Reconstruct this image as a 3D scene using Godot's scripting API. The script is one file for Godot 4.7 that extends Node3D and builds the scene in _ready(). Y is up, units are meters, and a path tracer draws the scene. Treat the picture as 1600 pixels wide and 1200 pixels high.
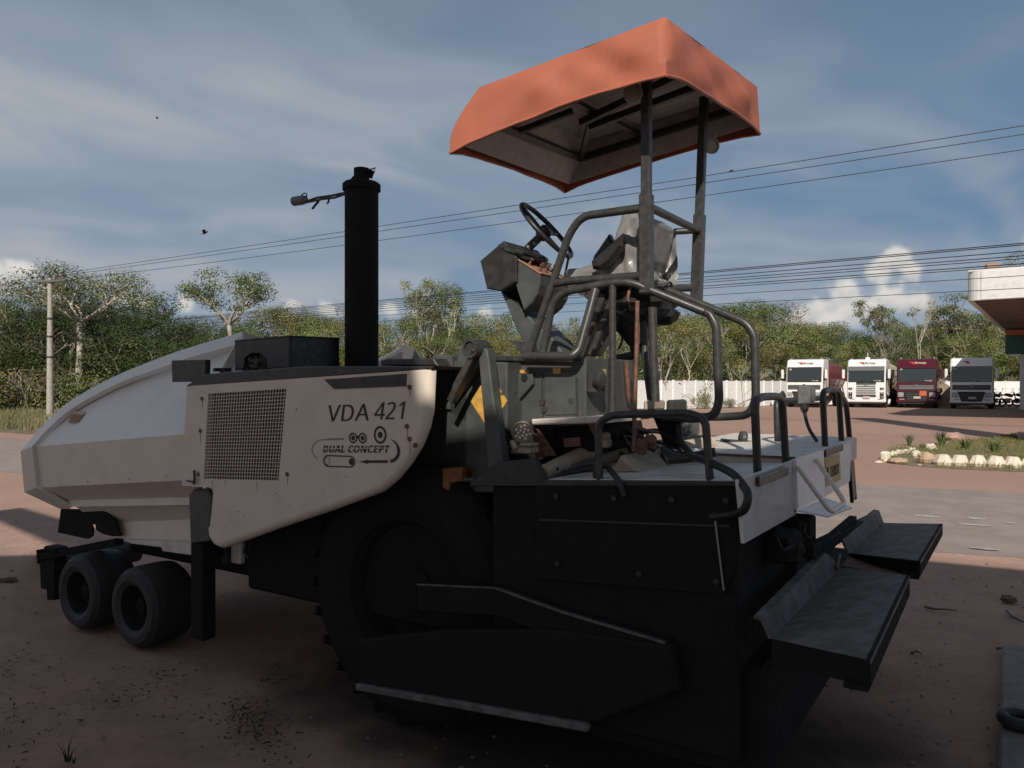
extends Node3D

# The scene: a yard in front of an unseen workshop. The camera stands at the origin, looks along -z, and y is up.
# The asphalt paver has axes of its own: x to its rear, y up, z to its near side.
const PAVER_TURN := -0.57386
const SUN_DROP := Vector3(0.16, -1.0, -1.45)
const ROOF_H := 5.8
const PAVER_AT := Vector3(-0.4563, 0.0, -4.820)

var M := {}
var rng := RandomNumberGenerator.new()
var used := {}

# ---------------------------------------------------------------- names and tags
func numbered(called: String) -> String:
	if not used.has(called):
		used[called] = 0
		return called
	used[called] += 1
	return "%s_%03d" % [called, used[called]]

func tag(o: Node3D, label: String, category := "", group := "", kind := "") -> Node3D:
	if label: o.set_meta("label", label)
	if category: o.set_meta("category", category)
	if group: o.set_meta("group", group)
	if kind: o.set_meta("kind", kind)
	return o

func thing(called: String, label: String, category: String, at := Vector3.ZERO, turn := 0.0, group := "") -> Node3D:
	var o := Node3D.new()
	o.name = numbered(called)
	add_child(o)
	o.position = at
	o.rotation.y = turn
	tag(o, label, category, group)
	return o

func copy_of(root: Node3D, label: String, at: Vector3, turn: float, size := Vector3.ONE, called := "") -> Node3D:
	var r: Node3D = root.duplicate()
	r.name = numbered(called if called else root.name.rstrip("_0123456789"))
	add_child(r)
	r.position = at
	r.rotation.y = turn
	r.scale = size
	if label: r.set_meta("label", label)
	return r

func begin() -> SurfaceTool:
	var st := SurfaceTool.new()
	st.begin(Mesh.PRIMITIVE_TRIANGLES)
	return st

func put(called: String, st: SurfaceTool, m: Material, parent: Node = null, label := "") -> MeshInstance3D:
	return put_mesh(called, st.commit(), m, parent, label)

func put_mesh(called: String, mesh: Mesh, m: Material, parent: Node = null, label := "") -> MeshInstance3D:
	var o := MeshInstance3D.new()
	o.mesh = mesh
	o.material_override = m
	if parent == null:
		o.name = numbered(called)
		add_child(o)
	else:
		o.name = called
		parent.add_child(o, true)
	if label: o.set_meta("label", label)
	return o

func structure(called: String, st: SurfaceTool, m: Material) -> MeshInstance3D:
	var o := put(called, st, m)
	o.set_meta("kind", "structure")
	return o

# ---------------------------------------------------------------- shapes
func vert(st: SurfaceTool, p: Vector3, n: Vector3, uv := Vector2.ZERO) -> void:
	st.set_normal(n)
	st.set_uv(uv)
	st.add_vertex(p)

# a flat or nearly flat polygon, turned so that its front looks along «out»
func face(st: SurfaceTool, pts: Array, out: Vector3) -> void:
	var n := Vector3.ZERO
	for i in range(1, pts.size() - 1):
		n += (pts[i] - pts[0]).cross(pts[i + 1] - pts[0])
	if n.length() < 1e-12: return
	n = n.normalized()
	var rev := n.dot(out) > 0.0
	if not rev: n = -n
	for i in range(1, pts.size() - 1):
		var a: Vector3 = pts[0]
		var b: Vector3 = pts[i]
		var c: Vector3 = pts[i + 1]
		if rev:
			vert(st, a, n); vert(st, c, n); vert(st, b, n)
		else:
			vert(st, a, n); vert(st, b, n); vert(st, c, n)

func quad(st: SurfaceTool, a: Vector3, b: Vector3, c: Vector3, d: Vector3, out: Vector3) -> void:
	face(st, [a, b, c, d], out)

# a box with chamfered edges
func box(st: SurfaceTool, xf: Transform3D, size: Vector3, bev := 0.006) -> void:
	var h := size * 0.5
	var b: float = minf(bev, minf(h.x, minf(h.y, h.z)) * 0.6)
	var i := h - Vector3.ONE * b
	for ax in 3:
		for s in [-1.0, 1.0]:
			var u := (ax + 1) % 3
			var v := (ax + 2) % 3
			var pts := []
			for q in [[-1, -1], [1, -1], [1, 1], [-1, 1]]:
				var p := Vector3.ZERO
				p[ax] = s * h[ax]
				p[u] = q[0] * i[u]
				p[v] = q[1] * i[v]
				pts.append(xf * p)
			var n := Vector3.ZERO
			n[ax] = s
			face(st, pts, xf.basis * n)
	if b <= 0.0: return
	for ax in 3:
		var u := (ax + 1) % 3
		var v := (ax + 2) % 3
		for su in [-1.0, 1.0]:
			for sv in [-1.0, 1.0]:
				var pts := []
				for e in [[-1, 0], [1, 0], [1, 1], [-1, 1]]:
					var p := Vector3.ZERO
					p[ax] = e[0] * i[ax]
					p[u] = su * (h[u] if e[1] == 0 else i[u])
					p[v] = sv * (i[v] if e[1] == 0 else h[v])
					pts.append(xf * p)
				var n := Vector3.ZERO
				n[u] = su
				n[v] = sv
				face(st, pts, xf.basis * n)
	for sx in [-1.0, 1.0]:
		for sy in [-1.0, 1.0]:
			for sz in [-1.0, 1.0]:
				var sg := Vector3(sx, sy, sz)
				face(st, [xf * (sg * Vector3(h.x, i.y, i.z)), xf * (sg * Vector3(i.x, h.y, i.z)), xf * (sg * Vector3(i.x, i.y, h.z))], xf.basis * sg)

func boxat(st: SurfaceTool, c: Vector3, size: Vector3, bev := 0.006, rot := Vector3.ZERO) -> void:
	box(st, Transform3D(Basis.from_euler(rot), c), size, bev)

# a box from corner to corner
func boxab(st: SurfaceTool, a: Vector3, b: Vector3, bev := 0.006) -> void:
	box(st, Transform3D(Basis(), (a + b) * 0.5), (b - a).abs(), bev)

# a bar of square section between two points
func bar(st: SurfaceTool, a: Vector3, b: Vector3, w: float, t: float, bev := 0.004, side := Vector3(0, 0, 1)) -> void:
	var y := (b - a).normalized()
	var x := y.cross(side)
	if x.length() < 0.01: x = y.cross(Vector3(1, 0, 0))
	x = x.normalized()
	var z := x.cross(y)
	box(st, Transform3D(Basis(x, y, z), (a + b) * 0.5), Vector3(w, a.distance_to(b), t), bev)

# a plate: a polygon in x and y, from z0 to z1, its outer edge chamfered
func plate(st: SurfaceTool, pts: Array, z0: float, z1: float, bev := 0.0, xf := Transform3D()) -> void:
	var poly := PackedVector2Array(pts)
	if Geometry2D.is_polygon_clockwise(poly): poly.reverse()
	var n := poly.size()
	var inner := poly
	if bev > 0.0:
		inner = PackedVector2Array()
		for i in n:
			var e0 := (poly[i] - poly[(i + n - 1) % n]).normalized()
			var e1 := (poly[(i + 1) % n] - poly[i]).normalized()
			var n0 := Vector2(-e0.y, e0.x)
			var n1 := Vector2(-e1.y, e1.x)
			inner.append(poly[i] + (n0 + n1) * bev / maxf(0.35, 1.0 + n0.dot(n1)))
	var tri := Geometry2D.triangulate_polygon(inner)
	var top := z1
	var low := z0 + bev if bev > 0.0 and z1 - z0 > bev * 2.5 else z0
	for k in range(0, tri.size(), 3):
		var a := inner[tri[k]]
		var b := inner[tri[k + 1]]
		var c := inner[tri[k + 2]]
		face(st, [xf * Vector3(a.x, a.y, top), xf * Vector3(b.x, b.y, top), xf * Vector3(c.x, c.y, top)], xf.basis * Vector3(0, 0, 1))
		face(st, [xf * Vector3(a.x, a.y, z0), xf * Vector3(b.x, b.y, z0), xf * Vector3(c.x, c.y, z0)], xf.basis * Vector3(0, 0, -1))
	for i in n:
		var j := (i + 1) % n
		var e := (poly[j] - poly[i]).normalized()
		var out := xf.basis * Vector3(e.y, -e.x, 0)
		var o0 := poly[i]
		var o1 := poly[j]
		quad(st, xf * Vector3(o0.x, o0.y, low), xf * Vector3(o1.x, o1.y, low), xf * Vector3(o1.x, o1.y, z1 - bev), xf * Vector3(o0.x, o0.y, z1 - bev), out)
		if bev > 0.0:
			quad(st, xf * Vector3(o0.x, o0.y, z1 - bev), xf * Vector3(o1.x, o1.y, z1 - bev), xf * Vector3(inner[j].x, inner[j].y, z1), xf * Vector3(inner[i].x, inner[i].y, z1), out + xf.basis * Vector3(0, 0, 1))
			if low > z0:
				quad(st, xf * Vector3(o0.x, o0.y, low), xf * Vector3(o1.x, o1.y, low), xf * Vector3(inner[j].x, inner[j].y, z0), xf * Vector3(inner[i].x, inner[i].y, z0), out - xf.basis * Vector3(0, 0, 1))

# a thin sheet through 3-D points with some thickness along «out»
func sheet(st: SurfaceTool, pts: Array, out: Vector3, t: float) -> void:
	face(st, pts, out)
	var back := []
	var o := out.normalized() * t
	var mid := Vector3.ZERO
	for p in pts:
		back.append(p - o)
		mid += p
	mid /= pts.size()
	face(st, back, -out)
	for i in pts.size():
		var j := (i + 1) % pts.size()
		quad(st, pts[i], pts[j], back[j], back[i], (pts[i] + pts[j]) * 0.5 - mid)

# round the corners of a path
func rounded(path: Array, rad: float, n := 5) -> Array:
	var out := [path[0]]
	for i in range(1, path.size() - 1):
		var p: Vector3 = path[i]
		var a: Vector3 = path[i - 1] - p
		var b: Vector3 = path[i + 1] - p
		var r: float = minf(rad, minf(a.length(), b.length()) * 0.48)
		var pa := p + a.normalized() * r
		var pb := p + b.normalized() * r
		for k in n + 1:
			var t := float(k) / n
			out.append(pa.lerp(p, t).lerp(p.lerp(pb, t), t))
	out.append(path[path.size() - 1])
	return out

func tube(st: SurfaceTool, path: Array, r: float, sides := 10, r_end := -1.0) -> void:
	var n := path.size()
	var up := Vector3(0.13, 0.97, 0.21)
	var rings := []
	var total := 0.0
	for i in n:
		var d: Vector3
		if i == 0: d = path[1] - path[0]
		elif i == n - 1: d = path[n - 1] - path[n - 2]
		else: d = (path[i + 1] - path[i]).normalized() + (path[i] - path[i - 1]).normalized()
		d = d.normalized()
		var x := up - d * up.dot(d)
		if x.length() < 0.05: x = Vector3(1, 0, 0) - d * d.x
		x = x.normalized()
		up = x
		var y := d.cross(x)
		var rr := r if r_end < 0.0 else lerpf(r, r_end, float(i) / (n - 1))
		var ring := []
		for k in sides:
			var a := TAU * k / sides
			var nn := x * cos(a) + y * sin(a)
			ring.append([path[i] + nn * rr, nn])
		rings.append(ring)
	for i in n - 1:
		for k in sides:
			var l := (k + 1) % sides
			var a = rings[i][k]
			var b = rings[i][l]
			var c = rings[i + 1][l]
			var e = rings[i + 1][k]
			for v in [a, c, b, a, e, c]: vert(st, v[0], v[1])
	for end in [0, n - 1]:
		var pts := []
		for v in rings[end]: pts.append(v[0])
		face(st, pts, (path[0] - path[1]) if end == 0 else (path[n - 1] - path[n - 2]))

# a shape turned round an axis: profile holds (along, radius)
func lathe(st: SurfaceTool, at: Vector3, axis: Vector3, profile: Array, sides := 24) -> void:
	var d := axis.normalized()
	var x := d.cross(Vector3(0.31, 0.2, 0.93)).normalized()
	var y := d.cross(x)
	for i in profile.size() - 1:
		var p: Vector2 = profile[i]
		var q: Vector2 = profile[i + 1]
		var t := (q - p)
		if t.length() < 1e-6: continue
		t = t.normalized()
		for k in sides:
			var a0 := TAU * k / sides
			var a1 := TAU * (k + 1) / sides
			var r0 := x * cos(a0) + y * sin(a0)
			var r1 := x * cos(a1) + y * sin(a1)
			var n0 := r0 * t.x - d * t.y
			var n1 := r1 * t.x - d * t.y
			var A := at + d * p.x + r0 * p.y
			var B := at + d * p.x + r1 * p.y
			var C := at + d * q.x + r1 * q.y
			var D := at + d * q.x + r0 * q.y
			if p.y > 1e-6:
				vert(st, A, n0); vert(st, C, n1); vert(st, B, n1)
			if q.y > 1e-6:
				vert(st, A, n0); vert(st, D, n0); vert(st, C, n1)

func disc(st: SurfaceTool, at: Vector3, axis: Vector3, r: float, thick: float, sides := 16) -> void:
	lathe(st, at, axis, [Vector2(0, 0), Vector2(0, r), Vector2(thick, r), Vector2(thick, 0)], sides)

# a soft block: a sphere pushed towards a box, with lumps
func lump(st: SurfaceTool, xf: Transform3D, size: Vector3, square := 0.5, rough := 0.05, sd := 1, lat := 12, lon := 20) -> void:
	var nz := FastNoiseLite.new()
	nz.seed = sd
	nz.frequency = 1.7
	var g := []
	for i in lat + 1:
		var row := []
		for j in lon + 1:
			var th := PI * i / lat
			var ph := TAU * (j % lon) / lon
			var d := Vector3(sin(th) * cos(ph), cos(th), sin(th) * sin(ph))
			var k: float = maxf(absf(d.x), maxf(absf(d.y), absf(d.z)))
			var p := d.lerp(d / k, square) * (1.0 + rough * 2.0 * nz.get_noise_3dv(d * 1.3))
			row.append(xf * (p * size * 0.5))
		g.append(row)
	for i in lat:
		for j in lon:
			var mid: Vector3 = (g[i][j] + g[i + 1][j + 1]) * 0.5 - xf.origin
			quad(st, g[i][j], g[i][j + 1], g[i + 1][j + 1], g[i + 1][j], mid)

func smooth(mesh_st: SurfaceTool) -> Mesh:
	# shared normals for a soft shape
	var arr := mesh_st.commit_to_arrays()
	var v: PackedVector3Array = arr[Mesh.ARRAY_VERTEX]
	var n: PackedVector3Array = arr[Mesh.ARRAY_NORMAL]
	var sum := {}
	for i in v.size():
		var key := Vector3i((v[i] * 5000.0).round())
		sum[key] = sum.get(key, Vector3.ZERO) + n[i]
	for i in v.size():
		n[i] = sum[Vector3i((v[i] * 5000.0).round())].normalized()
	arr[Mesh.ARRAY_NORMAL] = n
	var m := ArrayMesh.new()
	m.add_surface_from_arrays(Mesh.PRIMITIVE_TRIANGLES, arr)
	return m

# raised lettering; «lean» slants it, «cut» leaves gaps as a stencil face does
func letters(called: String, text: String, high: float, xf: Transform3D, m: Material, parent: Node, lean := 0.0, bold := false, wide := 1.0, depth := 0.002) -> MeshInstance3D:
	var f := SystemFont.new()
	f.font_names = PackedStringArray(["Droid Sans"])
	if bold: f.font_weight = 700
	var t := TextMesh.new()
	t.text = text
	t.font = f
	t.font_size = 64
	t.pixel_size = high / 46.0
	t.depth = depth
	t.curve_step = 1.0
	var arr := t.get_mesh_arrays()
	var v: PackedVector3Array = arr[Mesh.ARRAY_VERTEX]
	for i in v.size():
		v[i] = Vector3(v[i].x * wide + v[i].y * lean, v[i].y, v[i].z)
	arr[Mesh.ARRAY_VERTEX] = v
	var mesh := ArrayMesh.new()
	mesh.add_surface_from_arrays(Mesh.PRIMITIVE_TRIANGLES, arr)
	var o := put_mesh(called, mesh, m, parent)
	o.transform = xf
	return o

# ---------------------------------------------------------------- materials
func srgb(c: Color) -> Color:
	return c.linear_to_srgb()

func lin(r: float, g: float, b: float) -> Color:
	return Color(r, g, b)

func noise(freq: float, octaves := 4, sd := 1, kind := FastNoiseLite.TYPE_SIMPLEX_SMOOTH) -> FastNoiseLite:
	var n := FastNoiseLite.new()
	n.noise_type = kind
	n.frequency = freq
	n.fractal_octaves = octaves
	n.seed = sd
	return n

func noise_tex(freq: float, stops: Array, size := 256, octaves := 4, sd := 1, kind := FastNoiseLite.TYPE_SIMPLEX_SMOOTH) -> NoiseTexture2D:
	var t := NoiseTexture2D.new()
	t.width = size
	t.height = size
	t.seamless = true
	t.noise = noise(freq, octaves, sd, kind)
	var g := Gradient.new()
	g.offsets = PackedFloat32Array()
	g.colors = PackedColorArray()
	for s in stops:
		g.add_point(s[0], s[1])
	while g.get_point_count() > stops.size(): g.remove_point(0)
	t.color_ramp = g
	return t

# worn paint or metal: a base colour, a darker and a lighter blotch of it, laid in space so that no part repeats
func worn(called: String, c: Color, rough: float, spread := 0.18, tile := 0.9, metal := 0.0, dirt := Color(0.16, 0.11, 0.08), dirt_share := 0.25, bump := 0.0, sd := 3) -> StandardMaterial3D:
	var m := StandardMaterial3D.new()
	m.resource_name = called
	m.roughness = rough
	m.metallic = metal
	var dark := c * (1.0 - spread)
	var light := c * (1.0 + spread)
	var soiled := c.lerp(dirt, dirt_share)
	m.albedo_texture = noise_tex(0.012, [[0.0, srgb(soiled)], [0.32, srgb(dark)], [0.5, srgb(c)], [0.72, srgb(light)], [1.0, srgb(light.lerp(dirt, dirt_share * 0.6))]], 512, 5, sd)
	m.uv1_triplanar = true
	m.uv1_scale = Vector3.ONE / tile
	m.roughness_texture = M.get("grain")
	if bump > 0.0:
		m.heightmap_enabled = true
		m.heightmap_texture = M.get("grain")
		m.heightmap_scale = bump
	return m

func plain(called: String, c: Color, rough: float, metal := 0.0) -> StandardMaterial3D:
	var m := StandardMaterial3D.new()
	m.resource_name = called
	m.albedo_color = srgb(c)
	m.roughness = rough
	m.metallic = metal
	return m

func materials() -> void:
	M.grain = noise_tex(0.03, [[0.0, Color(0.6, 0.6, 0.6)], [1.0, Color.WHITE]], 512, 5, 11)
	M.white = worn("white_paint", lin(0.70, 0.605, 0.51), 0.55, 0.03, 1.6, 0.0, lin(0.36, 0.28, 0.20), 0.20, 0.0, 5)
	M.deck_white = worn("dusty_white_deck", lin(0.68, 0.62, 0.56), 0.7, 0.08, 0.8, 0.0, lin(0.26, 0.18, 0.12), 0.4, 0.05, 9)
	M.sky_lit_white = worn("sky_lit_white_paint", lin(0.82, 0.79, 0.74), 0.55, 0.025, 1.8, 0.0, lin(0.4, 0.33, 0.26), 0.2, 0.0, 6)  # white paint lightened to stand in for sky light on the leaning plates
	M.lit_rear_white = worn("lit_rear_paint", lin(0.82, 0.81, 0.79), 0.5, 0.03, 1.2, 0.0, lin(0.4, 0.33, 0.27), 0.25)  # light from the sunny lot put into this whiter panel colour
	M.black = worn("black_paint", lin(0.024, 0.023, 0.022), 0.55, 0.3, 0.6, 0.0, lin(0.06, 0.045, 0.035), 0.25)
	M.soot = worn("sooty_steel", lin(0.022, 0.021, 0.0205), 0.94, 0.06, 0.9, 0.0, lin(0.042, 0.034, 0.03), 0.12)
	M.soot.metallic_specular = 0.15
	M.slate = worn("slate_grey_paint", lin(0.062, 0.066, 0.064), 0.6, 0.14, 0.9, 0.0, lin(0.13, 0.10, 0.08), 0.3)
	M.tube = worn("dark_tube_paint", lin(0.040, 0.040, 0.038), 0.5, 0.25, 0.35, 0.0, lin(0.12, 0.09, 0.07), 0.35)
	M.board = worn("worn_foot_board", lin(0.135, 0.122, 0.115), 0.85, 0.28, 0.7, 0.0, lin(0.20, 0.135, 0.095), 0.55, 0.0, 21)
	M.board.metallic_specular = 0.3
	M.rust = worn("rusty_steel", lin(0.16, 0.075, 0.045), 0.85, 0.35, 0.3, 0.0, lin(0.05, 0.03, 0.02), 0.5)
	M.orange_iron = worn("orange_bracket_paint", lin(0.26, 0.10, 0.035), 0.7, 0.2, 0.3, 0.0, lin(0.08, 0.05, 0.03), 0.5)
	M.splash = plain("bitumen_splash", lin(0.030, 0.026, 0.023), 0.5)
	M.rust_run = plain("rust_run", lin(0.40, 0.30, 0.21), 0.8)
	M.rubber = worn("tyre_rubber", lin(0.028, 0.026, 0.025), 0.85, 0.25, 0.3, 0.0, lin(0.10, 0.07, 0.05), 0.3)
	M.hose = plain("rubber_hose", lin(0.015, 0.015, 0.015), 0.5)
	M.print = plain("black_print", lin(0.022, 0.020, 0.020), 0.6)
	M.faint_print = plain("faded_print", lin(0.30, 0.27, 0.25), 0.7)
	M.yellow = worn("yellow_sign", lin(0.58, 0.33, 0.075), 0.6, 0.12, 0.3, 0.0, lin(0.2, 0.12, 0.05), 0.4)
	M.dull_yellow = worn("dull_yellow_plate", lin(0.50, 0.34, 0.12), 0.6, 0.1, 0.3, 0.0, lin(0.2, 0.14, 0.08), 0.3)
	M.copper = worn("copper_coloured_panel", lin(0.36, 0.20, 0.13), 0.55, 0.15, 0.25)
	M.beige = worn("beige_cover", lin(0.42, 0.34, 0.25), 0.75, 0.14, 0.4)
	M.steel = plain("bare_steel", lin(0.35, 0.34, 0.32), 0.35, 0.8)
	M.tarp = worn("orange_tarpaulin", lin(0.40, 0.130, 0.080), 0.75, 0.03, 1.2, 0.0, lin(0.40, 0.13, 0.075), 0.3)
	M.tarp.metallic_specular = 0.3
	M.tarp_hem = worn("tarpaulin_hem", lin(0.40, 0.125, 0.072), 0.6, 0.06, 0.4)
	M.lining = worn("grey_canopy_lining", lin(0.40, 0.37, 0.35), 0.9, 0.10, 0.6)
	M.vinyl = worn("black_seat_vinyl", lin(0.018, 0.017, 0.017), 0.5, 0.2, 0.2)
	M.wrap = worn("crumpled_plastic_wrap", lin(0.21, 0.205, 0.20), 0.38, 0.10, 0.6, 0.0, lin(0.10, 0.09, 0.085), 0.3)
	M.wrap.clearcoat_enabled = true
	M.wrap.clearcoat = 0.25
	M.wrap.clearcoat_roughness = 0.15
	M.led = plain("led_lens", lin(0.85, 0.78, 0.60), 0.2)
	M.lamp_rim = plain("lamp_rim", lin(0.22, 0.19, 0.14), 0.4)
	M.grey_box = worn("grey_switch_box", lin(0.13, 0.135, 0.13), 0.6, 0.12, 0.3)
	M.label_white = plain("pale_label", lin(0.55, 0.45, 0.38), 0.7)
	M.label_red = plain("reddish_label", lin(0.33, 0.17, 0.12), 0.7)

# ---------------------------------------------------------------- sky
func make_sky() -> Sky:
	var w := 2048
	var h := 1024
	var wisp := noise(1.0, 5, 41)
	var warp := noise(0.8, 3, 42)
	var lumps := noise(1.0, 5, 43)
	var far_lumps := noise(1.0, 5, 44)
	# towering clouds low over the trees: azimuth, elevation and radius in degrees; others stand where the camera does not look
	var puffs := [[21.3, 4.9, 1.3], [22.6, 4.2, 1.5], [23.3, 6.3, 1.2], [24.3, 5.0, 1.5], [25.4, 7.4, 1.1], [26.2, 8.3, 1.0], [26.9, 8.3, 0.8], [27.4, 7.3, 0.9], [26.3, 5.6, 1.4], [28.0, 5.4, 1.0], [20.2, 4.0, 1.1],
		[-32.4, 7.0, 1.1], [-33.8, 6.4, 1.5], [-31.0, 6.0, 1.0], [-35.4, 6.2, 2.0], [-38.6, 6.6, 2.6], [35.0, 9.0, 1.5], [38.0, 9.5, 2.0], [-26.8, 5.7, 0.8], [-25.4, 5.4, 0.7], [-23.0, 5.4, 0.8], [-16.0, 5.5, 0.8], [-13.5, 5.4, 0.8], [-9.0, 5.5, 0.8], [-7.0, 5.4, 0.7], [-2.0, 5.2, 0.7],
		[60.0, 7.0, 4.0], [66.0, 9.0, 3.0], [95.0, 8.0, 5.0], [-70.0, 8.0, 4.0], [-110.0, 7.0, 4.0], [140.0, 9.0, 5.0], [-150.0, 8.0, 5.0], [175.0, 10.0, 4.0]]
	var data := PackedFloat32Array()
	data.resize(w * h * 3)
	var zenith := Vector3(0.098, 0.134, 0.188)
	var middle := Vector3(0.112, 0.190, 0.300)
	var low := Vector3(0.225, 0.300, 0.375)
	var veil_c := Vector3(0.330, 0.348, 0.372)
	for j in h / 2 + 2:
		var el := PI * 0.5 - PI * (j + 0.5) / h
		var y := maxf(0.02, sin(el))
		var c := cos(el)
		var eld := rad_to_deg(el)
		for i in w:
			var az := wrapf(TAU * (i + 0.5) / w, -PI, PI)
			var d := Vector3(sin(az) * c, sin(el), -cos(az) * c)
			var col := middle.lerp(zenith, smoothstep(8.0, 42.0, eld)).lerp(low, 1.0 - smoothstep(0.0, 11.0, eld))
			# high streaky veil
			var p := Vector2(d.x, d.z) / (y + 0.16)
			var q := Vector3(p.x * 0.30 - p.y * 0.16, p.y * 0.85 + p.x * 0.42, 0.0)
			q += Vector3(1, 1, 0) * 0.40 * warp.get_noise_2d(p.x * 0.8, p.y * 0.8)
			var v := wisp.get_noise_2d(q.x, q.y) * 0.5 + 0.5
			var left := 0.5 - 0.5 * sin(az * 1.0 + 0.15)
			v = smoothstep(0.06, 0.92, v + 0.42 * (left - 0.46))
			# thin combed streaks inside the veil
			v += (0.13 * wisp.get_noise_2d(q.x * 1.1 + 40.0, q.y * 5.0) + 0.10 * wisp.get_noise_2d(p.x * 3.0 - 20.0, p.y * 3.4)) * (0.4 + v)
			v = clampf(v, 0.0, 1.0) * lerpf(1.0, 0.30, smoothstep(15.0, 27.0, eld)) + 0.22 * exp(-pow((eld - 14.0 + 0.12 * rad_to_deg(az)) / 5.0, 2.0)) * smoothstep(0.35, -0.25, az) * smoothstep(-1.6, -0.7, az)
			v = clampf(v, 0.0, 1.0)
			col = col.lerp(veil_c, v * 0.92 * smoothstep(-2.0, 9.0, eld))
			# heaped clouds
			if eld < 24.0:
				var azd := rad_to_deg(az)
				var dens := 0.0
				var under := 0.0
				for f in puffs:
					var dx: float = azd - f[0]
					dx -= 360.0 * roundf(dx / 360.0)
					if absf(dx) > f[2] * 2.0: continue
					var r: float = sqrt(dx * dx + (eld - f[1]) * (eld - f[1])) / f[2]
					var s := clampf(1.25 - r, 0.0, 1.0)
					dens += s * s
					under += s * s * clampf((f[1] - eld) / f[2] + 0.2, 0.0, 1.0)
				if dens > 0.0:
					var n := lumps.get_noise_2d(azd * 0.75, eld * 0.95) * 0.62 + far_lumps.get_noise_2d(azd * 2.2, eld * 2.6) * 0.34
					var a := smoothstep(0.10, 0.62, dens + n * 0.62)
					var sh: float = clampf(under / dens * 0.7 - n * 0.7 + 0.12, 0.0, 1.0)
					col = col.lerp(Vector3(0.60, 0.575, 0.54).lerp(Vector3(0.31, 0.33, 0.36), sh), a * 0.93)
			# the sun stands behind the camera in thin haze
			var k := (j * w + i) * 3
			data[k] = col.x
			data[k + 1] = col.y
			data[k + 2] = col.z
	for j in range(h / 2 + 2, h):
		for i in w:
			var k := (j * w + i) * 3
			data[k] = 0.16
			data[k + 1] = 0.13
			data[k + 2] = 0.11
	var img := Image.create_from_data(w, h, false, Image.FORMAT_RGBF, data.to_byte_array())
	var pm := PanoramaSkyMaterial.new()
	pm.panorama = ImageTexture.create_from_image(img)
	var sky := Sky.new()
	sky.sky_material = pm
	return sky

func _ready() -> void:
	rng.seed = 77
	# camera
	var cam := Camera3D.new()
	cam.name = "camera"
	cam.fov = 53.02
	cam.near = 0.05
	cam.far = 1500.0
	cam.position = Vector3(0, 1.6, 0)
	add_child(cam)
	cam.current = true
	# sky, exposure
	var env := Environment.new()
	env.background_mode = Environment.BG_SKY
	env.sky = make_sky()
	env.background_energy_multiplier = 1.0
	env.tonemap_mode = Environment.TONE_MAPPER_LINEAR
	env.tonemap_exposure = 1.25
	env.sdfgi_enabled = true
	env.ssao_enabled = true
	env.ssil_enabled = true
	var we := WorldEnvironment.new()
	we.name = "world_environment"
	we.environment = env
	add_child(we)
	# sun, behind the camera
	var sun := DirectionalLight3D.new()
	sun.name = "sun"
	sun.light_energy = 1.12
	sun.light_color = Color(1.0, 0.97, 0.92)
	sun.light_angular_distance = 0.5
	sun.shadow_enabled = true
	add_child(sun)
	sun.look_at_from_position(Vector3.ZERO, SUN_DROP, Vector3.UP)

	materials()
	ground()
	workshop()
	forest()
	boundary_wall()
	station()
	asphalt_paver()
	trucks()
	pole_and_lines()
	island()
	motorcycles()
	far_car()
	yard_things()
	birds()

# ---------------------------------------------------------------- the paver
func wheel(called: String, at: Vector3, r: float, w: float, p: Node3D, lugs: int) -> void:
	var hub := Node3D.new()
	hub.name = called
	p.add_child(hub, true)
	hub.position = at
	var t := begin()
	var k := w * 0.5
	lathe(t, Vector3.ZERO, Vector3(0, 0, 1), [Vector2(-k, r * 0.55), Vector2(-k, r * 0.86), Vector2(-k * 0.8, r * 0.97), Vector2(-k * 0.5, r), Vector2(k * 0.5, r), Vector2(k * 0.8, r * 0.97), Vector2(k, r * 0.86), Vector2(k * 1.02, r * 0.70), Vector2(k * 0.9, r * 0.56)], 40)
	for i in (lugs if r > 0.4 else 0):
		var a := TAU * i / lugs
		for s in [-1.0, 1.0]:
			var b := Basis(Vector3(0, 0, 1), a + s * 0.09) * Basis(Vector3(0, 1, 0), s * 0.5)
			box(t, Transform3D(b, Basis(Vector3(0, 0, 1), a) * Vector3(0, r * 0.985, 0) + Vector3(0, 0, s * k * 0.45)), Vector3(r * 0.07, r * 0.04, k * 1.0), 0.004)
	put("tyre", t, M.rubber if r < 0.4 else M.soot, hub)
	var rim := begin()
	lathe(rim, Vector3.ZERO, Vector3(0, 0, 1), [Vector2(k * 0.9, r * 0.57), Vector2(k * 0.72, r * 0.52), Vector2(k * 0.3, r * 0.46), Vector2(k * 0.25, r * 0.2), Vector2(k * 0.62, r * 0.19), Vector2(k * 0.66, 0.0)], 32)
	for i in 8:
		var a := TAU * i / 8
		disc(rim, Vector3(cos(a), sin(a), 0) * r * 0.31 + Vector3(0, 0, k * 0.26), Vector3(0, 0, 1), r * 0.04, 0.015, 6)
	put("rim", rim, M.soot, hub)

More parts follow.
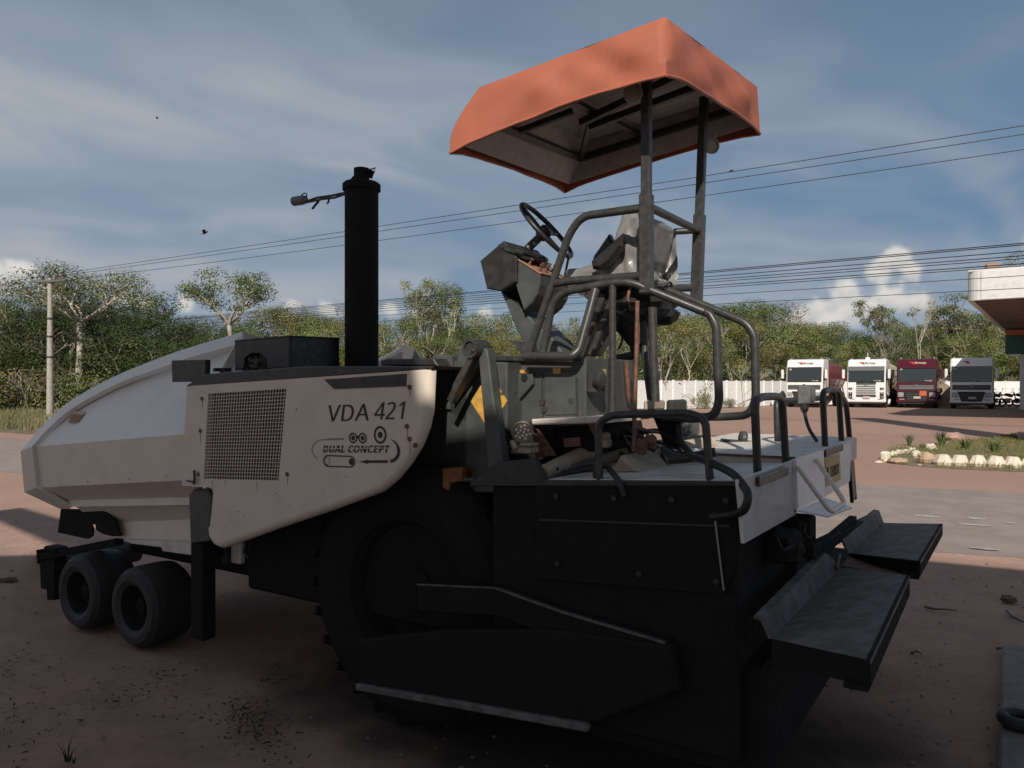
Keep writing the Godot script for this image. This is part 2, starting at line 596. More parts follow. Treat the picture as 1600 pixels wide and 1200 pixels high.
func ring(st: SurfaceTool, c: Vector2, z: float, rx: float, ry: float, w: float, a0 := 0.0, a1 := TAU, w_end := -1.0) -> void:
	# a flat printed ring or arc in the plane of the side panel
	var n := 28
	for i in n:
		var s := lerpf(a0, a1, float(i) / n)
		var t := lerpf(a0, a1, float(i + 1) / n)
		var w0 := w if w_end < 0.0 else lerpf(w, w_end, float(i) / n)
		var w1 := w if w_end < 0.0 else lerpf(w, w_end, float(i + 1) / n)
		quad(st, Vector3(c.x + cos(s) * rx, c.y + sin(s) * ry, z), Vector3(c.x + cos(t) * rx, c.y + sin(t) * ry, z), Vector3(c.x + cos(t) * (rx - w1), c.y + sin(t) * (ry - w1), z), Vector3(c.x + cos(s) * (rx - w0), c.y + sin(s) * (ry - w0), z), Vector3(0, 0, 1))

func stroke(st: SurfaceTool, a: Vector2, b: Vector2, z: float, w: float) -> void:
	var e := (b - a).normalized()
	var n := Vector2(-e.y, e.x) * w * 0.5
	quad(st, Vector3(a.x + n.x, a.y + n.y, z), Vector3(b.x + n.x, b.y + n.y, z), Vector3(b.x - n.x, b.y - n.y, z), Vector3(a.x - n.x, a.y - n.y, z), Vector3(0, 0, 1))

func asphalt_paver() -> void:
	var foot := Basis(Vector3.UP, PAVER_TURN) * Vector3.ZERO + PAVER_AT
	var p := thing("asphalt_paver", "white and black asphalt paver with an orange canopy parked on the shaded dirt", "paver", foot, PAVER_TURN)
	paver_hopper(p)
	paver_hood(p)
	paver_body(p)
	paver_station(p)
	paver_canopy(p)
	paver_screed(p)
	paver_under(p)

func curved(p: Array) -> Array:
	# more points along a smooth line through the given ones
	var out := []
	for i in p.size() - 1:
		var a: Vector3 = p[maxi(i - 1, 0)]
		var d: Vector3 = p[mini(i + 2, p.size() - 1)]
		for k in 4: out.append((p[i] as Vector3).cubic_interpolate(p[i + 1], a, d, k / 4.0) if i > 0 and i < p.size() - 2 else (p[i] as Vector3).lerp(p[i + 1], k / 4.0))
	out.append(p[p.size() - 1])
	return out

func paver_hopper(p: Node3D) -> void:
	for side in [1.0, -1.0]:
		var w := Node3D.new()
		w.name = "hopper_wing"
		p.add_child(w, true)
		var f := Vector3(1, 1, side)
		# the plate that leans in, up to its curved top
		var st := begin()
		var rim := [Vector3(-2.552, 1.176, 1.190), Vector3(-2.491, 1.267, 1.150), Vector3(-2.346, 1.406, 1.085), Vector3(-2.030, 1.562, 1.000), Vector3(-1.763, 1.662, 0.930), Vector3(-1.487, 1.718, 0.870), Vector3(-1.195, 1.799, 0.800), Vector3(-1.006, 1.836, 0.755), Vector3(-0.971, 1.851, 0.740)]
		var low := [Vector3(-2.514, 1.178, 1.200), Vector3(-0.829, 1.317, 1.215)]
		low[1] = Vector3(-0.765, low[1].y + 0.012, 1.215)
		rim = curved(rim)
		for i in rim.size() - 1:
			var x0: float = rim[i].x
			var x1: float = rim[i + 1].x
			var t0 := clampf((x0 - low[0].x) / (low[1].x - low[0].x), 0.0, 1.0)
			var t1 := clampf((x1 - low[0].x) / (low[1].x - low[0].x), 0.0, 1.0)
			sheet(st, [rim[i] * f, rim[i + 1] * f, low[0].lerp(low[1], t1) * f, low[0].lerp(low[1], t0) * f], Vector3(0, 0.45, side), 0.012)
		var tl: float = clampf((rim[rim.size() - 1].x - low[0].x) / (low[1].x - low[0].x), 0.0, 1.0)
		sheet(st, [rim[rim.size() - 1] * f, Vector3(-0.77, 1.86, 0.70) * f, low[1] * f, low[0].lerp(low[1], tl) * f], Vector3(0, 0.45, side), 0.012)
		put("upper_plate", st, M.sky_lit_white, w)
		# the flange along the curved top
		st = begin()
		var o := [Vector3(-2.647, 1.143, 1.215), Vector3(-2.545, 1.274, 1.165), Vector3(-2.295, 1.472, 1.090), Vector3(-1.916, 1.642, 1.000), Vector3(-1.504, 1.766, 0.925), Vector3(-1.248, 1.830, 0.875), Vector3(-0.990, 1.897, 0.790), Vector3(-0.927, 1.916, 0.755)]
		var n := [Vector3(-2.486, 1.177, 1.225), Vector3(-2.408, 1.268, 1.190), Vector3(-2.197, 1.431, 1.120), Vector3(-1.818, 1.596, 1.035), Vector3(-1.416, 1.707, 0.960), Vector3(-1.166, 1.771, 0.910), Vector3(-0.937, 1.827, 0.830), Vector3(-0.893, 1.843, 0.800)]
		o = curved(o)
		n = curved(n)
		for i in o.size() - 1:
			sheet(st, [o[i] * f, o[i + 1] * f, n[i + 1] * f, n[i] * f], Vector3(0, 0.8, side), 0.03)
		put("rim_flange", st, M.sky_lit_white, w)
		# upright and tucked-under plates
		st = begin()
		var ar: Vector3 = low[1]
		var br := Vector3(-0.765, 1.075, 1.215)
		var af: Vector3 = low[0]
		var bf := Vector3(-2.471, 0.906, 1.200)
		sheet(st, [af * f, ar * f, br * f, bf * f], Vector3(0, 0, side), 0.012)
		put("side_plate", st, M.white, w)
		st = begin()
		var cf := Vector3(-2.361, 0.772, 1.090)
		var cr := Vector3(-0.765, 0.925, 1.10)
		var mf := bf.lerp(cf, 0.72) + Vector3(0, 0, -0.045)
		var mr := br.lerp(cr, 0.72) + Vector3(0, 0, -0.045)
		sheet(st, [bf * f, br * f, mr * f, mf * f], Vector3(0, -0.8, side), 0.012)
		sheet(st, [mf * f, mr * f, cr * f, cf * f], Vector3(0, 0, side), 0.012)
		put("under_plate", st, M.white, w)
		st = begin()
		var df := Vector3(-2.162, 0.666, 0.970)
		var dr := Vector3(-0.765, 0.83, 0.97)
		sheet(st, [(cf + Vector3(0.1, 0.03, -0.014)) * f, (cr + Vector3(0, 0.03, -0.014)) * f, dr * f, df * f], Vector3(0, -0.3, side), 0.012)
		var ef := Vector3(-1.874, 0.597, 0.990)
		var er := Vector3(-0.765, 0.70, 1.0)
		sheet(st, [df * f, dr * f, er * f, ef * f], Vector3(0, 0.1, side), 0.012)
		put("floor_plate", st, M.white, w)
		st = begin()
		sheet(st, [Vector3(-2.634, 1.144, 1.225) * f, Vector3(-2.478, 1.182, 1.225) * f, Vector3(-2.419, 0.913, 1.225) * f, Vector3(-2.581, 0.870, 1.225) * f], Vector3(0, 0, side), 0.03)
		sheet(st, [Vector3(-2.581, 0.870, 1.225) * f, Vector3(-2.419, 0.913, 1.225) * f, Vector3(-2.252, 0.770, 1.100) * f, Vector3(-2.374, 0.759, 1.100) * f], Vector3(0, -0.5, side), 0.03)
		put("front_flange", st, M.white, w)
		# the end plate of the wing
		st = begin()
		sheet(st, [Vector3(-0.933, 1.912, 0.755) * f, Vector3(-0.825, 1.674, 0.980) * f, Vector3(-0.76, 1.40, 1.08) * f, Vector3(-0.76, 1.30, 0.45) * f, Vector3(-0.72, 1.86, 0.62) * f], Vector3(1, 0, 0), 0.012)
		put("end_plate", st, M.white, w)
		st = begin()
		plate(st, [Vector2(-2.497, 0.739), Vector2(-1.976, 0.777), Vector2(-1.841, 0.727), Vector2(-1.768, 0.628), Vector2(-1.871, 0.617), Vector2(-1.976, 0.622), Vector2(-2.052, 0.639), Vector2(-2.060, 0.672), Vector2(-2.122, 0.674), Vector2(-2.099, 0.643), Vector2(-2.106, 0.591), Vector2(-2.161, 0.568), Vector2(-2.539, 0.571)], 1.015, 1.03, 0.0, Transform3D(Basis.from_scale(f), Vector3.ZERO))
		put("rubber_flap", st, M.soot, w)
		st = begin()
		quad(st, Vector3(-2.210, 1.422, 1.105) * f, Vector3(-2.062, 1.421, 1.100) * f, Vector3(-2.075, 1.347, 1.130) * f, Vector3(-2.198, 1.344, 1.140) * f, Vector3(0, 0.3, side))
		put("warning_label", st, M.label_white, w)
		st = begin()
		quad(st, Vector3(-2.190, 1.402, 1.115) * f, Vector3(-2.066, 1.400, 1.110) * f, Vector3(-2.085, 1.351, 1.133) * f, Vector3(-2.176, 1.349, 1.143) * f, Vector3(0, 0.3, side))
		put("warning_print", st, M.label_red, w)
	# floor beam and the inside of the hopper
	var b := begin()
	plate(b, [Vector2(-1.805, 0.590), Vector2(-1.067, 0.679), Vector2(-1.067, 0.580), Vector2(-1.387, 0.569), Vector2(-1.400, 0.591), Vector2(-1.733, 0.577)], 0.90, 0.985, 0.004)
	put("floor_beam", b, M.deck_white, p)
	b = begin()
	boxab(b, Vector3(-2.05, 0.62, -0.88), Vector3(-0.80, 0.68, 0.88))
	boxab(b, Vector3(-0.80, 0.62, -1.10), Vector3(-0.76, 1.55, 1.10))
	put("hopper_floor", b, M.soot, p)

func paver_hood(p: Node3D) -> void:
	var st := begin()
	plate(st, [Vector2(-0.782, 1.586), Vector2(-0.641, 1.652), Vector2(0.142, 1.686), Vector2(0.638, 1.680), Vector2(0.944, 1.676), Vector2(0.933, 1.663)], -1.0, 1.235, 0.006)
	put("engine_hood", st, M.black, p)
	st = begin()
	plate(st, [Vector2(0.517, 1.687), Vector2(0.517, 1.711), Vector2(0.557, 1.717), Vector2(0.835, 1.714), Vector2(0.861, 1.680)], -0.7, 1.1, 0.006)
	put("rear_hood", st, M.black, p)
	st = begin()
	plate(st, [Vector2(-0.967, 1.733), Vector2(-0.658, 1.732), Vector2(-0.663, 1.614), Vector2(-0.961, 1.611)], 1.165, 1.2, 0.004)
	put("front_box", st, M.black, p)
	st = begin()
	boxab(st, Vector3(-0.85, 1.57, 1.0), Vector3(-0.62, 1.6, 1.18))
	put("box_bracket", st, M.black, p)
	# the side panel, cut out round its grille
	var z := 1.235
	st = begin()
	var edge := [Vector2(-0.771, 1.588), Vector2(0.173, 1.630), Vector2(0.898, 1.662), Vector2(0.888, 1.487), Vector2(0.870, 1.424), Vector2(0.834, 1.351), Vector2(0.776, 1.276), Vector2(0.706, 1.207), Vector2(0.630, 1.151), Vector2(0.324, 1.042), Vector2(-0.008, 0.933), Vector2(-0.453, 0.780), Vector2(-0.495, 0.766), Vector2(-0.538, 0.773), Vector2(-0.567, 0.797), Vector2(-0.573, 0.838), Vector2(-0.557, 0.921), Vector2(-0.543, 1.024), Vector2(-0.554, 1.043), Vector2(-0.581, 1.050), Vector2(-0.714, 1.045), Vector2(-0.817, 1.043)]
	var h := [Vector2(-0.586, 1.549), Vector2(-0.625, 1.091), Vector2(-0.031, 1.122), Vector2(0.027, 1.577)]
	var cut: Array = edge.duplicate()
	var e := Vector2(0.0004, 0.0004)
	cut.append_array([edge[0] + Vector2(0.0001, -0.0006), h[0] + Vector2(0.0002, -0.0006), h[1], h[2], h[3], h[0] + e])
	plate(st, cut, z - 0.03, z)
	put("side_panel", st, M.white, p)
	# its turned-in rear edge
	st = begin()
	var turn := [Vector2(0.898, 1.662), Vector2(0.888, 1.487), Vector2(0.870, 1.424), Vector2(0.834, 1.351), Vector2(0.776, 1.276), Vector2(0.706, 1.207), Vector2(0.630, 1.151), Vector2(0.324, 1.042), Vector2(-0.008, 0.933), Vector2(-0.453, 0.780), Vector2(-0.495, 0.766), Vector2(-0.538, 0.773), Vector2(-0.567, 0.797), Vector2(-0.573, 0.838)]
	for i in turn.size() - 1:
		var a: Vector2 = turn[i]
		var b: Vector2 = turn[i + 1]
		var na := (turn[mini(i + 1, turn.size() - 1)] - turn[maxi(i - 1, 0)]).normalized() as Vector2
		var nb := (turn[mini(i + 2, turn.size() - 1)] - a).normalized() as Vector2
		na = Vector2(-na.y, na.x)
		nb = Vector2(-nb.y, nb.x)
		for k in 4:
			var t0 := PI * 0.5 * k / 4
			var t1 := PI * 0.5 * (k + 1) / 4
			var r := 0.035
			var pt := func(c: Vector2, n: Vector2, t: float) -> Array: return [Vector3(c.x + n.x * sin(t) * r, c.y + n.y * sin(t) * r, z - r + cos(t) * r), Vector3(n.x * sin(t), n.y * sin(t), cos(t))]
			var q := [pt.call(a, na, t0), pt.call(b, nb, t0), pt.call(b, nb, t1), pt.call(a, na, t1)]
			var g: Vector3 = (q[1][0] - q[0][0]).cross(q[2][0] - q[0][0])
			var order := [0, 1, 2, 0, 2, 3] if g.dot(q[0][1]) < 0.0 else [0, 2, 1, 0, 3, 2]
			for m in order: vert(st, q[m][0], q[m][1])
	put("panel_edge", st, M.white, p)
	# grille
	st = begin()
	var g0: Vector2 = h[0]
	var g1: Vector2 = h[3]
	var g2: Vector2 = h[1]
	var g3: Vector2 = h[2]
	for i in 30:
		var t := i / 29.0
		var a := g0.lerp(g1, t)
		var b := g2.lerp(g3, t)
		bar(st, Vector3(a.x, a.y, z - 0.008), Vector3(b.x, b.y, z - 0.008), 0.0031, 0.005, 0.0)
	for i in 26:
		var t := i / 25.0
		var a := g0.lerp(g2, t)
		var b := g1.lerp(g3, t)
		bar(st, Vector3(a.x, a.y, z - 0.006), Vector3(b.x, b.y, z - 0.006), 0.0031, 0.005, 0.0)
	put("radiator_grille", st, M.white, p)
	st = begin()
	plate(st, [h[0] + Vector2(-0.03, 0.03), h[3] + Vector2(0.03, 0.03), h[2] + Vector2(0.03, -0.03), h[1] + Vector2(-0.03, -0.03)], z - 0.10, z - 0.075)
	put("radiator_core", st, M.soot, p)
	st = begin()
	plate(st, [Vector2(-0.532, 1.234), Vector2(-0.500, 1.236), Vector2(-0.511, 1.134), Vector2(-0.500, 1.098), Vector2(-0.543, 1.095), Vector2(-0.548, 1.125)], z - 0.03, z - 0.012)
	put("grille_damage", st, M.soot, p)
	st = begin()
	plate(st, [Vector2(0.290, 1.621), Vector2(0.797, 1.645), Vector2(0.794, 1.590), Vector2(0.356, 1.576)], z - 0.01, z + 0.003)
	put("panel_grip", st, M.black, p)
	for c in [Vector3(-0.636, 1.521, 1.235), Vector3(-0.652, 1.349, 1.235), Vector3(0.813, 1.587, 1.235), Vector3(0.798, 1.416, 1.235), Vector3(0.813, 1.362, 1.235), Vector3(0.034, 1.159, 1.235), Vector3(-0.669, 1.114, 1.235), Vector3(0.845, 1.335, 1.235)]:
		st = begin()
		disc(st, c - Vector3(0, 0, 0.002), Vector3(0, 0, 1), 0.011, 0.007, 8)
		put("panel_bolt", st, M.rust, p)
	st = begin()
	tube(st, [Vector3(-0.694, 1.134, 1.245), Vector3(-0.681, 1.101, 1.250), Vector3(-0.687, 1.059, 1.250)], 0.007, 6)
	tube(st, [Vector3(-0.749, 1.076, 1.250), Vector3(-0.681, 1.070, 1.250)], 0.006, 6)
	put("panel_latch", st, M.tube, p)
	# tar splashes and rust runs on the worn paint
	var rs := RandomNumberGenerator.new()
	rs.seed = 61
	st = begin()
	var splash := func(c: Vector3, r: float) -> void:
		var ringp := []
		for k in 7:
			var a := TAU * k / 7.0
			ringp.append(c + Vector3(cos(a) * r * rs.randf_range(0.5, 1.2), sin(a) * r * rs.randf_range(0.5, 1.3), 0))
		face(st, ringp, Vector3(0, 0, 1))
	for c in [Vector3(-0.053, 1.058, 1.236), Vector3(0.003, 1.041, 1.236), Vector3(-0.020, 1.051, 1.236), Vector3(0.049, 1.007, 1.236), Vector3(0.429, 1.172, 1.236), Vector3(-0.337, 0.941, 1.236), Vector3(-0.292, 0.925, 1.236), Vector3(-0.368, 0.888, 1.236), Vector3(-0.451, 0.857, 1.236), Vector3(0.283, 1.081, 1.236), Vector3(-0.667, 1.083, 1.236), Vector3(0.099, 1.476, 1.236), Vector3(0.665, 1.196, 1.236), Vector3(0.130, 0.989, 1.236)]:
		splash.call(c, rs.randf_range(0.002, 0.006))
	for c in [Vector3(-1.810, 0.994, 1.203), Vector3(-1.722, 0.981, 1.203), Vector3(-1.353, 1.041, 1.205), Vector3(-1.137, 1.041, 1.207), Vector3(-0.986, 1.080, 1.209), Vector3(-2.145, 0.947, 1.203), Vector3(-1.523, 1.107, 1.204)]:
		splash.call(c + Vector3(0, 0, 0.012), rs.randf_range(0.003, 0.007))
	var sp := put("tar_splash", st, M.splash, p)
	sp.set_meta("kind", "stuff")
	st = begin()
	for q in [[Vector3(-0.634, 1.518, 1.236), 0.05], [Vector3(-0.651, 1.346, 1.236), 0.07], [Vector3(0.814, 1.583, 1.236), 0.04], [Vector3(0.799, 1.411, 1.236), 0.05], [Vector3(0.814, 1.358, 1.236), 0.06], [Vector3(0.035, 1.156, 1.236), 0.05], [Vector3(-0.547, 1.091, 1.236), 0.06], [Vector3(-0.441, 1.095, 1.236), 0.03], [Vector3(-0.192, 1.109, 1.236), 0.05]]:
		var c: Vector3 = q[0]
		face(st, [c + Vector3(-0.004, 0, 0), c + Vector3(0.004, 0, 0), c + Vector3(0.002, -q[1], 0), c + Vector3(-0.001, -q[1], 0)], Vector3(0, 0, 1))
	var rr := put("rust_run", st, M.rust_run, p)
	rr.set_meta("kind", "stuff")
	# print on the panel
	var zp := z + 0.0015
	var rise := Basis(Vector3(0, 0, 1), 0.045)
	letters("model_letters", "VDA", 0.076, Transform3D(rise, Vector3(0.445, 1.466, 1.236)), M.print, p, 0.21, false, 1.36)
	letters("model_letters", "421", 0.076, Transform3D(rise, Vector3(0.707, 1.481, 1.236)), M.print, p, 0.24, false, 1.13)
	st = begin()
	# the two small wheels, the big wheel, the track and the arrow
	for c in [Vector2(0.476, 1.353), Vector2(0.535, 1.355)]:
		ring(st, c, zp, 0.026, 0.0245, 0.0075)
		ring(st, c, zp, 0.012, 0.0115, 0.0114)
	put("axle_emblem", st, M.print, p)
	st = begin()
	stroke(st, Vector2(0.497, 1.358), Vector2(0.515, 1.358), zp, 0.014)
	put("axle_bar", st, M.print, p)
	st = begin()
	ring(st, Vector2(0.642, 1.373), zp, 0.038, 0.040, 0.0105)
	ring(st, Vector2(0.642, 1.373), zp, 0.0145, 0.015, 0.0144)
	put("wheel_emblem", st, M.print, p)
	st = begin()
	var cy: Vector2 = Vector2(0.689, 1.304)
	ring(st, cy, zp, 0.070, 0.054, 0.002, 1.35, 0.2, 0.017)
	ring(st, cy, zp, 0.070, 0.054, 0.017, 0.2, -1.35, 0.015)
	stroke(st, Vector2(0.560, 1.249), Vector2(0.687, 1.257), zp, 0.012)
	face(st, [Vector3(0.514, 1.246, 1.237), Vector3(0.573, 1.260, 1.236), Vector3(0.562, 1.249, 1.236), Vector3(0.573, 1.239, 1.236)], Vector3(0, 0, 1))
	put("arrow_emblem", st, M.print, p)
	st = begin()
	stroke(st, Vector2(0.310, 1.264), Vector2(0.461, 1.268), zp, 0.006)
	stroke(st, Vector2(0.310, 1.214), Vector2(0.461, 1.219), zp, 0.006)
	ring(st, Vector2(0.310, 1.239), zp, 0.028, 0.0265, 0.006, PI * 0.5, PI * 1.5)
	ring(st, Vector2(0.461, 1.244), zp, 0.028, 0.0265, 0.006, -PI * 0.5, PI * 0.5)
	ring(st, Vector2(0.465, 1.244), zp, 0.015, 0.0165, 0.0149)
	ring(st, Vector2(0.310, 1.239), zp, 0.017, 0.019, 0.0025)
	put("track_emblem", st, M.print, p)
	st = begin()
	ring(st, Vector2(0.295, 1.287), zp, 0.090, 0.054, 0.005, 1.6, 4.1, 0.005)
	stroke(st, Vector2(0.295, 1.339), Vector2(0.420, 1.347), zp, 0.009)
	put("faded_arc", st, M.faint_print, p)
	letters("emblem_letters", "DUAL CONCEPT", 0.032, Transform3D(rise, Vector3(0.488, 1.302, 1.236)), M.print, p, 0.3, true, 1.27)
	# white gaps across the lettering, as the stencil face has them
	st = begin()
	stroke(st, Vector2(0.278, 1.295), Vector2(0.687, 1.317), zp + 0.0025, 0.003)
	put("letter_gap", st, M.white, p)
	# air box
	st = begin()
	var bx := Transform3D(Basis(Vector3(1, 0, 0), PI * 0.5), Vector3.ZERO)
	sheet(st, [Vector3(-0.300, 1.865, 0.933), Vector3(-0.300, 1.872, 0.561), Vector3(-0.30, 1.66, 0.561), Vector3(-0.30, 1.66, 0.933)], Vector3(1, 0, 0), 0.012)
	var zb := 0.933
	plate(st, [Vector2(-0.763, 1.853), Vector2(-0.300, 1.865), Vector2(-0.300, 1.691), Vector2(-0.478, 1.686), Vector2(-0.488, 1.736), Vector2(-0.532, 1.773), Vector2(-0.619, 1.774), Vector2(-0.675, 1.746), Vector2(-0.686, 1.681), Vector2(-0.763, 1.678)], zb - 0.02, zb, 0.003)
	sheet(st, [Vector3(-0.763, 1.853, 0.933), Vector3(-0.300, 1.865, 0.933), Vector3(-0.300, 1.872, 0.561), Vector3(-0.75, 1.86, 0.56)], Vector3(0, 1, 0), 0.012)
	put("air_box", st, M.black, p)
	st = begin()
	lathe(st, Vector3(-0.659, 1.733, 0.870), Vector3(0, 0, 1), [Vector2(0, 0.0), Vector2(0.0, 0.05), Vector2(0.03, 0.055), Vector2(0.03, 0.03), Vector2(0.045, 0.0)], 16)
	tube(st, [Vector3(-0.636, 1.706, 0.920), Vector3(-0.570, 1.694, 0.950), Vector3(-0.557, 1.697, 0.930)], 0.008, 6)
	put("air_fan", st, M.tube, p)
	st = begin()
	disc(st, Vector3(-0.786, 1.681, 1.000) + Vector3(0, -0.01, 0), Vector3(0, 1, 0), 0.05, 0.02, 12)
	put("filler_cap", st, M.black, p)
	# exhaust
	var ex := Node3D.new()
	ex.name = "exhaust_stack"
	p.add_child(ex, true)
	var eb := Vector3(-0.228, 1.684, 0.450)
	st = begin()
	var hgt: float = (Vector3(-0.228, 2.777, 0.450)).y - eb.y
	lathe(st, eb - Vector3(0, 0.05, 0), Vector3.UP, [Vector2(0, 0.099), Vector2(hgt + 0.02, 0.099)], 32)
	put("muffler", st, M.soot, ex)
	st = begin()
	lathe(st, eb + Vector3(0, hgt - 0.03, 0), Vector3.UP, [Vector2(0, 0.1), Vector2(0.0, 0.112), Vector2(0.035, 0.112), Vector2(0.045, 0.10), Vector2(0.05, 0.0)], 32)
	put("top_flange", st, M.soot, ex)
	st = begin()
	lathe(st, eb + Vector3(-0.0, hgt, 0.0), Vector3.UP, [Vector2(0, 0.046), Vector2(0.10, 0.046), Vector2(0.10, 0.04), Vector2(0.09, 0.0)], 20)
	put("outlet_pipe", st, M.soot, ex)
	st = begin()
	sheet(st, [Vector3(-0.193, 2.854, 0.470), Vector3(-0.097, 2.862, 0.470), Vector3(-0.162, 2.888, 0.400), Vector3(-0.260, 2.880, 0.400)], Vector3(0.2, 1, 0), 0.008)
	sheet(st, [Vector3(-0.097, 2.862, 0.470), Vector3(-0.107, 2.826, 0.470), Vector3(-0.172, 2.852, 0.400), Vector3(-0.162, 2.888, 0.400)], Vector3(1, 0.2, 0), 0.006)
	bar(st, Vector3(-0.196, 2.825, 0.435), Vector3(-0.175, 2.867, 0.435), 0.03, 0.06)
	bar(st, Vector3(-0.301, 2.819, 0.460), Vector3(-0.233, 2.862, 0.460), 0.008, 0.02)
	put("rain_cap", st, M.soot, ex)
	st = begin()
	tube(st, [Vector3(-0.389, 2.763, 0.420), Vector3(-0.520, 2.761, 0.420), Vector3(-0.638, 2.765, 0.420), Vector3(-0.736, 2.753, 0.420)], 0.007, 6)
	tube(st, [Vector3(-0.369, 2.748, 0.440), Vector3(-0.466, 2.738, 0.440), Vector3(-0.571, 2.746, 0.430), Vector3(-0.725, 2.748, 0.420)], 0.007, 6)
	tube(st, [Vector3(-0.531, 2.743, 0.420), Vector3(-0.537, 2.724, 0.420), Vector3(-0.548, 2.717, 0.420)], 0.006, 6)
	tube(st, [Vector3(-0.621, 2.742, 0.420), Vector3(-0.650, 2.722, 0.420), Vector3(-0.678, 2.701, 0.420)], 0.008, 6)
	tube(st, rounded([Vector3(-0.783, 2.796, 0.420), Vector3(-0.748, 2.811, 0.420), Vector3(-0.725, 2.796, 0.420), Vector3(-0.736, 2.781, 0.420)], 0.01, 3), 0.004, 6)
	put("lamp_arm", st, M.hose, ex)
	st = begin()
	lathe(st, Vector3(-0.742, 2.766, 0.420), Vector3(-1, 0.03, 0), [Vector2(0, 0), Vector2(0.0, 0.026), Vector2(0.03, 0.030), Vector2(0.105, 0.030), Vector2(0.108, 0.0)], 14)
	put("work_lamp", st, M.grey_box, ex)

func paver_body(p: Node3D) -> void:
	# the tank side, grey where it is worn
	var st := begin()
	plate(st, [Vector2(0.705, 1.702), Vector2(0.766, 1.710), Vector2(1.150, 1.695), Vector2(1.150, 1.348), Vector2(1.093, 1.119), Vector2(0.432, 1.068), Vector2(0.432, 1.475), Vector2(0.705, 1.525)], 0.1, 0.98, 0.006)
	put("tank_side", st, M.slate, p)
	st = begin()
	plate(st, [Vector2(0.752, 1.740), Vector2(0.860, 1.729), Vector2(0.863, 1.673), Vector2(0.849, 1.483), Vector2(0.752, 1.481)], 0.94, 1.0, 0.004)
	put("corner_plate", st, M.slate, p)
	# gusset, link and lift post
	st = begin()
	plate(st, [Vector2(0.926, 1.752), Vector2(0.975, 1.782), Vector2(1.049, 1.789), Vector2(1.062, 1.712), Vector2(0.886, 1.519), Vector2(0.886, 1.600)], 0.985, 1.03, 0.004)
	put("gusset", st, M.slate, p)
	st = begin()
	bar(st, Vector3(1.088, 1.751, 1.110), Vector3(0.947, 1.524, 1.110), 0.030, 0.05)
	put("link_bar", st, M.tube, p)
	st = begin()
	plate(st, [Vector2(1.078, 1.738), Vector2(1.098, 1.759), Vector2(1.125, 1.747), Vector2(1.134, 1.709), Vector2(1.158, 1.540), Vector2(1.213, 1.237), Vector2(1.203, 1.196), Vector2(1.134, 1.191), Vector2(1.111, 1.430)], 1.04, 1.10, 0.006)
	put("lift_post", st, M.slate, p)
	st = begin()
	lathe(st, Vector3(1.067, 1.752, 1.100), Vector3(0, 0, 1), [Vector2(-0.06, 0), Vector2(-0.06, 0.042), Vector2(0.045, 0.042), Vector2(0.045, 0.03), Vector2(0.035, 0.028), Vector2(0.035, 0.0)], 18)
	disc(st, Vector3(1.093, 1.750, 1.136), Vector3(0, 0, 1), 0.014, 0.014, 6)
	put("pivot_pin", st, M.tube, p)
	# yellow diamond with the maker's lettering
	var sign_ := Node3D.new()
	sign_.name = "diamond_sign"
	p.add_child(sign_, true)
	st = begin()
	plate(st, [Vector2(1.060, 1.651), Vector2(1.154, 1.524), Vector2(1.055, 1.401), Vector2(0.957, 1.522)], 0.978, 0.985, 0.0)
	put("diamond_plate", st, M.yellow, sign_)
	letters("diamond_letters", "TEREX»", 0.024, Transform3D(Basis(Vector3(0, 0, 1), 0.03), Vector3(1.080, 1.558, 0.986)), M.print, sign_, 0.1, true, 1.0)
	# upper body behind the operator's floor
	st = begin()
	boxab(st, Vector3(1.1, 1.715, 0.86), Vector3(1.475, 1.42, 0.33), 0.008)
	put("upper_body", st, M.slate, p)
	st = begin()
	plate(st, [Vector2(0.776, 1.741), Vector2(1.467, 1.715), Vector2(1.467, 1.691), Vector2(0.776, 1.714)], 0.25, 0.885, 0.004)
	put("operator_floor", st, M.tube, p)
	st = begin()
	tube(st, rounded([Vector3(1.224, 1.720, 0.950), Vector3(1.455, 1.716, 0.950), Vector3(1.478, 1.740, 0.930), Vector3(1.510, 1.925, 0.880), Vector3(1.521, 2.003, 0.860)], 0.05, 6), 0.02, 10)
	put("floor_rail", st, M.tube, p)
	st = begin()
	plate(st, [Vector2(1.136, 1.646), Vector2(1.220, 1.651), Vector2(1.224, 1.600), Vector2(1.123, 1.502), Vector2(1.112, 1.502)], 0.862, 0.885, 0.003)
	put("pale_bracket", st, M.slate, p)
	st = begin()
	for q in [[Vector3(1.098, 1.646, 0.910), Vector3(1.128, 1.654, 0.910)], [Vector3(1.115, 1.652, 0.910), Vector3(1.122, 1.583, 0.910)], [Vector3(1.111, 1.583, 0.910), Vector3(1.145, 1.551, 0.910)]]:
		tube(st, [q[0], q[1]], 0.013, 8)
	disc(st, Vector3(1.183, 1.629, 0.884), Vector3(0, 0, 1), 0.016, 0.008, 10)
	put("bonnet_catch", st, M.hose, p)
	for q in [[Vector3(1.160, 1.663, 0.890), Vector3(1.197, 1.648, 0.890)], [Vector3(1.322, 1.669, 0.875), Vector3(1.358, 1.645, 0.875)]]:
		st = begin()
		boxab(st, q[0] - Vector3(0, 0, 0.025), q[1], 0.0)
		put("yellow_sticker", st, M.yellow, p)
	st = begin()
	boxab(st, Vector3(1.476, 1.666, 0.702), Vector3(1.480, 1.609, 0.671), 0.0)
	put("yellow_sticker", st, M.dull_yellow, p)
	st = begin()
	box(st, Transform3D(Basis(), Vector3(1.500, 1.606, 0.813)), Vector3(0.05, 0.10, 0.10), 0.012)
	lathe(st, Vector3(1.520, 1.622, 0.853), Vector3(1, 0, 0), [Vector2(0, 0.035), Vector2(0.025, 0.042), Vector2(0.035, 0.03), Vector2(0.038, 0.0)], 16)
	put("signal_horn", st, M.tube, p)
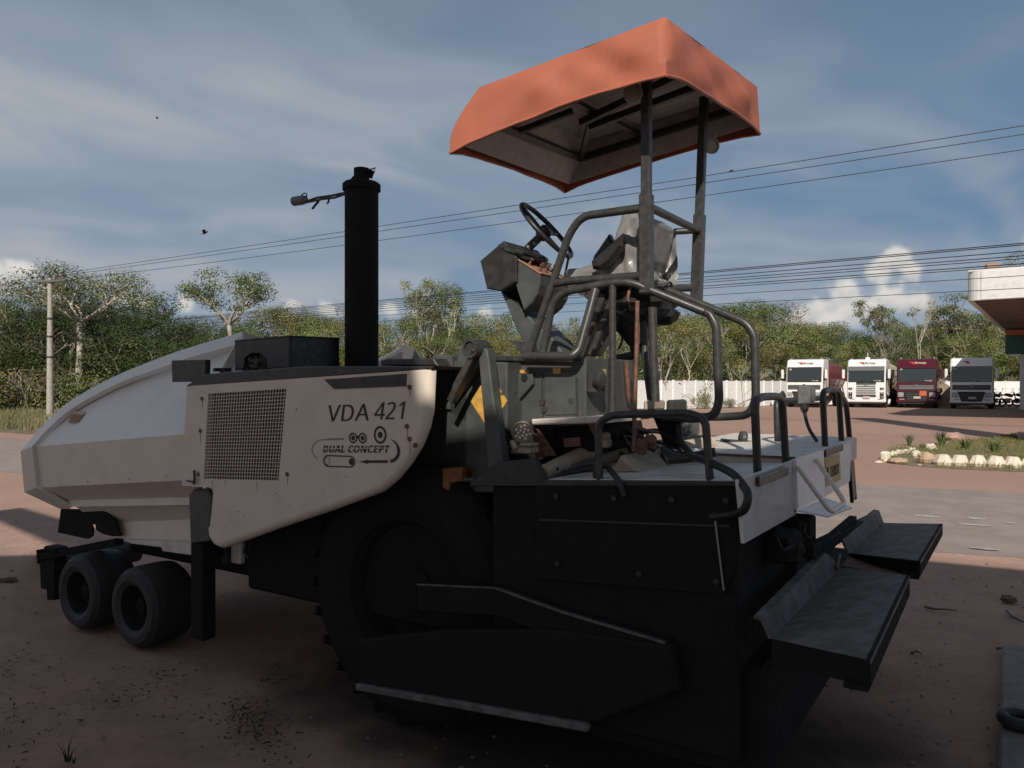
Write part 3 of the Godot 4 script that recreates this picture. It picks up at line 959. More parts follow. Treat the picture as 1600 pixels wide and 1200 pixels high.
	st = begin()
	tube(st, [Vector3(1.500, 1.707, 0.503), Vector3(1.500, 1.570, 0.481), Vector3(1.500, 1.516, 0.460)], 0.012, 8)
	put("rusty_rod", st, M.rust, p)
	st = begin()
	for q in [Vector3(1.263, 1.521, 0.862), Vector3(1.279, 1.487, 0.862), Vector3(1.408, 1.528, 0.862)]:
		disc(st, q - Vector3(0, 0, 0.005), Vector3(0, 0, 1), 0.014, 0.014, 8)
	bar(st, Vector3(1.431, 1.628, 0.865), Vector3(1.437, 1.462, 0.865), 0.006, 0.01)
	bar(st, Vector3(1.258, 1.651, 0.865), Vector3(1.265, 1.458, 0.865), 0.006, 0.01)
	put("door_fittings", st, M.tube, p)
	st = begin()
	plate(st, [Vector2(1.273, 1.657), Vector2(1.426, 1.655), Vector2(1.430, 1.468), Vector2(1.276, 1.462)], 0.855, 0.868, 0.004)
	put("body_door", st, M.slate, p)
	# step under the door
	st = begin()
	plate(st, [Vector2(1.257, 1.447), Vector2(1.618, 1.469), Vector2(1.618, 1.441), Vector2(1.257, 1.422)], 0.5, 0.95, 0.006)
	put("side_step", st, M.deck_white, p)
	st = begin()
	plate(st, [Vector2(1.242, 1.409), Vector2(1.268, 1.405), Vector2(1.358, 1.292), Vector2(1.258, 1.276)], 0.90, 0.92, 0.003)
	put("step_brace", st, M.rust, p)
	st = begin()
	plate(st, [Vector2(1.488, 1.437), Vector2(1.543, 1.438), Vector2(1.537, 1.357)], 0.86, 0.88, 0.003)
	put("step_brace", st, M.rust, p)
	# round lamp full of leds on a pale block
	var lp := Node3D.new()
	lp.name = "led_lamp"
	p.add_child(lp, true)
	st = begin()
	var lc := Vector3(1.244, 1.394, 1.000)
	var ld := Vector3(0.45, 0.0, 0.9)
	lathe(st, lc, ld, [Vector2(-0.03, 0.0), Vector2(-0.03, 0.03), Vector2(-0.005, 0.046), Vector2(0.01, 0.048), Vector2(0.012, 0.041), Vector2(0.006, 0.04), Vector2(0.006, 0.0)], 22)
	put("lamp_body", st, M.lamp_rim, lp)
	var right := Vector3.UP.cross(ld).normalized()
	for i in 14:
		var a := i * 2.4
		var rr := 0.034 * sqrt((i + 0.5) / 14.0)
		st = begin()
		disc(st, lc + ld.normalized() * 0.006 + right * cos(a) * rr + Vector3.UP * sin(a) * rr, ld, 0.0055, 0.003, 6)
		put("led", st, M.led, lp)
	st = begin()
	boxab(st, Vector3(1.170, 1.332, 1.020), Vector3(1.293, 1.302, 1.020) - Vector3(0, 0, 0.08), 0.006)
	boxab(st, Vector3(1.245, 1.349, 1.030), Vector3(1.303, 1.335, 1.030) - Vector3(0, 0, 0.07), 0.006)
	tube(st, [Vector3(1.203, 1.352, 1.020), Vector3(1.229, 1.321, 1.030)], 0.014, 8)
	put("valve_block", st, M.beige, p)
	for q in [[Vector3(1.143, 1.388, 1.000), Vector3(1.203, 1.347, 1.020), Vector3(1.190, 1.308, 1.020)], [Vector3(1.133, 1.364, 0.990), Vector3(1.223, 1.378, 1.020), Vector3(1.223, 1.429, 0.990)], [Vector3(1.262, 1.429, 0.980), Vector3(1.288, 1.408, 0.980), Vector3(1.289, 1.391, 0.960)], [Vector3(1.157, 1.288, 1.000), Vector3(1.239, 1.281, 1.000), Vector3(1.331, 1.261, 1.020), Vector3(1.430, 1.248, 1.020)], [Vector3(1.133, 1.409, 0.990), Vector3(1.180, 1.389, 1.000), Vector3(1.206, 1.363, 1.010)]]:
		st = begin()
		tube(st, rounded(q, 0.03, 4), 0.008, 7)
		put("hydraulic_hose", st, M.hose, p)

func paver_station(p: Node3D) -> void:
	# instrument console on a leaning column
	var con := Node3D.new()
	con.name = "control_console"
	p.add_child(con, true)
	var zn := 0.62
	var zf := 0.28
	var st := begin()
	plate(st, [Vector2(0.750, 2.223), Vector2(0.891, 2.310), Vector2(0.970, 2.221), Vector2(0.967, 2.102), Vector2(0.876, 2.061), Vector2(0.791, 2.079)], zf, zn, 0.006)
	put("console_box", st, M.black, con)
	st = begin()
	plate(st, [Vector2(0.946, 2.103), Vector2(0.954, 2.219), Vector2(1.094, 2.132), Vector2(1.090, 2.080), Vector2(1.075, 2.034), Vector2(1.046, 1.993), Vector2(0.999, 1.961)], zf + 0.01, zn - 0.02, 0.005)
	put("console_drum", st, M.slate, con)
	st = begin()
	var nrm := Vector3(0.55, 0.83, 0)
	var pa := Vector3(0.957, 2.221, 0.605) + nrm * 0.003
	var pb := Vector3(1.098, 2.133, 0.605) + nrm * 0.003
	var dz := Vector3(0, 0, -0.31)
	sheet(st, [pa, pb, pb + dz, pa + dz], nrm, 0.006)
	put("instrument_panel", st, M.copper, con)
	var r2 := RandomNumberGenerator.new()
	r2.seed = 5
	for i in 4:
		for j in 5:
			var q: Vector3 = pa.lerp(pb, 0.2 + 0.2 * i) + dz * (0.1 + 0.19 * j)
			if r2.randf() > 0.75: continue
			st = begin()
			lathe(st, q, nrm, [Vector2(0, 0.008), Vector2(0.02, 0.006), Vector2(0.03, 0.012), Vector2(0.035, 0.0)], 8)
			put("knob", st, M.rust, con)
	st = begin()
	lump(st, Transform3D(Basis(Vector3(0, 0, 1), -0.35), Vector3(0.936, 2.257, 0.500)), Vector3(0.21, 0.05, 0.25), 0.6, 0.12, 4)
	put("console_cover", st, M.hose, con)
	st = begin()
	tube(st, [pb + dz * 0.75, pb + dz * 0.72 + Vector3(0.03, 0.10, 0)], 0.006, 6)
	lump(st, Transform3D(Basis(), pb + dz * 0.72 + Vector3(0.03, 0.105, 0)), Vector3(0.025, 0.025, 0.025), 0.1, 0.0, 4, 6, 8)
	put("control_lever", st, M.hose, con)
	st = begin()
	plate(st, [Vector2(0.829, 2.074), Vector2(0.967, 1.963), Vector2(1.034, 1.900), Vector2(1.129, 1.824), Vector2(1.207, 1.729), Vector2(1.005, 1.733), Vector2(0.922, 1.882)], 0.36, 0.55, 0.006)
	put("console_column", st, M.slate, con)
	st = begin()
	plate(st, [Vector2(0.944, 1.814), Vector2(1.040, 1.805), Vector2(1.062, 1.736), Vector2(1.004, 1.737)], 0.3, 0.62, 0.004)
	put("pedal_plate", st, M.tube, con)
	# steering wheel
	var sw := Node3D.new()
	sw.name = "steering_wheel"
	p.add_child(sw, true)
	var c := Vector3(1.030, 2.378, 0.430)
	var ax := Vector3(0.760, 0.642, -0.099).normalized()
	var e1 := Vector3(-0.543, 0.763, 0.351)
	e1 = (e1 - ax * e1.dot(ax)).normalized()
	var e2 := ax.cross(e1)
	var R := 0.178
	st = begin()
	var path := []
	for i in 41:
		var a := TAU * i / 40
		path.append(c + (e1 * cos(a) + e2 * sin(a)) * R)
	tube(st, path, 0.0125, 10)
	put("wheel_rim", st, M.vinyl, sw)
	st = begin()
	for a in [0.3, 2.4, 4.5]:
		tube(st, [c - ax * 0.02, c + (e1 * cos(a) + e2 * sin(a)) * R * 0.5 - ax * 0.008, c + (e1 * cos(a) + e2 * sin(a)) * R], 0.009, 8)
	lathe(st, c - ax * 0.05, ax, [Vector2(0, 0.03), Vector2(0.02, 0.036), Vector2(0.055, 0.036), Vector2(0.065, 0.025), Vector2(0.067, 0)], 18)
	put("wheel_hub", st, M.vinyl, sw)
	st = begin()
	tube(st, [c - ax * 0.04, Vector3(0.940, 2.287, 0.470)], 0.022, 12)
	put("steering_column", st, M.tube, sw)
	# the seat in its wrapper
	var seat := Node3D.new()
	seat.name = "operator_seat"
	p.add_child(seat, true)
	st = begin()
	plate(st, [Vector2(1.548, 2.274), Vector2(1.421, 2.182), Vector2(1.392, 2.162), Vector2(1.399, 2.126), Vector2(1.441, 2.120), Vector2(1.489, 2.147), Vector2(1.548, 2.214)], 0.60, 0.655, 0.014)
	put("arm_rest", st, M.vinyl, seat)
	st = begin()
	plate(st, [Vector2(1.262, 2.375), Vector2(1.174, 2.268), Vector2(1.166, 2.241), Vector2(1.211, 2.231), Vector2(1.298, 2.306)], 0.14, 0.2, 0.012)
	put("arm_rest", st, M.vinyl, seat)
	st = begin()
	var back_lo := Vector3(1.485, 2.100, 0.360)
	var back_hi := Vector3(1.558, 2.381, 0.360)
	var bdir := (back_hi - back_lo).normalized()
	var bb := Basis(bdir.cross(Vector3(0, 0, 1)), bdir, Vector3(0, 0, 1))
	lump(st, Transform3D(bb, (back_lo + back_hi) * 0.5), Vector3(0.13, back_hi.distance_to(back_lo) + 0.02, 0.42), 0.8, 0.03, 8, 26, 44)
	put_mesh("backrest", smooth(st), M.wrap, seat)
	st = begin()
	lump(st, Transform3D(Basis(Vector3(0, 0, 1), 0.05), Vector3(1.381, 2.107, 0.360)), Vector3(0.40, 0.12, 0.42), 0.75, 0.07, 9, 24, 44)
	put_mesh("cushion", smooth(st), M.wrap, seat)
	# the wrapper hangs from the backrest over the cushion like a tent
	st = begin()
	var wn := noise(4.0, 3, 19)
	var crest := [Vector2(1.604, 2.348), Vector2(1.548, 2.349), Vector2(1.519, 2.282), Vector2(1.481, 2.198), Vector2(1.419, 2.130), Vector2(1.326, 2.111), Vector2(1.303, 2.091)]
	var foot_ := [Vector2(1.616, 2.045), Vector2(1.598, 2.044), Vector2(1.554, 2.044), Vector2(1.497, 2.048), Vector2(1.439, 2.052), Vector2(1.366, 2.057), Vector2(1.299, 2.064)]
	for s in [0.585, 0.135]:
		var g := []
		for i in 25:
			var t := i / 24.0 * 6.0
			var k := mini(int(t), 5)
			var c0 := (crest[k] as Vector2).lerp(crest[k + 1], t - k)
			var c1 := (foot_[k] as Vector2).lerp(foot_[k + 1], t - k)
			var row := []
			for j in 13:
				var q := c0.lerp(c1, j / 12.0)
				row.append(Vector3(q.x, q.y, s + (0.03 * wn.get_noise_2d(q.x * 1.6 + q.y, q.y * 0.7 + s * 9.0) + 0.010 * sin(q.x * 46.0 + q.y * 20.0 + 5.0 * wn.get_noise_2d(q.x, q.y))) * sin(j / 12.0 * PI)))
			g.append(row)
		for i in 24:
			for j in 12: quad(st, g[i][j], g[i + 1][j], g[i + 1][j + 1], g[i][j + 1], Vector3(0, 0, s - 0.36))
	for i in 6:
		var a: Vector2 = crest[i]
		var b: Vector2 = crest[i + 1]
		for k in 10:
			var z0 := lerpf(0.135, 0.585, k / 10.0)
			var z1 := lerpf(0.135, 0.585, (k + 1) / 10.0)
			var dip := func(z: float) -> float: return -0.02 * sin((z - 0.135) / 0.45 * PI) + 0.008 * sin(z * 60.0)
			quad(st, Vector3(a.x, a.y + dip.call(z0) * (1.0 if k > 0 else 0.0), z0), Vector3(a.x, a.y + dip.call(z1) * (1.0 if k < 9 else 0.0), z1), Vector3(b.x, b.y + dip.call(z1) * (1.0 if k < 9 else 0.0), z1), Vector3(b.x, b.y + dip.call(z0) * (1.0 if k > 0 else 0.0), z0), Vector3(-0.6, 0.8, 0))
	put_mesh("wrapper", smooth(st), M.wrap, seat)
	st = begin()
	boxab(st, Vector3(1.360, 2.055, 0.540), Vector3(1.575, 2.036, 0.200) - Vector3(0.1, 0, 0), 0.008)
	lump(st, Transform3D(Basis(), Vector3(1.509, 1.975, 0.360)), Vector3(0.32, 0.20, 0.36), 0.45, 0.22, 12)
	lathe(st, Vector3(1.469, 1.940, 0.360), Vector3(0.04, -1, 0), [Vector2(0, 0.10), Vector2(0.06, 0.095), Vector2(0.16, 0.02), Vector2(0.19, 0.012), Vector2(0.19, 0.0)], 14)
	lump(st, Transform3D(Basis(), Vector3(1.592, 2.006, 0.300)), Vector3(0.12, 0.10, 0.24), 0.3, 0.25, 15)
	put("seat_base", st, M.hose, seat)
	st = begin()
	bar(st, Vector3(1.387, 2.031, 0.500), Vector3(1.264, 1.736, 0.500), 0.045, 0.05)
	bar(st, Vector3(1.211, 2.032, 0.200), Vector3(1.095, 1.762, 0.200), 0.04, 0.05)
	bar(st, Vector3(1.449, 2.013, 0.520), Vector3(1.329, 1.734, 0.520), 0.03, 0.04)
	tube(st, rounded([Vector3(1.536, 1.941, 0.300), Vector3(1.499, 1.793, 0.300), Vector3(1.449, 1.738, 0.300), Vector3(1.363, 1.727, 0.300)], 0.08, 5), 0.022, 9)
	plate(st, [Vector2(1.294, 1.982), Vector2(1.385, 1.977), Vector2(1.336, 1.853), Vector2(1.259, 1.741), Vector2(1.209, 1.742)], 0.26, 0.34, 0.004)
	put("seat_frame", st, M.tube, seat)
	st = begin()
	tube(st, rounded([Vector3(1.541, 2.039, 0.550), Vector3(1.537, 1.985, 0.570), Vector3(1.551, 1.932, 0.560), Vector3(1.575, 1.955, 0.550)], 0.04, 4), 0.008, 7)
	tube(st, [Vector3(1.592, 1.958, 0.580), Vector3(1.603, 1.829, 0.600), Vector3(1.606, 1.714, 0.620)], 0.009, 8)
	put("rusty_rod", st, M.rust, seat)
	for q in [[Vector3(1.387, 2.049, 0.500), Vector3(1.446, 2.015, 0.500), Vector3(1.413, 1.944, 0.500), Vector3(1.466, 1.900, 0.500)], [Vector3(1.416, 2.034, 0.450), Vector3(1.521, 1.986, 0.500), Vector3(1.456, 1.904, 0.450)], [Vector3(1.569, 2.028, 0.500), Vector3(1.632, 1.980, 0.500), Vector3(1.565, 1.932, 0.400)], [Vector3(1.433, 1.846, 0.400), Vector3(1.433, 1.797, 0.400), Vector3(1.416, 1.760, 0.420)], [Vector3(1.336, 2.106, 0.560), Vector3(1.329, 2.058, 0.560), Vector3(1.319, 2.014, 0.560), Vector3(1.333, 2.004, 0.560)], [Vector3(1.629, 2.049, 0.400), Vector3(1.668, 2.078, 0.380), Vector3(1.670, 2.065, 0.360), Vector3(1.645, 2.037, 0.360)]]:
		st = begin()
		tube(st, rounded(q, 0.03, 4), 0.006, 6)
		put("cable", st, M.hose, seat)
	# rails round the operator
	st = begin()
	tube(st, rounded([Vector3(1.673, 2.356, 0.720), Vector3(1.383, 2.355, 0.720), Vector3(1.317, 2.281, 0.720), Vector3(1.237, 2.080, 0.720), Vector3(1.099, 1.732, 0.720)], 0.07, 6), 0.0185, 12)
	put("guard_rail", st, M.tube, p)
	st = begin()
	tube(st, [Vector3(1.709, 2.355, 0.700), Vector3(1.700, 2.362, 0.074)], 0.0185, 12)
	tube(st, [Vector3(1.587, 2.363, 0.120), Vector3(1.679, 2.368, 0.070)], 0.016, 10)
	tube(st, [Vector3(1.592, 2.069, 0.200), Vector3(1.672, 2.081, 0.070)], 0.018, 10)
	put("cross_rail", st, M.tube, p)
	st = begin()
	tube(st, rounded([Vector3(1.671, 2.065, 0.720), Vector3(1.327, 2.068, 0.720), Vector3(1.247, 2.062, 0.720)], 0.05, 4), 0.0185, 12)
	put("guard_rail", st, M.tube, p)
	st = begin()
	tube(st, rounded([Vector3(1.926, 1.902, 0.660), Vector3(1.629, 2.038, 0.740), Vector3(1.552, 2.042, 0.750), Vector3(1.310, 2.015, 0.760), Vector3(1.253, 1.967, 0.760), Vector3(1.199, 1.726, 0.760)], 0.07, 6), 0.0185, 12)
	tube(st, rounded([Vector3(1.926, 1.902, 0.660), Vector3(1.945, 1.894, 0.650), Vector3(1.975, 1.845, 0.650), Vector3(1.980, 1.706, 0.650), Vector3(1.988, 1.526, 0.650), Vector3(1.967, 1.467, 0.650), Vector3(1.881, 1.451, 0.650), Vector3(1.738, 1.462, 0.650)], 0.05, 6), 0.0185, 12)
	put("stair_rail", st, M.tube, p)
	st = begin()
	tube(st, rounded([Vector3(1.606, 2.061, 0.360), Vector3(2.014, 1.873, 0.360), Vector3(2.053, 1.815, 0.360), Vector3(2.059, 1.529, 0.360), Vector3(2.028, 1.461, 0.360), Vector3(1.883, 1.449, 0.360), Vector3(1.701, 1.451, 0.360)], 0.06, 6), 0.0185, 12)
	put("stair_rail", st, M.tube, p)
	st = begin()
	tube(st, [Vector3(1.549, 2.037, 0.750), Vector3(1.549, 1.461, 0.750)], 0.016, 10)
	tube(st, [Vector3(1.712, 1.929, 0.700), Vector3(1.718, 1.710, 0.700), Vector3(1.727, 1.523, 0.700)], 0.019, 10)
	tube(st, [Vector3(1.564, 1.988, 0.450), Vector3(1.573, 1.719, 0.450), Vector3(1.620, 1.530, 0.500)], 0.016, 8)
	put("rail_post", st, M.tube, p)
	st = begin()
	tube(st, [Vector3(1.696, 1.947, 0.820), Vector3(1.691, 1.707, 0.820), Vector3(1.688, 1.318, 0.840)], 0.009, 8)
	put("rusty_rod", st, M.rust, p)

func paver_canopy(p: Node3D) -> void:
	var can := Node3D.new()
	can.name = "canopy"
	p.add_child(can, true)
	var hem := [Vector3(1.895, 2.80, 1.0), Vector3(0.866, 2.672, 1.0), Vector3(0.735, 2.785, -0.32), Vector3(1.895, 2.935, -0.32)]
	var top := [Vector3(1.885, 3.014, 0.99), Vector3(1.00, 2.93, 0.98), Vector3(0.90, 3.06, -0.29), Vector3(1.885, 3.162, -0.30)]
	var nz := noise(3.0, 3, 15)
	# tarpaulin: four hanging sides and the roof, with creases
	var st := begin()
	var n := 26
	var m := 10
	var edge_line := []
	for s in 4:
		var h0: Vector3 = hem[s]
		var h1: Vector3 = hem[(s + 1) % 4]
		var t0: Vector3 = top[s]
		var t1: Vector3 = top[(s + 1) % 4]
		var out := ((h0 + h1) * 0.5 - Vector3(1.36, 2.85, 0.34))
		out.y = 0.0
		out = out.normalized()
		var g := []
		for i in n + 1:
			var row := []
			var u := float(i) / n
			var sag := sin(u * PI) * 0.018 + 0.006 * nz.get_noise_2d(u * 0.8, s * 7.1) - 0.012 * exp(-pow(u / 0.06, 2.0)) - 0.012 * exp(-pow((1.0 - u) / 0.06, 2.0))
			for j in m + 1:
				var v := float(j) / m
				var q := t0.lerp(t1, u).lerp(h0.lerp(h1, u) + Vector3(0, sag - 0.004, 0), v)
				var ends := minf(1.0, minf(u, 1.0 - u) * 14.0)
				# long soft folds pulled from the corners
				var fold := sin((u * 2.2 + v * 0.55) * PI * 1.6 + s) * 0.013 + sin((u * 5.0 - v * 1.1) * PI + s * 2.0) * 0.009 + 0.010 * sin((u * 9.0 + v * 2.4 + s) * PI) * (0.5 + 0.5 * sin(u * 5.0 + s * 2.0)) + 0.006 * nz.get_noise_2d(u * 1.2 + s * 5.0, v * 0.4)
				var near0 := exp(-u * 14.0) * sin(v * 26.0) * 0.008 + exp(-(1.0 - u) * 14.0) * sin(v * 30.0) * 0.008
				q += out * ((fold * sin(v * PI * 0.92 + 0.08) + 0.012 * sin(v * PI)) * ends + near0 * ends * (1.0 - v * 0.8))
				q.x -= 0.06 * sin(v * PI * 0.92) * smoothstep(1.25, 0.85, q.x)
				row.append(q)
			edge_line.append(row[m])
			g.append(row)
		for i in n:
			for j in m:
				quad(st, g[i][j], g[i + 1][j], g[i + 1][j + 1], g[i][j + 1], out)
	for i in 14:
		for j in 14:
			var pt := func(a: int, b: int) -> Vector3:
				var u := a / 14.0
				var v := b / 14.0
				var q: Vector3 = (top[0] as Vector3).lerp(top[1], u).lerp((top[3] as Vector3).lerp(top[2], u), v)
				return q + Vector3(0, sin(u * PI) * sin(v * PI) * (0.02 + 0.015 * sin(u * TAU * 1.5)), 0)
			quad(st, pt.call(i, j), pt.call(i + 1, j), pt.call(i + 1, j + 1), pt.call(i, j + 1), Vector3.UP)
	put_mesh("tarpaulin", smooth(st), M.tarp, can)
	# stitched hem along the lower edge
	st = begin()
	for s in 4:
		var path := []
		for i in n + 1: path.append(edge_line[s * (n + 1) + i])
		tube(st, path, 0.007, 6)
	put("hem", st, M.tarp_hem, can)
	# its grey inner face
	st = begin()
	for s in 4:
		var mid := Vector3(1.39, 0, 0.34)
		var inw := func(q: Vector3, k: float) -> Vector3: return q + (mid - Vector3(q.x, 0, q.z)).normalized() * k
		var a: Vector3 = inw.call(top[s], 0.05)
		var b: Vector3 = inw.call(top[(s + 1) % 4], 0.05)
		var d: Vector3 = inw.call(hem[s], 0.045) + Vector3(0, 0.02, 0)
		var e: Vector3 = inw.call(hem[(s + 1) % 4], 0.045) + Vector3(0, 0.02, 0)
		sheet(st, [a, b, e, d], mid + Vector3(0, 2.8, 0) - (a + e) * 0.5, 0.003)
	put("inner_lining", st, M.lining, can)
	# lining just under the roof
	st = begin()
	var lo := []
	var c := Vector3(1.39, 0, 0.34)
	for q in top:
		var v: Vector3 = q
		lo.append(Vector3(c.x + (v.x - c.x) * 0.985, v.y - 0.03, c.z + (v.z - c.z) * 0.985))
	sheet(st, lo, Vector3.DOWN, 0.004)
	put("lining", st, M.lining, can)
	# frame
	st = begin()
	var fr := []
	for i in 4:
		fr.append((top[i] as Vector3).lerp(hem[i], 0.45) + (c - Vector3(top[i].x, 0, top[i].z)).normalized() * 0.07)
	for i in 4:
		st = begin()
		bar(st, fr[i], fr[(i + 1) % 4], 0.035, 0.035)
		put("frame_bar", st, M.black, can)
	var f0: Vector3 = fr[0]
	var f1: Vector3 = fr[1]
	var f2: Vector3 = fr[2]
	var f3: Vector3 = fr[3]
	st = begin()
	bar(st, f0.lerp(f3, 0.36) + Vector3(0, 0.03, 0), f1.lerp(f2, 0.45) + Vector3(0.28, 0.03, 0), 0.035, 0.035)
	put("frame_bar", st, M.black, can)
	st = begin()
	bar(st, f0.lerp(f3, 0.58) + Vector3(0, 0.03, 0), f1.lerp(f2, 0.55) + Vector3(0.28, 0.03, 0), 0.035, 0.035)
	put("frame_bar", st, M.black, can)
	st = begin()
	bar(st, f0.lerp(f1, 0.62) + Vector3(0, 0.03, 0), f3.lerp(f2, 0.62) + Vector3(0, 0.03, 0), 0.03, 0.03)
	put("frame_bar", st, M.black, can)
	st = begin()
	bar(st, f1.lerp(f2, 0.30), f0.lerp(f1, 0.72) + (f3 - f0) * 0.36 + Vector3(0, 0.03, 0), 0.03, 0.03)
	put("frame_bar", st, M.black, can)
	st = begin()
	bar(st, f2, f3.lerp(f2, 0.68) + (f0 - f3) * 0.42 + Vector3(0, 0.03, 0), 0.03, 0.03)
	put("frame_bar", st, M.black, can)
	for q in [[Vector3(1.692, 2.923, 0.715), Vector3(1.692, 2.006, 0.715), 0.0], [Vector3(1.725, 2.967, 0.070), Vector3(1.685, 2.028, 0.070), 0.0]]:
		var post := begin()
		bar(post, q[0] + Vector3(0, 0.06, 0), q[1], 0.040, 0.040, 0.005)
		put("canopy_post", post, M.tube, can)
		var sl := begin()
		var a: Vector3 = q[0]
		var b: Vector3 = q[1]
		bar(sl, a.lerp(b, 0.555), b - Vector3(0, 0.02, 0), 0.052, 0.052, 0.005)
		put("post_sleeve", sl, M.tube, can)
	for q in [[Vector3(1.703, 2.791, 0.880), Vector3(0.5, -0.1, 0.9)], [Vector3(1.747, 2.792, 0.020), Vector3(0.75, -0.1, 0.6)]]:
		st = begin()
		lathe(st, q[0], q[1], [Vector2(-0.03, 0.0), Vector2(-0.03, 0.02), Vector2(-0.01, 0.038), Vector2(0.008, 0.04), Vector2(0.010, 0.032), Vector2(0.004, 0.03), Vector2(0.004, 0.0)], 18)
		tube(st, [q[0] - Vector3(0, 0, 0.01), q[0] + Vector3(0.01, 0.07, -0.02)], 0.006, 6)
		put("canopy_lamp", st, M.lamp_rim, can)

func paver_screed(p: Node3D) -> void:
	var X := 2.25
	# deck
	var st := begin()
	plate(st, [Vector2(1.463, 1.223), Vector2(1.858, 1.250), Vector2(2.217, 1.272), Vector2(2.220, 1.216), Vector2(1.463, 1.169)], 0.466, 1.165, 0.005)
	put("deck_cover", st, M.deck_white, p)
	st = begin()
	boxab(st, Vector3(1.52, 1.16, -1.10), Vector3(X - 0.004, 1.287, 0.455), 0.006)
	put("deck_cover", st, M.deck_white, p)
	st = begin()
	plate(st, [Vector2(1.474, 1.240), Vector2(1.624, 1.261), Vector2(1.656, 1.306), Vector2(1.743, 1.242), Vector2(1.474, 1.219)], 0.4, 0.9, 0.01)
	put("deck_flap", st, M.beige, p)
	st = begin()
	tube(st, [Vector3(1.394, 1.229, 1.100), Vector3(1.386, 1.280, 0.750), Vector3(1.440, 1.290, 0.700)], 0.035, 12)
	tube(st, [Vector3(1.328, 1.217, 0.850), Vector3(1.535, 1.286, 0.420)], 0.03, 12)
	tube(st, [Vector3(1.575, 1.273, 0.300), Vector3(1.740, 1.304, 0.000)], 0.035, 12)
	put("rolled_cover", st, M.beige, p)
	st = begin()
	bar(st, Vector3(1.47, 1.290, 0.46), Vector3(X, 1.290, 0.46), 0.012, 0.006, 0.0)
	tube(st, [Vector3(1.6, 1.283, 1.0), Vector3(1.62, 1.283, 0.7)], 0.006, 6)
	put("deck_seam", st, M.rust, p)
	# rear faces
	st = begin()
	face(st, [Vector3(2.255, 1.286, 1.282), Vector3(2.255, 1.286, 0.484), Vector3(2.255, 1.059, 0.461), Vector3(2.255, 1.067, 1.217)], Vector3(1, 0, 0))
	sheet(st, [Vector3(2.255, 1.286, 1.282), Vector3(2.255, 1.286, 0.484), Vector3(2.255, 1.059, 0.461), Vector3(2.255, 1.067, 1.217)], Vector3(1, 0, 0), 0.012)
	put("rear_panel", st, M.lit_rear_white, p)
	st = begin()
	sheet(st, [Vector3(2.270, 1.292, 0.534), Vector3(2.270, 1.292, -0.013), Vector3(2.270, 1.072, -0.027), Vector3(2.270, 1.085, 0.506)], Vector3(1, 0, 0), 0.016)
	put("rear_panel", st, M.lit_rear_white, p)
	st = begin()
	sheet(st, [Vector3(2.252, 1.278, -0.107), Vector3(2.252, 1.273, -0.869), Vector3(2.252, 1.058, -0.828), Vector3(2.252, 1.056, -0.092)], Vector3(1, 0, 0), 0.012)
	put("rear_panel", st, M.lit_rear_white, p)
	st = begin()
	var t0 := Vector3(2.270, 1.084, 0.517)
	var t1 := Vector3(2.270, 1.062, -0.057)
	sheet(st, [t0, t1, t1 + Vector3(0.12, -0.03, 0.02), t0 + Vector3(0.10, -0.03, -0.1)], Vector3(0.2, 1, 0), 0.008)
	put("drip_tray", st, M.lit_rear_white, p)
	st = begin()
	tube(st, rounded([Vector3(2.275, 1.261, 0.534), Vector3(2.420, 1.104, 0.637), Vector3(2.420, 1.099, 0.320), Vector3(2.275, 1.263, 0.182)], 0.05, 5), 0.010, 10)
	put("grab_loop", st, M.white, p)
	var sg := Node3D.new()
	sg.name = "maker_sign"
	p.add_child(sg, true)
	st = begin()
	sheet(st, [Vector3(2.256, 1.243, -0.125), Vector3(2.256, 1.236, -0.497), Vector3(2.256, 1.099, -0.533), Vector3(2.256, 1.101, -0.154)], Vector3(1, 0, 0), 0.003)
	put("sign_plate", st, M.dull_yellow, sg)
	letters("sign_letters", "TEREX", 0.052, Transform3D(Basis(Vector3(0, 1, 0), PI * 0.5), Vector3(2.257, 1.163, -0.351)), M.print, sg, 0.15, true, 1.1)
	st = begin()
	for i in 2:
		var o: Vector3 = Vector3(2.258, 1.173, -0.156)
		var u := Vector3(0, 0, -0.018 * i)
		face(st, [o + u + Vector3(0, 0.026, 0), o + u + Vector3(0, 0.026, -0.010), o + u + Vector3(0, 0, -0.026), o + u + Vector3(0, -0.026, -0.010), o + u + Vector3(0, -0.026, 0), o + u + Vector3(0, 0, -0.016)], Vector3(1, 0, 0))
	put("sign_mark", st, M.print, sg)
	# rails on the deck
	st = begin()
	tube(st, rounded([Vector3(1.686, 1.229, 1.150), Vector3(1.677, 1.448, 1.150), Vector3(1.726, 1.479, 1.150), Vector3(1.779, 1.485, 1.150), Vector3(2.038, 1.497, 1.150), Vector3(2.099, 1.476, 1.150), Vector3(2.110, 1.330, 1.150), Vector3(2.122, 1.196, 1.150), Vector3(2.140, 1.040, 1.150), Vector3(2.165, 0.876, 1.150)], 0.05, 6), 0.0145, 12)
	put("deck_rail", st, M.tube, p)
	st = begin()
	tube(st, rounded([Vector3(2.220, 1.234, 0.920), Vector3(2.220, 1.539, 0.967), Vector3(2.220, 1.552, 0.872), Vector3(2.220, 1.551, 0.645), Vector3(2.220, 1.532, 0.563), Vector3(2.220, 1.230, 0.488)], 0.06, 6), 0.0155, 12)
	bar(st, Vector3(2.265, 1.260, 1.090), Vector3(2.265, 1.258, 0.669), 0.035, 0.012)
	put("deck_rail", st, M.tube, p)
	st = begin()
	tube(st, rounded([Vector3(2.220, 1.238, -0.322), Vector3(2.220, 1.562, -0.242), Vector3(2.220, 1.573, -0.454), Vector3(2.220, 1.565, -0.667), Vector3(2.220, 1.246, -0.772)], 0.06, 6), 0.0155, 12)
	bar(st, Vector3(2.262, 1.268, -0.084), Vector3(2.262, 1.267, -0.535), 0.035, 0.012)
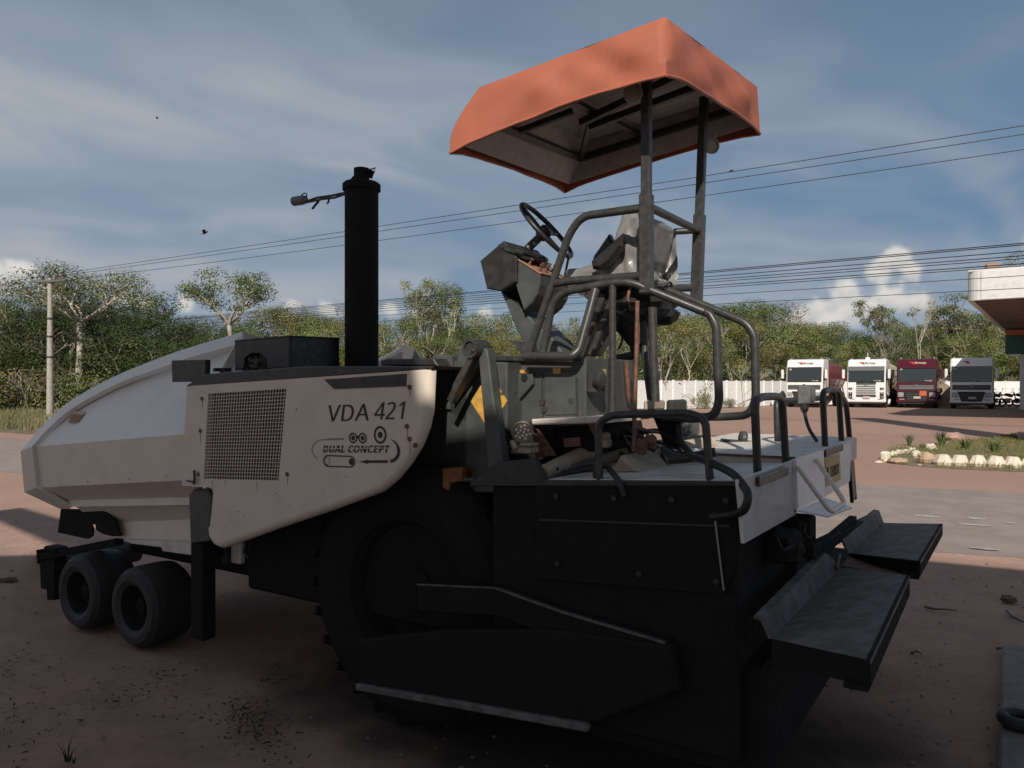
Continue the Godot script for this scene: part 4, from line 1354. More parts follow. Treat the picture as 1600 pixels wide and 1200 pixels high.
	put("deck_rail", st, M.tube, p)
	st = begin()
	tube(st, rounded([Vector3(2.220, 1.562, -0.667), Vector3(2.200, 1.488, -1.021), Vector3(2.200, 1.296, -1.128), Vector3(2.200, 0.897, -1.307)], 0.08, 6), 0.0155, 12)
	bar(st, Vector3(2.220, 1.172, -1.026), Vector3(2.220, 0.917, -1.135), 0.02, 0.10)
	put("deck_rail", st, M.tube, p)
	st = begin()
	tube(st, rounded([Vector3(1.977, 1.298, -0.350), Vector3(1.971, 1.519, -0.350), Vector3(1.971, 1.510, -0.500), Vector3(2.093, 1.519, -0.900)], 0.06, 6), 0.0165, 12)
	put("deck_rail", st, M.tube, p)
	var sb := Node3D.new()
	sb.name = "switch_box"
	p.add_child(sb, true)
	st = begin()
	box(st, Transform3D(Basis(), Vector3(2.056, 1.540, -0.620)), Vector3(0.07, 0.10, 0.05), 0.006)
	box(st, Transform3D(Basis(), Vector3(2.076, 1.540, -0.660)), Vector3(0.05, 0.085, 0.05), 0.012)
	put("box_shell", st, M.grey_box, sb)
	st = begin()
	tube(st, rounded([Vector3(2.054, 1.498, -0.620), Vector3(2.054, 1.442, -0.620), Vector3(2.079, 1.356, -0.600), Vector3(2.132, 1.295, -0.550)], 0.08, 5), 0.010, 8)
	lathe(st, Vector3(2.054, 1.502, -0.620), Vector3.DOWN, [Vector2(0, 0.022), Vector2(0.04, 0.022), Vector2(0.06, 0.012), Vector2(0.06, 0)], 12)
	put("box_cable", st, M.tube, sb)
	# black near wall of the screed, with its sloping edge
	st = begin()
	boxab(st, Vector3(1.2, 0.30, 0.3), Vector3(2.22, 1.196, 1.17), 0.01)
	boxab(st, Vector3(1.62, 0.62, -1.05), Vector3(1.84, 1.15, 0.3), 0.01)
	put("screed_body", st, M.soot, p)
	st = begin()
	plate(st, [Vector2(1.418, 1.215), Vector2(2.219, 1.265), Vector2(2.241, 1.059), Vector2(2.175, 0.876), Vector2(1.427, 0.828)], 1.17, 1.19, 0.004)
	put("near_wall", st, M.soot, p)
	for q in [Vector3(1.520, 1.164, 1.190), Vector3(1.766, 1.177, 1.190), Vector3(1.991, 1.190, 1.190), Vector3(2.186, 1.202, 1.190), Vector3(1.526, 0.904, 1.190), Vector3(1.868, 0.909, 1.190), Vector3(2.153, 0.921, 1.190)]:
		st = begin()
		disc(st, q, Vector3(0, 0, 1), 0.012, 0.010, 6)
		put("wall_bolt", st, M.black, p)
	st = begin()
	bar(st, Vector3(1.440, 1.065, 1.191), Vector3(2.198, 1.115, 1.191), 0.008, 0.006, 0.0)
	put("weld_seam", st, M.black, p)
	st = begin()
	bar(st, Vector3(2.146, 1.159, 1.196), Vector3(2.179, 0.895, 1.196), 0.006, 0.006, 0.0)
	put("wall_edge", st, M.steel, p)
	st = begin()
	sheet(st, [Vector3(2.200, 1.020, 1.018), Vector3(2.200, 1.008, 0.202), Vector3(2.200, 0.786, 0.152), Vector3(2.200, 0.876, 1.126)], Vector3(1, 0, 0), 0.02)
	put("rear_skirt", st, M.soot, p)
	st = begin()
	plate(st, [Vector2(1.106, 1.193), Vector2(1.251, 1.281), Vector2(1.424, 1.306), Vector2(1.471, 1.222), Vector2(2.219, 1.269), Vector2(2.219, 1.252), Vector2(1.106, 1.172)], 1.165, 1.195, 0.004)
	put("deck_side", st, M.black, p)
	st = begin()
	tube(st, rounded([Vector3(1.841, 1.340, 0.900), Vector3(1.948, 1.308, 1.000), Vector3(1.981, 1.330, 1.000), Vector3(2.117, 1.326, 1.150), Vector3(2.234, 1.297, 1.240), Vector3(2.295, 1.245, 1.300), Vector3(2.281, 1.190, 1.300), Vector3(2.213, 1.159, 1.240), Vector3(2.141, 1.143, 1.210)], 0.10, 6), 0.014, 10)
	put("thick_hose", st, M.hose, p)
	st = begin()
	tube(st, rounded([Vector3(1.537, 1.264, 1.100), Vector3(1.608, 1.288, 1.100), Vector3(1.683, 1.293, 1.100), Vector3(1.792, 1.241, 1.200), Vector3(1.817, 1.188, 1.210)], 0.05, 5), 0.012, 9)
	put("thick_hose", st, M.hose, p)
	st = begin()
	tube(st, rounded([Vector3(1.799, 1.448, 0.620), Vector3(1.838, 1.358, 0.700), Vector3(1.934, 1.326, 0.850), Vector3(1.970, 1.314, 0.900)], 0.05, 5), 0.014, 9)
	put("thick_hose", st, M.hose, p)
	st = begin()
	tube(st, rounded([Vector3(1.915, 1.313, 1.020), Vector3(1.988, 1.322, 1.020), Vector3(2.086, 1.349, 1.000)], 0.03, 4), 0.018, 9)
	put("thick_hose", st, M.hose, p)
	st = begin()
	tube(st, rounded([Vector3(1.613, 1.383, 0.600), Vector3(1.663, 1.391, 0.500), Vector3(1.773, 1.346, 0.550)], 0.05, 5), 0.012, 8)
	put("thick_hose", st, M.hose, p)
	st = begin()
	tube(st, rounded([Vector3(1.510, 1.244, 1.120), Vector3(1.533, 1.247, 1.000), Vector3(1.653, 1.273, 0.980)], 0.05, 5), 0.012, 8)
	put("thick_hose", st, M.hose, p)
	st = begin()
	boxab(st, Vector3(1.648, 1.299, 1.140), Vector3(1.669, 1.232, 1.100), 0.01)
	put("rail_clamp", st, M.black, p)
	# machinery between body and deck
	st = begin()
	boxab(st, Vector3(1.606, 1.525, 0.550), Vector3(1.634, 1.479, 0.350), 0.02)
	put("reservoir_cap", st, M.beige, p)
	st = begin()
	boxab(st, Vector3(1.694, 1.528, 0.500), Vector3(1.723, 1.470, 0.300), 0.01)
	boxab(st, Vector3(1.481, 1.484, 0.620), Vector3(1.800, 1.449, 0.420), 0.01)
	put("valve_rail", st, M.tube, p)
	st = begin()
	boxab(st, Vector3(1.748, 1.457, 0.500), Vector3(1.799, 1.363, 0.340), 0.012)
	for i in 6:
		disc(st, Vector3(1.766, 1.394, 0.500) + Vector3(0.022 * (i % 3), 0.02 - 0.03 * (i / 3), 0), Vector3(0, 0, 1), 0.008, 0.02, 8)
	put("valve_block", st, M.grey_box, p)
	st = begin()
	plate(st, [Vector2(1.632, 1.448), Vector2(1.730, 1.439), Vector2(1.760, 1.314), Vector2(1.694, 1.305)], 0.44, 0.5, 0.005)
	plate(st, [Vector2(1.244, 1.401), Vector2(1.449, 1.419), Vector2(1.471, 1.304), Vector2(1.278, 1.274)], 0.2, 0.75, 0.006)
	boxab(st, Vector3(1.30, 1.10, -0.9), Vector3(1.60, 1.28, 0.3), 0.01)
	put("lower_frame", st, M.soot, p)
	st = begin()
	plate(st, [Vector2(1.310, 1.355), Vector2(1.391, 1.364), Vector2(1.397, 1.324), Vector2(1.316, 1.315)], 0.752, 0.762, 0.0)
	put("pale_label", st, M.label_red, p)
	st = begin()
	boxab(st, Vector3(1.469, 1.384, 0.720), Vector3(1.500, 1.342, 0.660), 0.008)
	boxab(st, Vector3(1.495, 1.359, 0.760), Vector3(1.525, 1.320, 0.700), 0.008)
	put("pale_fitting", st, M.beige, p)
	var r := RandomNumberGenerator.new()
	r.seed = 31
	st = begin()
	for i in 16:
		st = begin()
		var a := Vector3(r.randf_range(1.3, 1.75), r.randf_range(1.27, 1.42), r.randf_range(0.3, 0.62))
		var b := a + Vector3(r.randf_range(-0.15, 0.2), r.randf_range(-0.12, 0.05), r.randf_range(-0.1, 0.12))
		var m := (a + b) * 0.5 + Vector3(r.randf_range(-0.08, 0.08), r.randf_range(-0.06, 0.06), r.randf_range(-0.03, 0.06))
		tube(st, rounded([a, m, b], 0.05, 5), r.randf_range(0.006, 0.012), 7)
		put("hydraulic_hose", st, M.hose, p)
	st = begin()
	lump(st, Transform3D(Basis(), Vector3(1.696, 1.336, 0.780)), Vector3(0.05, 0.07, 0.05), 0.3, 0.2, 3, 8, 10)
	lump(st, Transform3D(Basis(), Vector3(1.709, 1.354, 0.720)), Vector3(0.06, 0.06, 0.05), 0.3, 0.25, 6, 8, 10)
	put("coupling", st, M.rust, p)
	st = begin()
	bar(st, Vector3(1.697, 1.289, -0.300), Vector3(1.933, 1.255, -0.600), 0.03, 0.04)
	lump(st, Transform3D(Basis(), Vector3(1.782, 1.308, -0.400)), Vector3(0.05, 0.07, 0.05), 0.4, 0.1, 6, 8, 10)
	put("far_lever", st, M.tube, p)
	# under the rear panels
	st = begin()
	boxab(st, Vector3(2.0, 0.86, 0.0), Vector3(2.24, 0.99, 0.3), 0.01)
	bar(st, Vector3(2.220, 1.042, 0.705), Vector3(2.220, 0.940, 0.695), 0.04, 0.04)
	bar(st, Vector3(2.250, 1.039, 0.496), Vector3(2.250, 0.911, 0.462), 0.05, 0.05)
	bar(st, Vector3(2.300, 1.045, 0.470), Vector3(2.300, 0.967, 0.445), 0.02, 0.03)
	lump(st, Transform3D(Basis(), Vector3(2.280, 0.987, 0.783)), Vector3(0.14, 0.12, 0.2), 0.5, 0.15, 6, 10, 12)
	for q in [[Vector3(2.280, 1.042, 0.907), Vector3(2.340, 1.021, 1.061), Vector3(2.340, 1.013, 0.892)], [Vector3(2.300, 1.031, 0.517), Vector3(2.340, 1.023, 0.726), Vector3(2.340, 0.990, 0.614)]]:
		tube(st, rounded(q, 0.03, 4), 0.008, 7)
	put("screed_linkage", st, M.soot, p)
	st = begin()
	bar(st, Vector3(2.300, 0.908, 0.470), Vector3(2.300, 0.788, -1.234), 0.05, 0.05)
	plate(st, [Vector2(-0.4, 0.84), Vector2(0.62, 0.84), Vector2(0.62, 0.90), Vector2(-0.4, 0.90)], 2.28, 2.32, 0.004, Transform3D(Basis(Vector3(0, 0, -1), Vector3(0, 1, 0), Vector3(1, 0, 0)), Vector3.ZERO))
	put("board_hanger", st, M.soot, p)
	# foot boards: a plate with an upturned lip and a turned-down rim
	for q in [
		[Vector3(2.360, 0.785, 1.280), Vector3(2.360, 0.770, 0.057), Vector3(2.680, 0.869, 0.510), Vector3(2.680, 0.844, 1.499), Vector3(2.330, 0.841, 1.270), Vector3(2.330, 0.865, 0.246), 0.075],
		[Vector3(2.360, 0.794, -0.142), Vector3(2.360, 0.759, -1.339), Vector3(2.700, 0.854, -0.898), Vector3(2.700, 0.891, 0.329), Vector3(2.330, 0.853, -0.152), Vector3(2.330, 0.828, -1.366), 0.06]]:
		var fb := Node3D.new()
		fb.name = "foot_board"
		p.add_child(fb, true)
		st = begin()
		sheet(st, [q[0], q[1], q[2], q[3]], Vector3(-0.1, 1, 0), 0.012)
		put("tread_plate", st, M.board, fb)
		st = begin()
		sheet(st, [q[0], q[1], q[5], q[4]], Vector3(1, 0.3, 0), 0.01)
		var up := Vector3(-0.03, 0.004, 0)
		sheet(st, [q[4], q[5], q[5] + up, q[4] + up], Vector3(0, 1, 0), 0.008)
		put("toe_lip", st, M.board, fb)
		st = begin()
		var dn := Vector3(0.0, -q[6], 0)
		sheet(st, [q[3], q[2], q[2] + dn, q[3] + dn], Vector3(1, 0, 0), 0.012)
		sheet(st, [q[0], q[3], q[3] + dn, q[0] + dn], Vector3(0, 0, 1), 0.012)
		sheet(st, [q[1], q[2], q[2] + dn, q[1] + dn], Vector3(0, 0, -1), 0.012)
		var foot: Vector3 = q[3] + dn
		boxab(st, foot + Vector3(-0.07, -0.015, -0.06), foot + Vector3(-0.005, 0.0, 0), 0.002)
		put("rim_plate", st, M.soot, fb)
	st = begin()
	sheet(st, [Vector3(2.360, 0.779, 0.073), Vector3(2.360, 0.785, -0.177), Vector3(2.660, 0.805, -0.076), Vector3(2.660, 0.817, 0.293)], Vector3(0, 1, 0), 0.012)
	tube(st, [Vector3(2.360, 0.792, 0.195), Vector3(2.350, 0.822, 0.062)], 0.010, 8)
	put("bridge_plate", st, M.rust, p)

func paver_under(p: Node3D) -> void:
	for side in [1.0, -1.0]:
		wheel("front_wheel", Vector3(-2.075, 0.245, 1.0 * side), 0.245, 0.30, p, 22)
		wheel("front_wheel", Vector3(-1.445, 0.245, 1.0 * side), 0.245, 0.30, p, 22)
	for side in [1.0, -1.0]:
		wheel("drive_wheel", Vector3(0.62, 0.62, 0.86 * side), 0.62, 0.42, p, 26)
	var st := begin()
	boxab(st, Vector3(-2.2, 0.42, -0.72), Vector3(1.3, 0.66, 0.72), 0.02)
	boxab(st, Vector3(-0.6, 0.45, -0.85), Vector3(0.95, 1.58, 0.98), 0.02)
	boxab(st, Vector3(0.9, 0.5, -0.6), Vector3(1.5, 1.2, 0.6), 0.02)
	put("chassis", st, M.soot, p)
	st = begin()
	bar(st, Vector3(-2.075, 0.245, 0.8), Vector3(-1.445, 0.245, 0.8), 0.12, 0.06)
	bar(st, Vector3(-2.075, 0.245, -0.8), Vector3(-1.445, 0.245, -0.8), 0.12, 0.06)
	put("bogie_beam", st, M.soot, p)
	# push rollers on the nose
	st = begin()
	bar(st, Vector3(-2.787, 0.371, 1.020), Vector3(-1.862, 0.576, 0.980), 0.05, 0.06)
	plate(st, [Vector2(-2.793, 0.363), Vector2(-2.590, 0.414), Vector2(-2.590, 0.094), Vector2(-2.686, 0.079), Vector2(-2.695, 0.150), Vector2(-2.775, 0.147)], 0.94, 1.03, 0.006)
	bar(st, Vector3(-2.816, 0.369, 0.980), Vector3(-6.693, -0.452, -0.900), 0.10, 0.10)
	put("push_bar", st, M.soot, p)
	for z in [0.55, -0.55]:
		st = begin()
		lathe(st, Vector3(-2.914, 0.249, 0.950) + Vector3(-0.05, 0, z - 0.95 - 0.35), Vector3(0, 0, 1), [Vector2(0, 0), Vector2(0, 0.09), Vector2(0.7, 0.09), Vector2(0.7, 0)], 18)
		put("push_roller", st, M.rubber, p)
	st = begin()
	boxab(st, Vector3(-2.677, 0.468, 1.060), Vector3(-2.524, 0.432, 0.960), 0.012)
	bar(st, Vector3(-2.599, 0.444, 1.000), Vector3(-2.616, 0.379, 1.000), 0.04, 0.04)
	put("nose_pad", st, M.soot, p)
	# upright leg by the front wheels
	st = begin()
	plate(st, [Vector2(-0.825, 0.986), Vector2(-0.779, 1.021), Vector2(-0.649, 1.028), Vector2(-0.616, 0.996), Vector2(-0.622, 0.909), Vector2(-0.638, 0.748), Vector2(-0.808, 0.715)], 1.05, 1.19, 0.008)
	put("leg_housing", st, M.slate, p)
	st = begin()
	boxab(st, Vector3(-0.837, 0.722, 1.170), Vector3(-0.728, 0.182, 1.170) - Vector3(0, 0, 0.09), 0.008)
	put("support_leg", st, M.soot, p)
	for q in [[Vector3(-0.787, 0.707, 1.050), Vector3(-0.781, 0.621, 1.050)], [Vector3(-0.757, 0.717, 1.000), Vector3(-0.746, 0.579, 1.000)], [Vector3(-0.488, 0.787, 1.100), Vector3(-0.440, 0.741, 1.100), Vector3(-0.472, 0.696, 1.100), Vector3(-0.419, 0.668, 1.100)], [Vector3(-0.481, 0.795, 1.080), Vector3(-0.434, 0.752, 1.080), Vector3(-0.455, 0.680, 1.080)]]:
		st = begin()
		tube(st, rounded(q, 0.03, 4), 0.020 if q.size() == 2 else 0.010, 8)
		put("front_hose", st, M.hose, p)
	st = begin()
	boxab(st, Vector3(-0.738, 0.715, 0.980), Vector3(-0.655, 0.579, 0.940), 0.006)
	put("pale_bracket", st, M.deck_white, p)
	# orange bracket
	st = begin()
	plate(st, [Vector2(0.843, 1.218), Vector2(0.955, 1.230), Vector2(0.955, 1.168), Vector2(0.887, 1.152), Vector2(0.883, 1.054), Vector2(0.847, 1.051)], 1.0, 1.05, 0.006)
	put("orange_bracket", st, M.orange_iron, p)
	st = begin()
	tube(st, rounded([Vector3(1.024, 1.186, 1.120), Vector3(1.188, 1.202, 1.120), Vector3(1.367, 1.198, 1.120), Vector3(1.373, 1.152, 1.120)], 0.04, 5), 0.012, 9)
	boxab(st, Vector3(1.177, 1.240, 1.100), Vector3(1.153, 1.206, 1.050), 0.003)
	put("side_pipe", st, M.tube, p)
	# long arm that carries the screed
	st = begin()
	plate(st, [Vector2(0.836, 0.733), Vector2(1.271, 0.779), Vector2(1.571, 0.732), Vector2(1.991, 0.691), Vector2(1.986, 0.606), Vector2(1.537, 0.615), Vector2(1.255, 0.655), Vector2(0.836, 0.606)], 1.13, 1.22, 0.012)
	put("tow_arm", st, M.soot, p)
	st = begin()
	bar(st, Vector3(0.837, 0.729, 1.200), Vector3(1.257, 0.773, 1.200), 0.006, 0.03, 0.0)
	bar(st, Vector3(1.257, 0.774, 1.200), Vector3(1.560, 0.727, 1.200), 0.007, 0.05, 0.0)
	bar(st, Vector3(1.560, 0.727, 1.200), Vector3(1.978, 0.685, 1.200), 0.007, 0.05, 0.0)
	put("arm_edge", st, M.board, p)
	st = begin()
	plate(st, [Vector2(0.514, 0.233), Vector2(1.685, 0.329), Vector2(2.034, 0.533), Vector2(2.005, 0.683), Vector2(1.549, 0.660), Vector2(1.026, 0.569), Vector2(0.514, 0.436)], 1.18, 1.24, 0.01)
	put("end_gate", st, M.soot, p)
	st = begin()
	bar(st, Vector3(0.511, 0.228, 1.245), Vector3(1.688, 0.326, 1.245), 0.03, 0.035, 0.006)
	put("gate_shoe", st, M.board, p)
	st = begin()
	boxab(st, Vector3(1.6, 0.22, -1.15), Vector3(2.3, 0.62, 1.12), 0.02)
	lathe(st, Vector3(1.42, 0.42, -1.1), Vector3(0, 0, 1), [Vector2(0, 0), Vector2(0, 0.16), Vector2(2.2, 0.16), Vector2(2.2, 0)], 20)
	put("screed_plate", st, M.soot, p)

# ---------------------------------------------------------------- ground
func along_road(x: float, z: float) -> float:
	return 0.454 * x - 0.891 * z

func steps(list: Array) -> PackedFloat32Array:
	# [from, to, step] stretches joined
	var out := PackedFloat32Array()
	for s in list:
		var v: float = s[0]
		while v < s[1] - 1e-4:
			out.append(v)
			v += s[2]
	out.append(list[list.size() - 1][1])
	return out

func ground() -> void:
	var big := noise(0.07, 4, 61)
	var mid := noise(0.45, 4, 62)
	var fine := noise(3.0, 3, 63)
	var swell := noise(0.3, 1, 68)
	var rut := noise(0.9, 3, 64)
	var xs := steps([[-420.0, -60.0, 40.0], [-60.0, -12.0, 1.5], [-12.0, -6.0, 0.4], [-6.0, 5.0, 0.065], [5.0, 12.0, 0.4], [12.0, 60.0, 1.5], [60.0, 420.0, 40.0]])
	var zs := steps([[-600.0, -100.0, 50.0], [-100.0, -30.0, 2.0], [-30.0, -10.0, 0.6], [-10.0, -2.0, 0.065], [-2.0, 4.0, 0.3], [4.0, 20.0, 4.0], [20.0, 120.0, 50.0]])
	var v := PackedVector3Array()
	var n := PackedVector3Array()
	var c := PackedColorArray()
	var uv := PackedVector2Array()
	var idx := PackedInt32Array()
	var w := xs.size()
	for z in zs:
		for x in xs:
			var road := along_road(x, z)
			var near := smoothstep(8.6, 7.4, road) * smoothstep(16.0, 9.0, absf(x)) * smoothstep(8.0, 2.0, z)
			var y := near * (0.008 * swell.get_noise_2d(x, z) + 0.0008 * fine.get_noise_2d(x, z))
			# shallow wheel ruts along the yard
			y -= near * 0.007 * smoothstep(0.35, 0.0, absf(fposmod(road + 0.35 * rut.get_noise_2d(x * 0.3, z * 0.3), 1.9) - 0.8) - 0.1)
			y = minf(y, 0.012) - 0.006
			v.append(Vector3(x, y, z))
			n.append(Vector3.UP)
			uv.append(Vector2(x, z) * 0.4)
			var a := big.get_noise_2d(x, z) * 0.5 + 0.5
			var close := smoothstep(14.0, 8.0, maxf(absf(x), -z))
			var b := lerpf(0.5, mid.get_noise_2d(x * 0.6 + 9.0, z * 0.6) * 0.5 + 0.5, close)
			var red := lin(0.40, 0.240, 0.182)
			var pale := lin(0.44, 0.295, 0.235)
			var grey := lin(0.34, 0.235, 0.19)
			var col := red.lerp(pale, clampf(a * 1.1 - 0.05, 0.0, 1.0)).lerp(grey, clampf(b * 0.9 - 0.25, 0.0, 0.7))
			# wheel tracks packed paler across the yard, and the loose soil between them
			var track := smoothstep(0.28, 0.08, absf(fposmod(road + 0.35 * rut.get_noise_2d(x * 0.3, z * 0.3), 1.9) - 0.8)) * smoothstep(9.0, 7.0, absf(x)) * close
			col = col * (1.0 + 0.10 * track + 0.16 * fine.get_noise_2d(x * 0.8, z * 0.8) * close)
			# the dirt colour goes dark in a ragged ellipse under and beside the machine
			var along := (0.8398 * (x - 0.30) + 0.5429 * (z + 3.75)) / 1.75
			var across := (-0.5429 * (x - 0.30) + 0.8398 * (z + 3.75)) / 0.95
			var dark_patch := smoothstep(1.25, 0.55, sqrt(along * along + across * across) + 0.35 * mid.get_noise_2d(x * 2.0, z * 2.0) + 0.15 * fine.get_noise_2d(x, z))
			col = col.lerp(lin(0.055, 0.048, 0.044), dark_patch * 0.92)
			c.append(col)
	for j in zs.size() - 1:
		for i in w - 1:
			var k := j * w + i
			idx.append_array([k, k + 1, k + w + 1, k, k + w + 1, k + w])
	for j in range(1, zs.size() - 1):
		for i in range(1, w - 1):
			var k := j * w + i
			var gx := (v[k + 1].y - v[k - 1].y) / (v[k + 1].x - v[k - 1].x)
			var gz := (v[k + w].y - v[k - w].y) / (v[k + w].z - v[k - w].z)
			n[k] = Vector3(-gx, 1, -gz).normalized()
	var arr := []
	arr.resize(Mesh.ARRAY_MAX)
	arr[Mesh.ARRAY_VERTEX] = v
	arr[Mesh.ARRAY_NORMAL] = n
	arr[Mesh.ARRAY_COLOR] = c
	arr[Mesh.ARRAY_TEX_UV] = uv
	arr[Mesh.ARRAY_INDEX] = idx
	var mesh := ArrayMesh.new()
	mesh.add_surface_from_arrays(Mesh.PRIMITIVE_TRIANGLES, arr)
	var m := StandardMaterial3D.new()
	m.resource_name = "packed_red_dirt"
	m.vertex_color_use_as_albedo = true
	m.roughness = 0.95
	m.metallic_specular = 0.25
	m.albedo_texture = noise_tex(0.03, [[0.0, Color(0.90, 0.895, 0.89)], [0.5, Color(0.96, 0.96, 0.96)], [1.0, Color(1, 1, 1)]], 1024, 4, 66)
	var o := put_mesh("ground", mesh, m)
	o.set_meta("kind", "structure")
	# the road, its edges buried in dust
	var st := begin()
	var edge := noise(0.25, 4, 71)
	var pts_n := 160
	var dir := Vector3(0.891, 0, 0.454)
	var nrm := Vector3(0.454, 0, -0.891)
	var prev := []
	for i in pts_n + 1:
		var t := lerpf(-90.0, 60.0, float(i) / pts_n)
		var a := 8.35 + 0.35 * edge.get_noise_1d(t * 3.0)
		var b := 13.5 + 0.45 * edge.get_noise_1d(t * 3.0 + 500.0)
		var row := []
		for k in 9: row.append(dir * t + nrm * lerpf(a, b, k / 8.0) + Vector3(0, 0.008 if k > 0 and k < 8 else -0.004, 0))
		if prev:
			for k in 8:
				quad(st, prev[k], row[k], row[k + 1], prev[k + 1], Vector3.UP)
		prev = row
	var rm := worn("dusty_asphalt", lin(0.29, 0.235, 0.205), 0.92, 0.08, 4.5, 0.0, lin(0.34, 0.25, 0.205), 0.75, 0.25, 72)
	rm.uv1_world_triplanar = true
	structure("road", st, rm)
	# worn paint left in the middle of the road
	var wp := worn("worn_road_paint", lin(0.44, 0.395, 0.355), 0.8, 0.2, 0.6, 0.0, lin(0.25, 0.2, 0.17), 0.8)
	var k := 0
	for q in [[1451, 808, 0.30, 0.09], [1526, 811.5, 0.22, 0.10], [1520, 821.5, 0.36, 0.07], [1577, 818.5, 0.16, 0.06], [1535, 859, 0.25, 0.05]]:
		st = begin()
		var z: float = -1924.6 / (q[1] - 600.0)
		var at := Vector3(-z * (q[0] - 800.0) / 1202.9, 0.013, z)
		var ring_ := []
		for i in 14:
			var a := TAU * i / 14
			var rr := 0.75 + 0.5 * rng.randf()
			ring_.append(at + (dir * cos(a) * q[2] + nrm * sin(a) * q[3] * 1.6) * rr * 0.5)
		face(st, ring_, Vector3.UP)
		structure("road_marking", st, wp)
	# grass verge on the far left
	blades("verge_grass", func(r: RandomNumberGenerator) -> Vector3:
		var t := r.randf_range(-52.0, -21.0)
		var q := r.randf_range(0.0, 1.0)
		return dir * t + nrm * lerpf(15.6, 36.0, pow(q, 0.8)), 14000, 0.55, 0.35, [lin(0.13, 0.12, 0.058), lin(0.19, 0.16, 0.09), lin(0.09, 0.092, 0.042)], 81)
	var vg := begin()
	var vprev := []
	for i in 41:
		var t := lerpf(-70.0, -14.0, i / 40.0)
		var row := [dir * t + nrm * (15.0 + 0.6 * edge.get_noise_1d(t * 5.0)) + Vector3(0, -0.002, 0), dir * t + nrm * 40.0 + Vector3(0, 0.0, 0)]
		if vprev: quad(vg, vprev[0], row[0], row[1], vprev[1], Vector3.UP)
		vprev = row
	var vgm := worn("dry_grass_soil", lin(0.17, 0.135, 0.07), 0.95, 0.3, 2.0, 0.0, lin(0.09, 0.09, 0.035), 0.6)
	vgm.uv1_world_triplanar = true
	structure("verge", vg, vgm)

func blades(called: String, where: Callable, count: int, tall: float, spread: float, cols: Array, sd: int) -> void:
	# a mass of grass nobody could count: tufts of thin bent blades
	var r := RandomNumberGenerator.new()
	r.seed = sd
	var v := PackedVector3Array()
	var n := PackedVector3Array()
	var c := PackedColorArray()
	for i in count:
		var p: Vector3 = where.call(r)
		var col: Color = (cols[r.randi() % cols.size()] as Color) * r.randf_range(0.75, 1.25)
		var h := tall * r.randf_range(0.45, 1.1)
		for b in 3:
			var a := r.randf() * TAU
			var d := Vector3(cos(a), 0, sin(a))
			var s := Vector3(-d.z, 0, d.x) * 0.012 * (1.0 + tall)
			var q := p + Vector3(r.randf_range(-0.12, 0.12), 0, r.randf_range(-0.12, 0.12))
			var m := q + Vector3(0, h * 0.6, 0) + d * spread * h * 0.3
			var e := q + Vector3(0, h, 0) + d * spread * h * r.randf_range(0.5, 1.4)
			if s.x < 0.0: s = -s
			var nn := Vector3(d.x * 0.2, 0.75, 0.6).normalized()
			for t in [q + s, q - s, m, m + s * 0.8, m - s * 0.8, e]:
				v.append(t)
				n.append(nn)
				c.append(col)
	var arr := []
	arr.resize(Mesh.ARRAY_MAX)
	arr[Mesh.ARRAY_VERTEX] = v
	arr[Mesh.ARRAY_NORMAL] = n
	arr[Mesh.ARRAY_COLOR] = c
	var mesh := ArrayMesh.new()
	mesh.add_surface_from_arrays(Mesh.PRIMITIVE_TRIANGLES, arr)
	var o := put_mesh(called, mesh, leaf_material())
	o.set_meta("kind", "stuff")
	o.set_meta("label", "dry green grass standing thick along the road verge at the left" if called == "verge_grass" else "short green grass covering the stone-edged traffic island")
	o.set_meta("category", "grass")

func leaf_material() -> StandardMaterial3D:
	if not M.has("leaf"):
		var m := StandardMaterial3D.new()
		m.resource_name = "leaf"
		m.vertex_color_use_as_albedo = true
		m.roughness = 0.6
		m.metallic_specular = 0.3
		m.backlight_enabled = true
		m.backlight = Color(0.25, 0.25, 0.25)
		M.leaf = m
		M.leaf_dark = m.duplicate()
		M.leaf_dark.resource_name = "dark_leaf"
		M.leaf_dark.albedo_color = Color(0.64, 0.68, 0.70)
		M.leaf_mid = m.duplicate()
		M.leaf_mid.resource_name = "mid_leaf"
		M.leaf_mid.albedo_color = Color(0.84, 0.87, 0.87)
		M.leaf_dry = m.duplicate()
		M.leaf_dry.resource_name = "dry_leaf"
		M.leaf_dry.albedo_color = Color(1.0, 0.93, 0.92)
		M.bark = worn("grey_bark", lin(0.27, 0.235, 0.19), 0.9, 0.3, 1.2, 0.0, lin(0.10, 0.085, 0.06), 0.5)
		M.pale_bark = worn("pale_bark", lin(0.46, 0.41, 0.34), 0.9, 0.2, 1.0, 0.0, lin(0.2, 0.17, 0.12), 0.5)
	return M.leaf

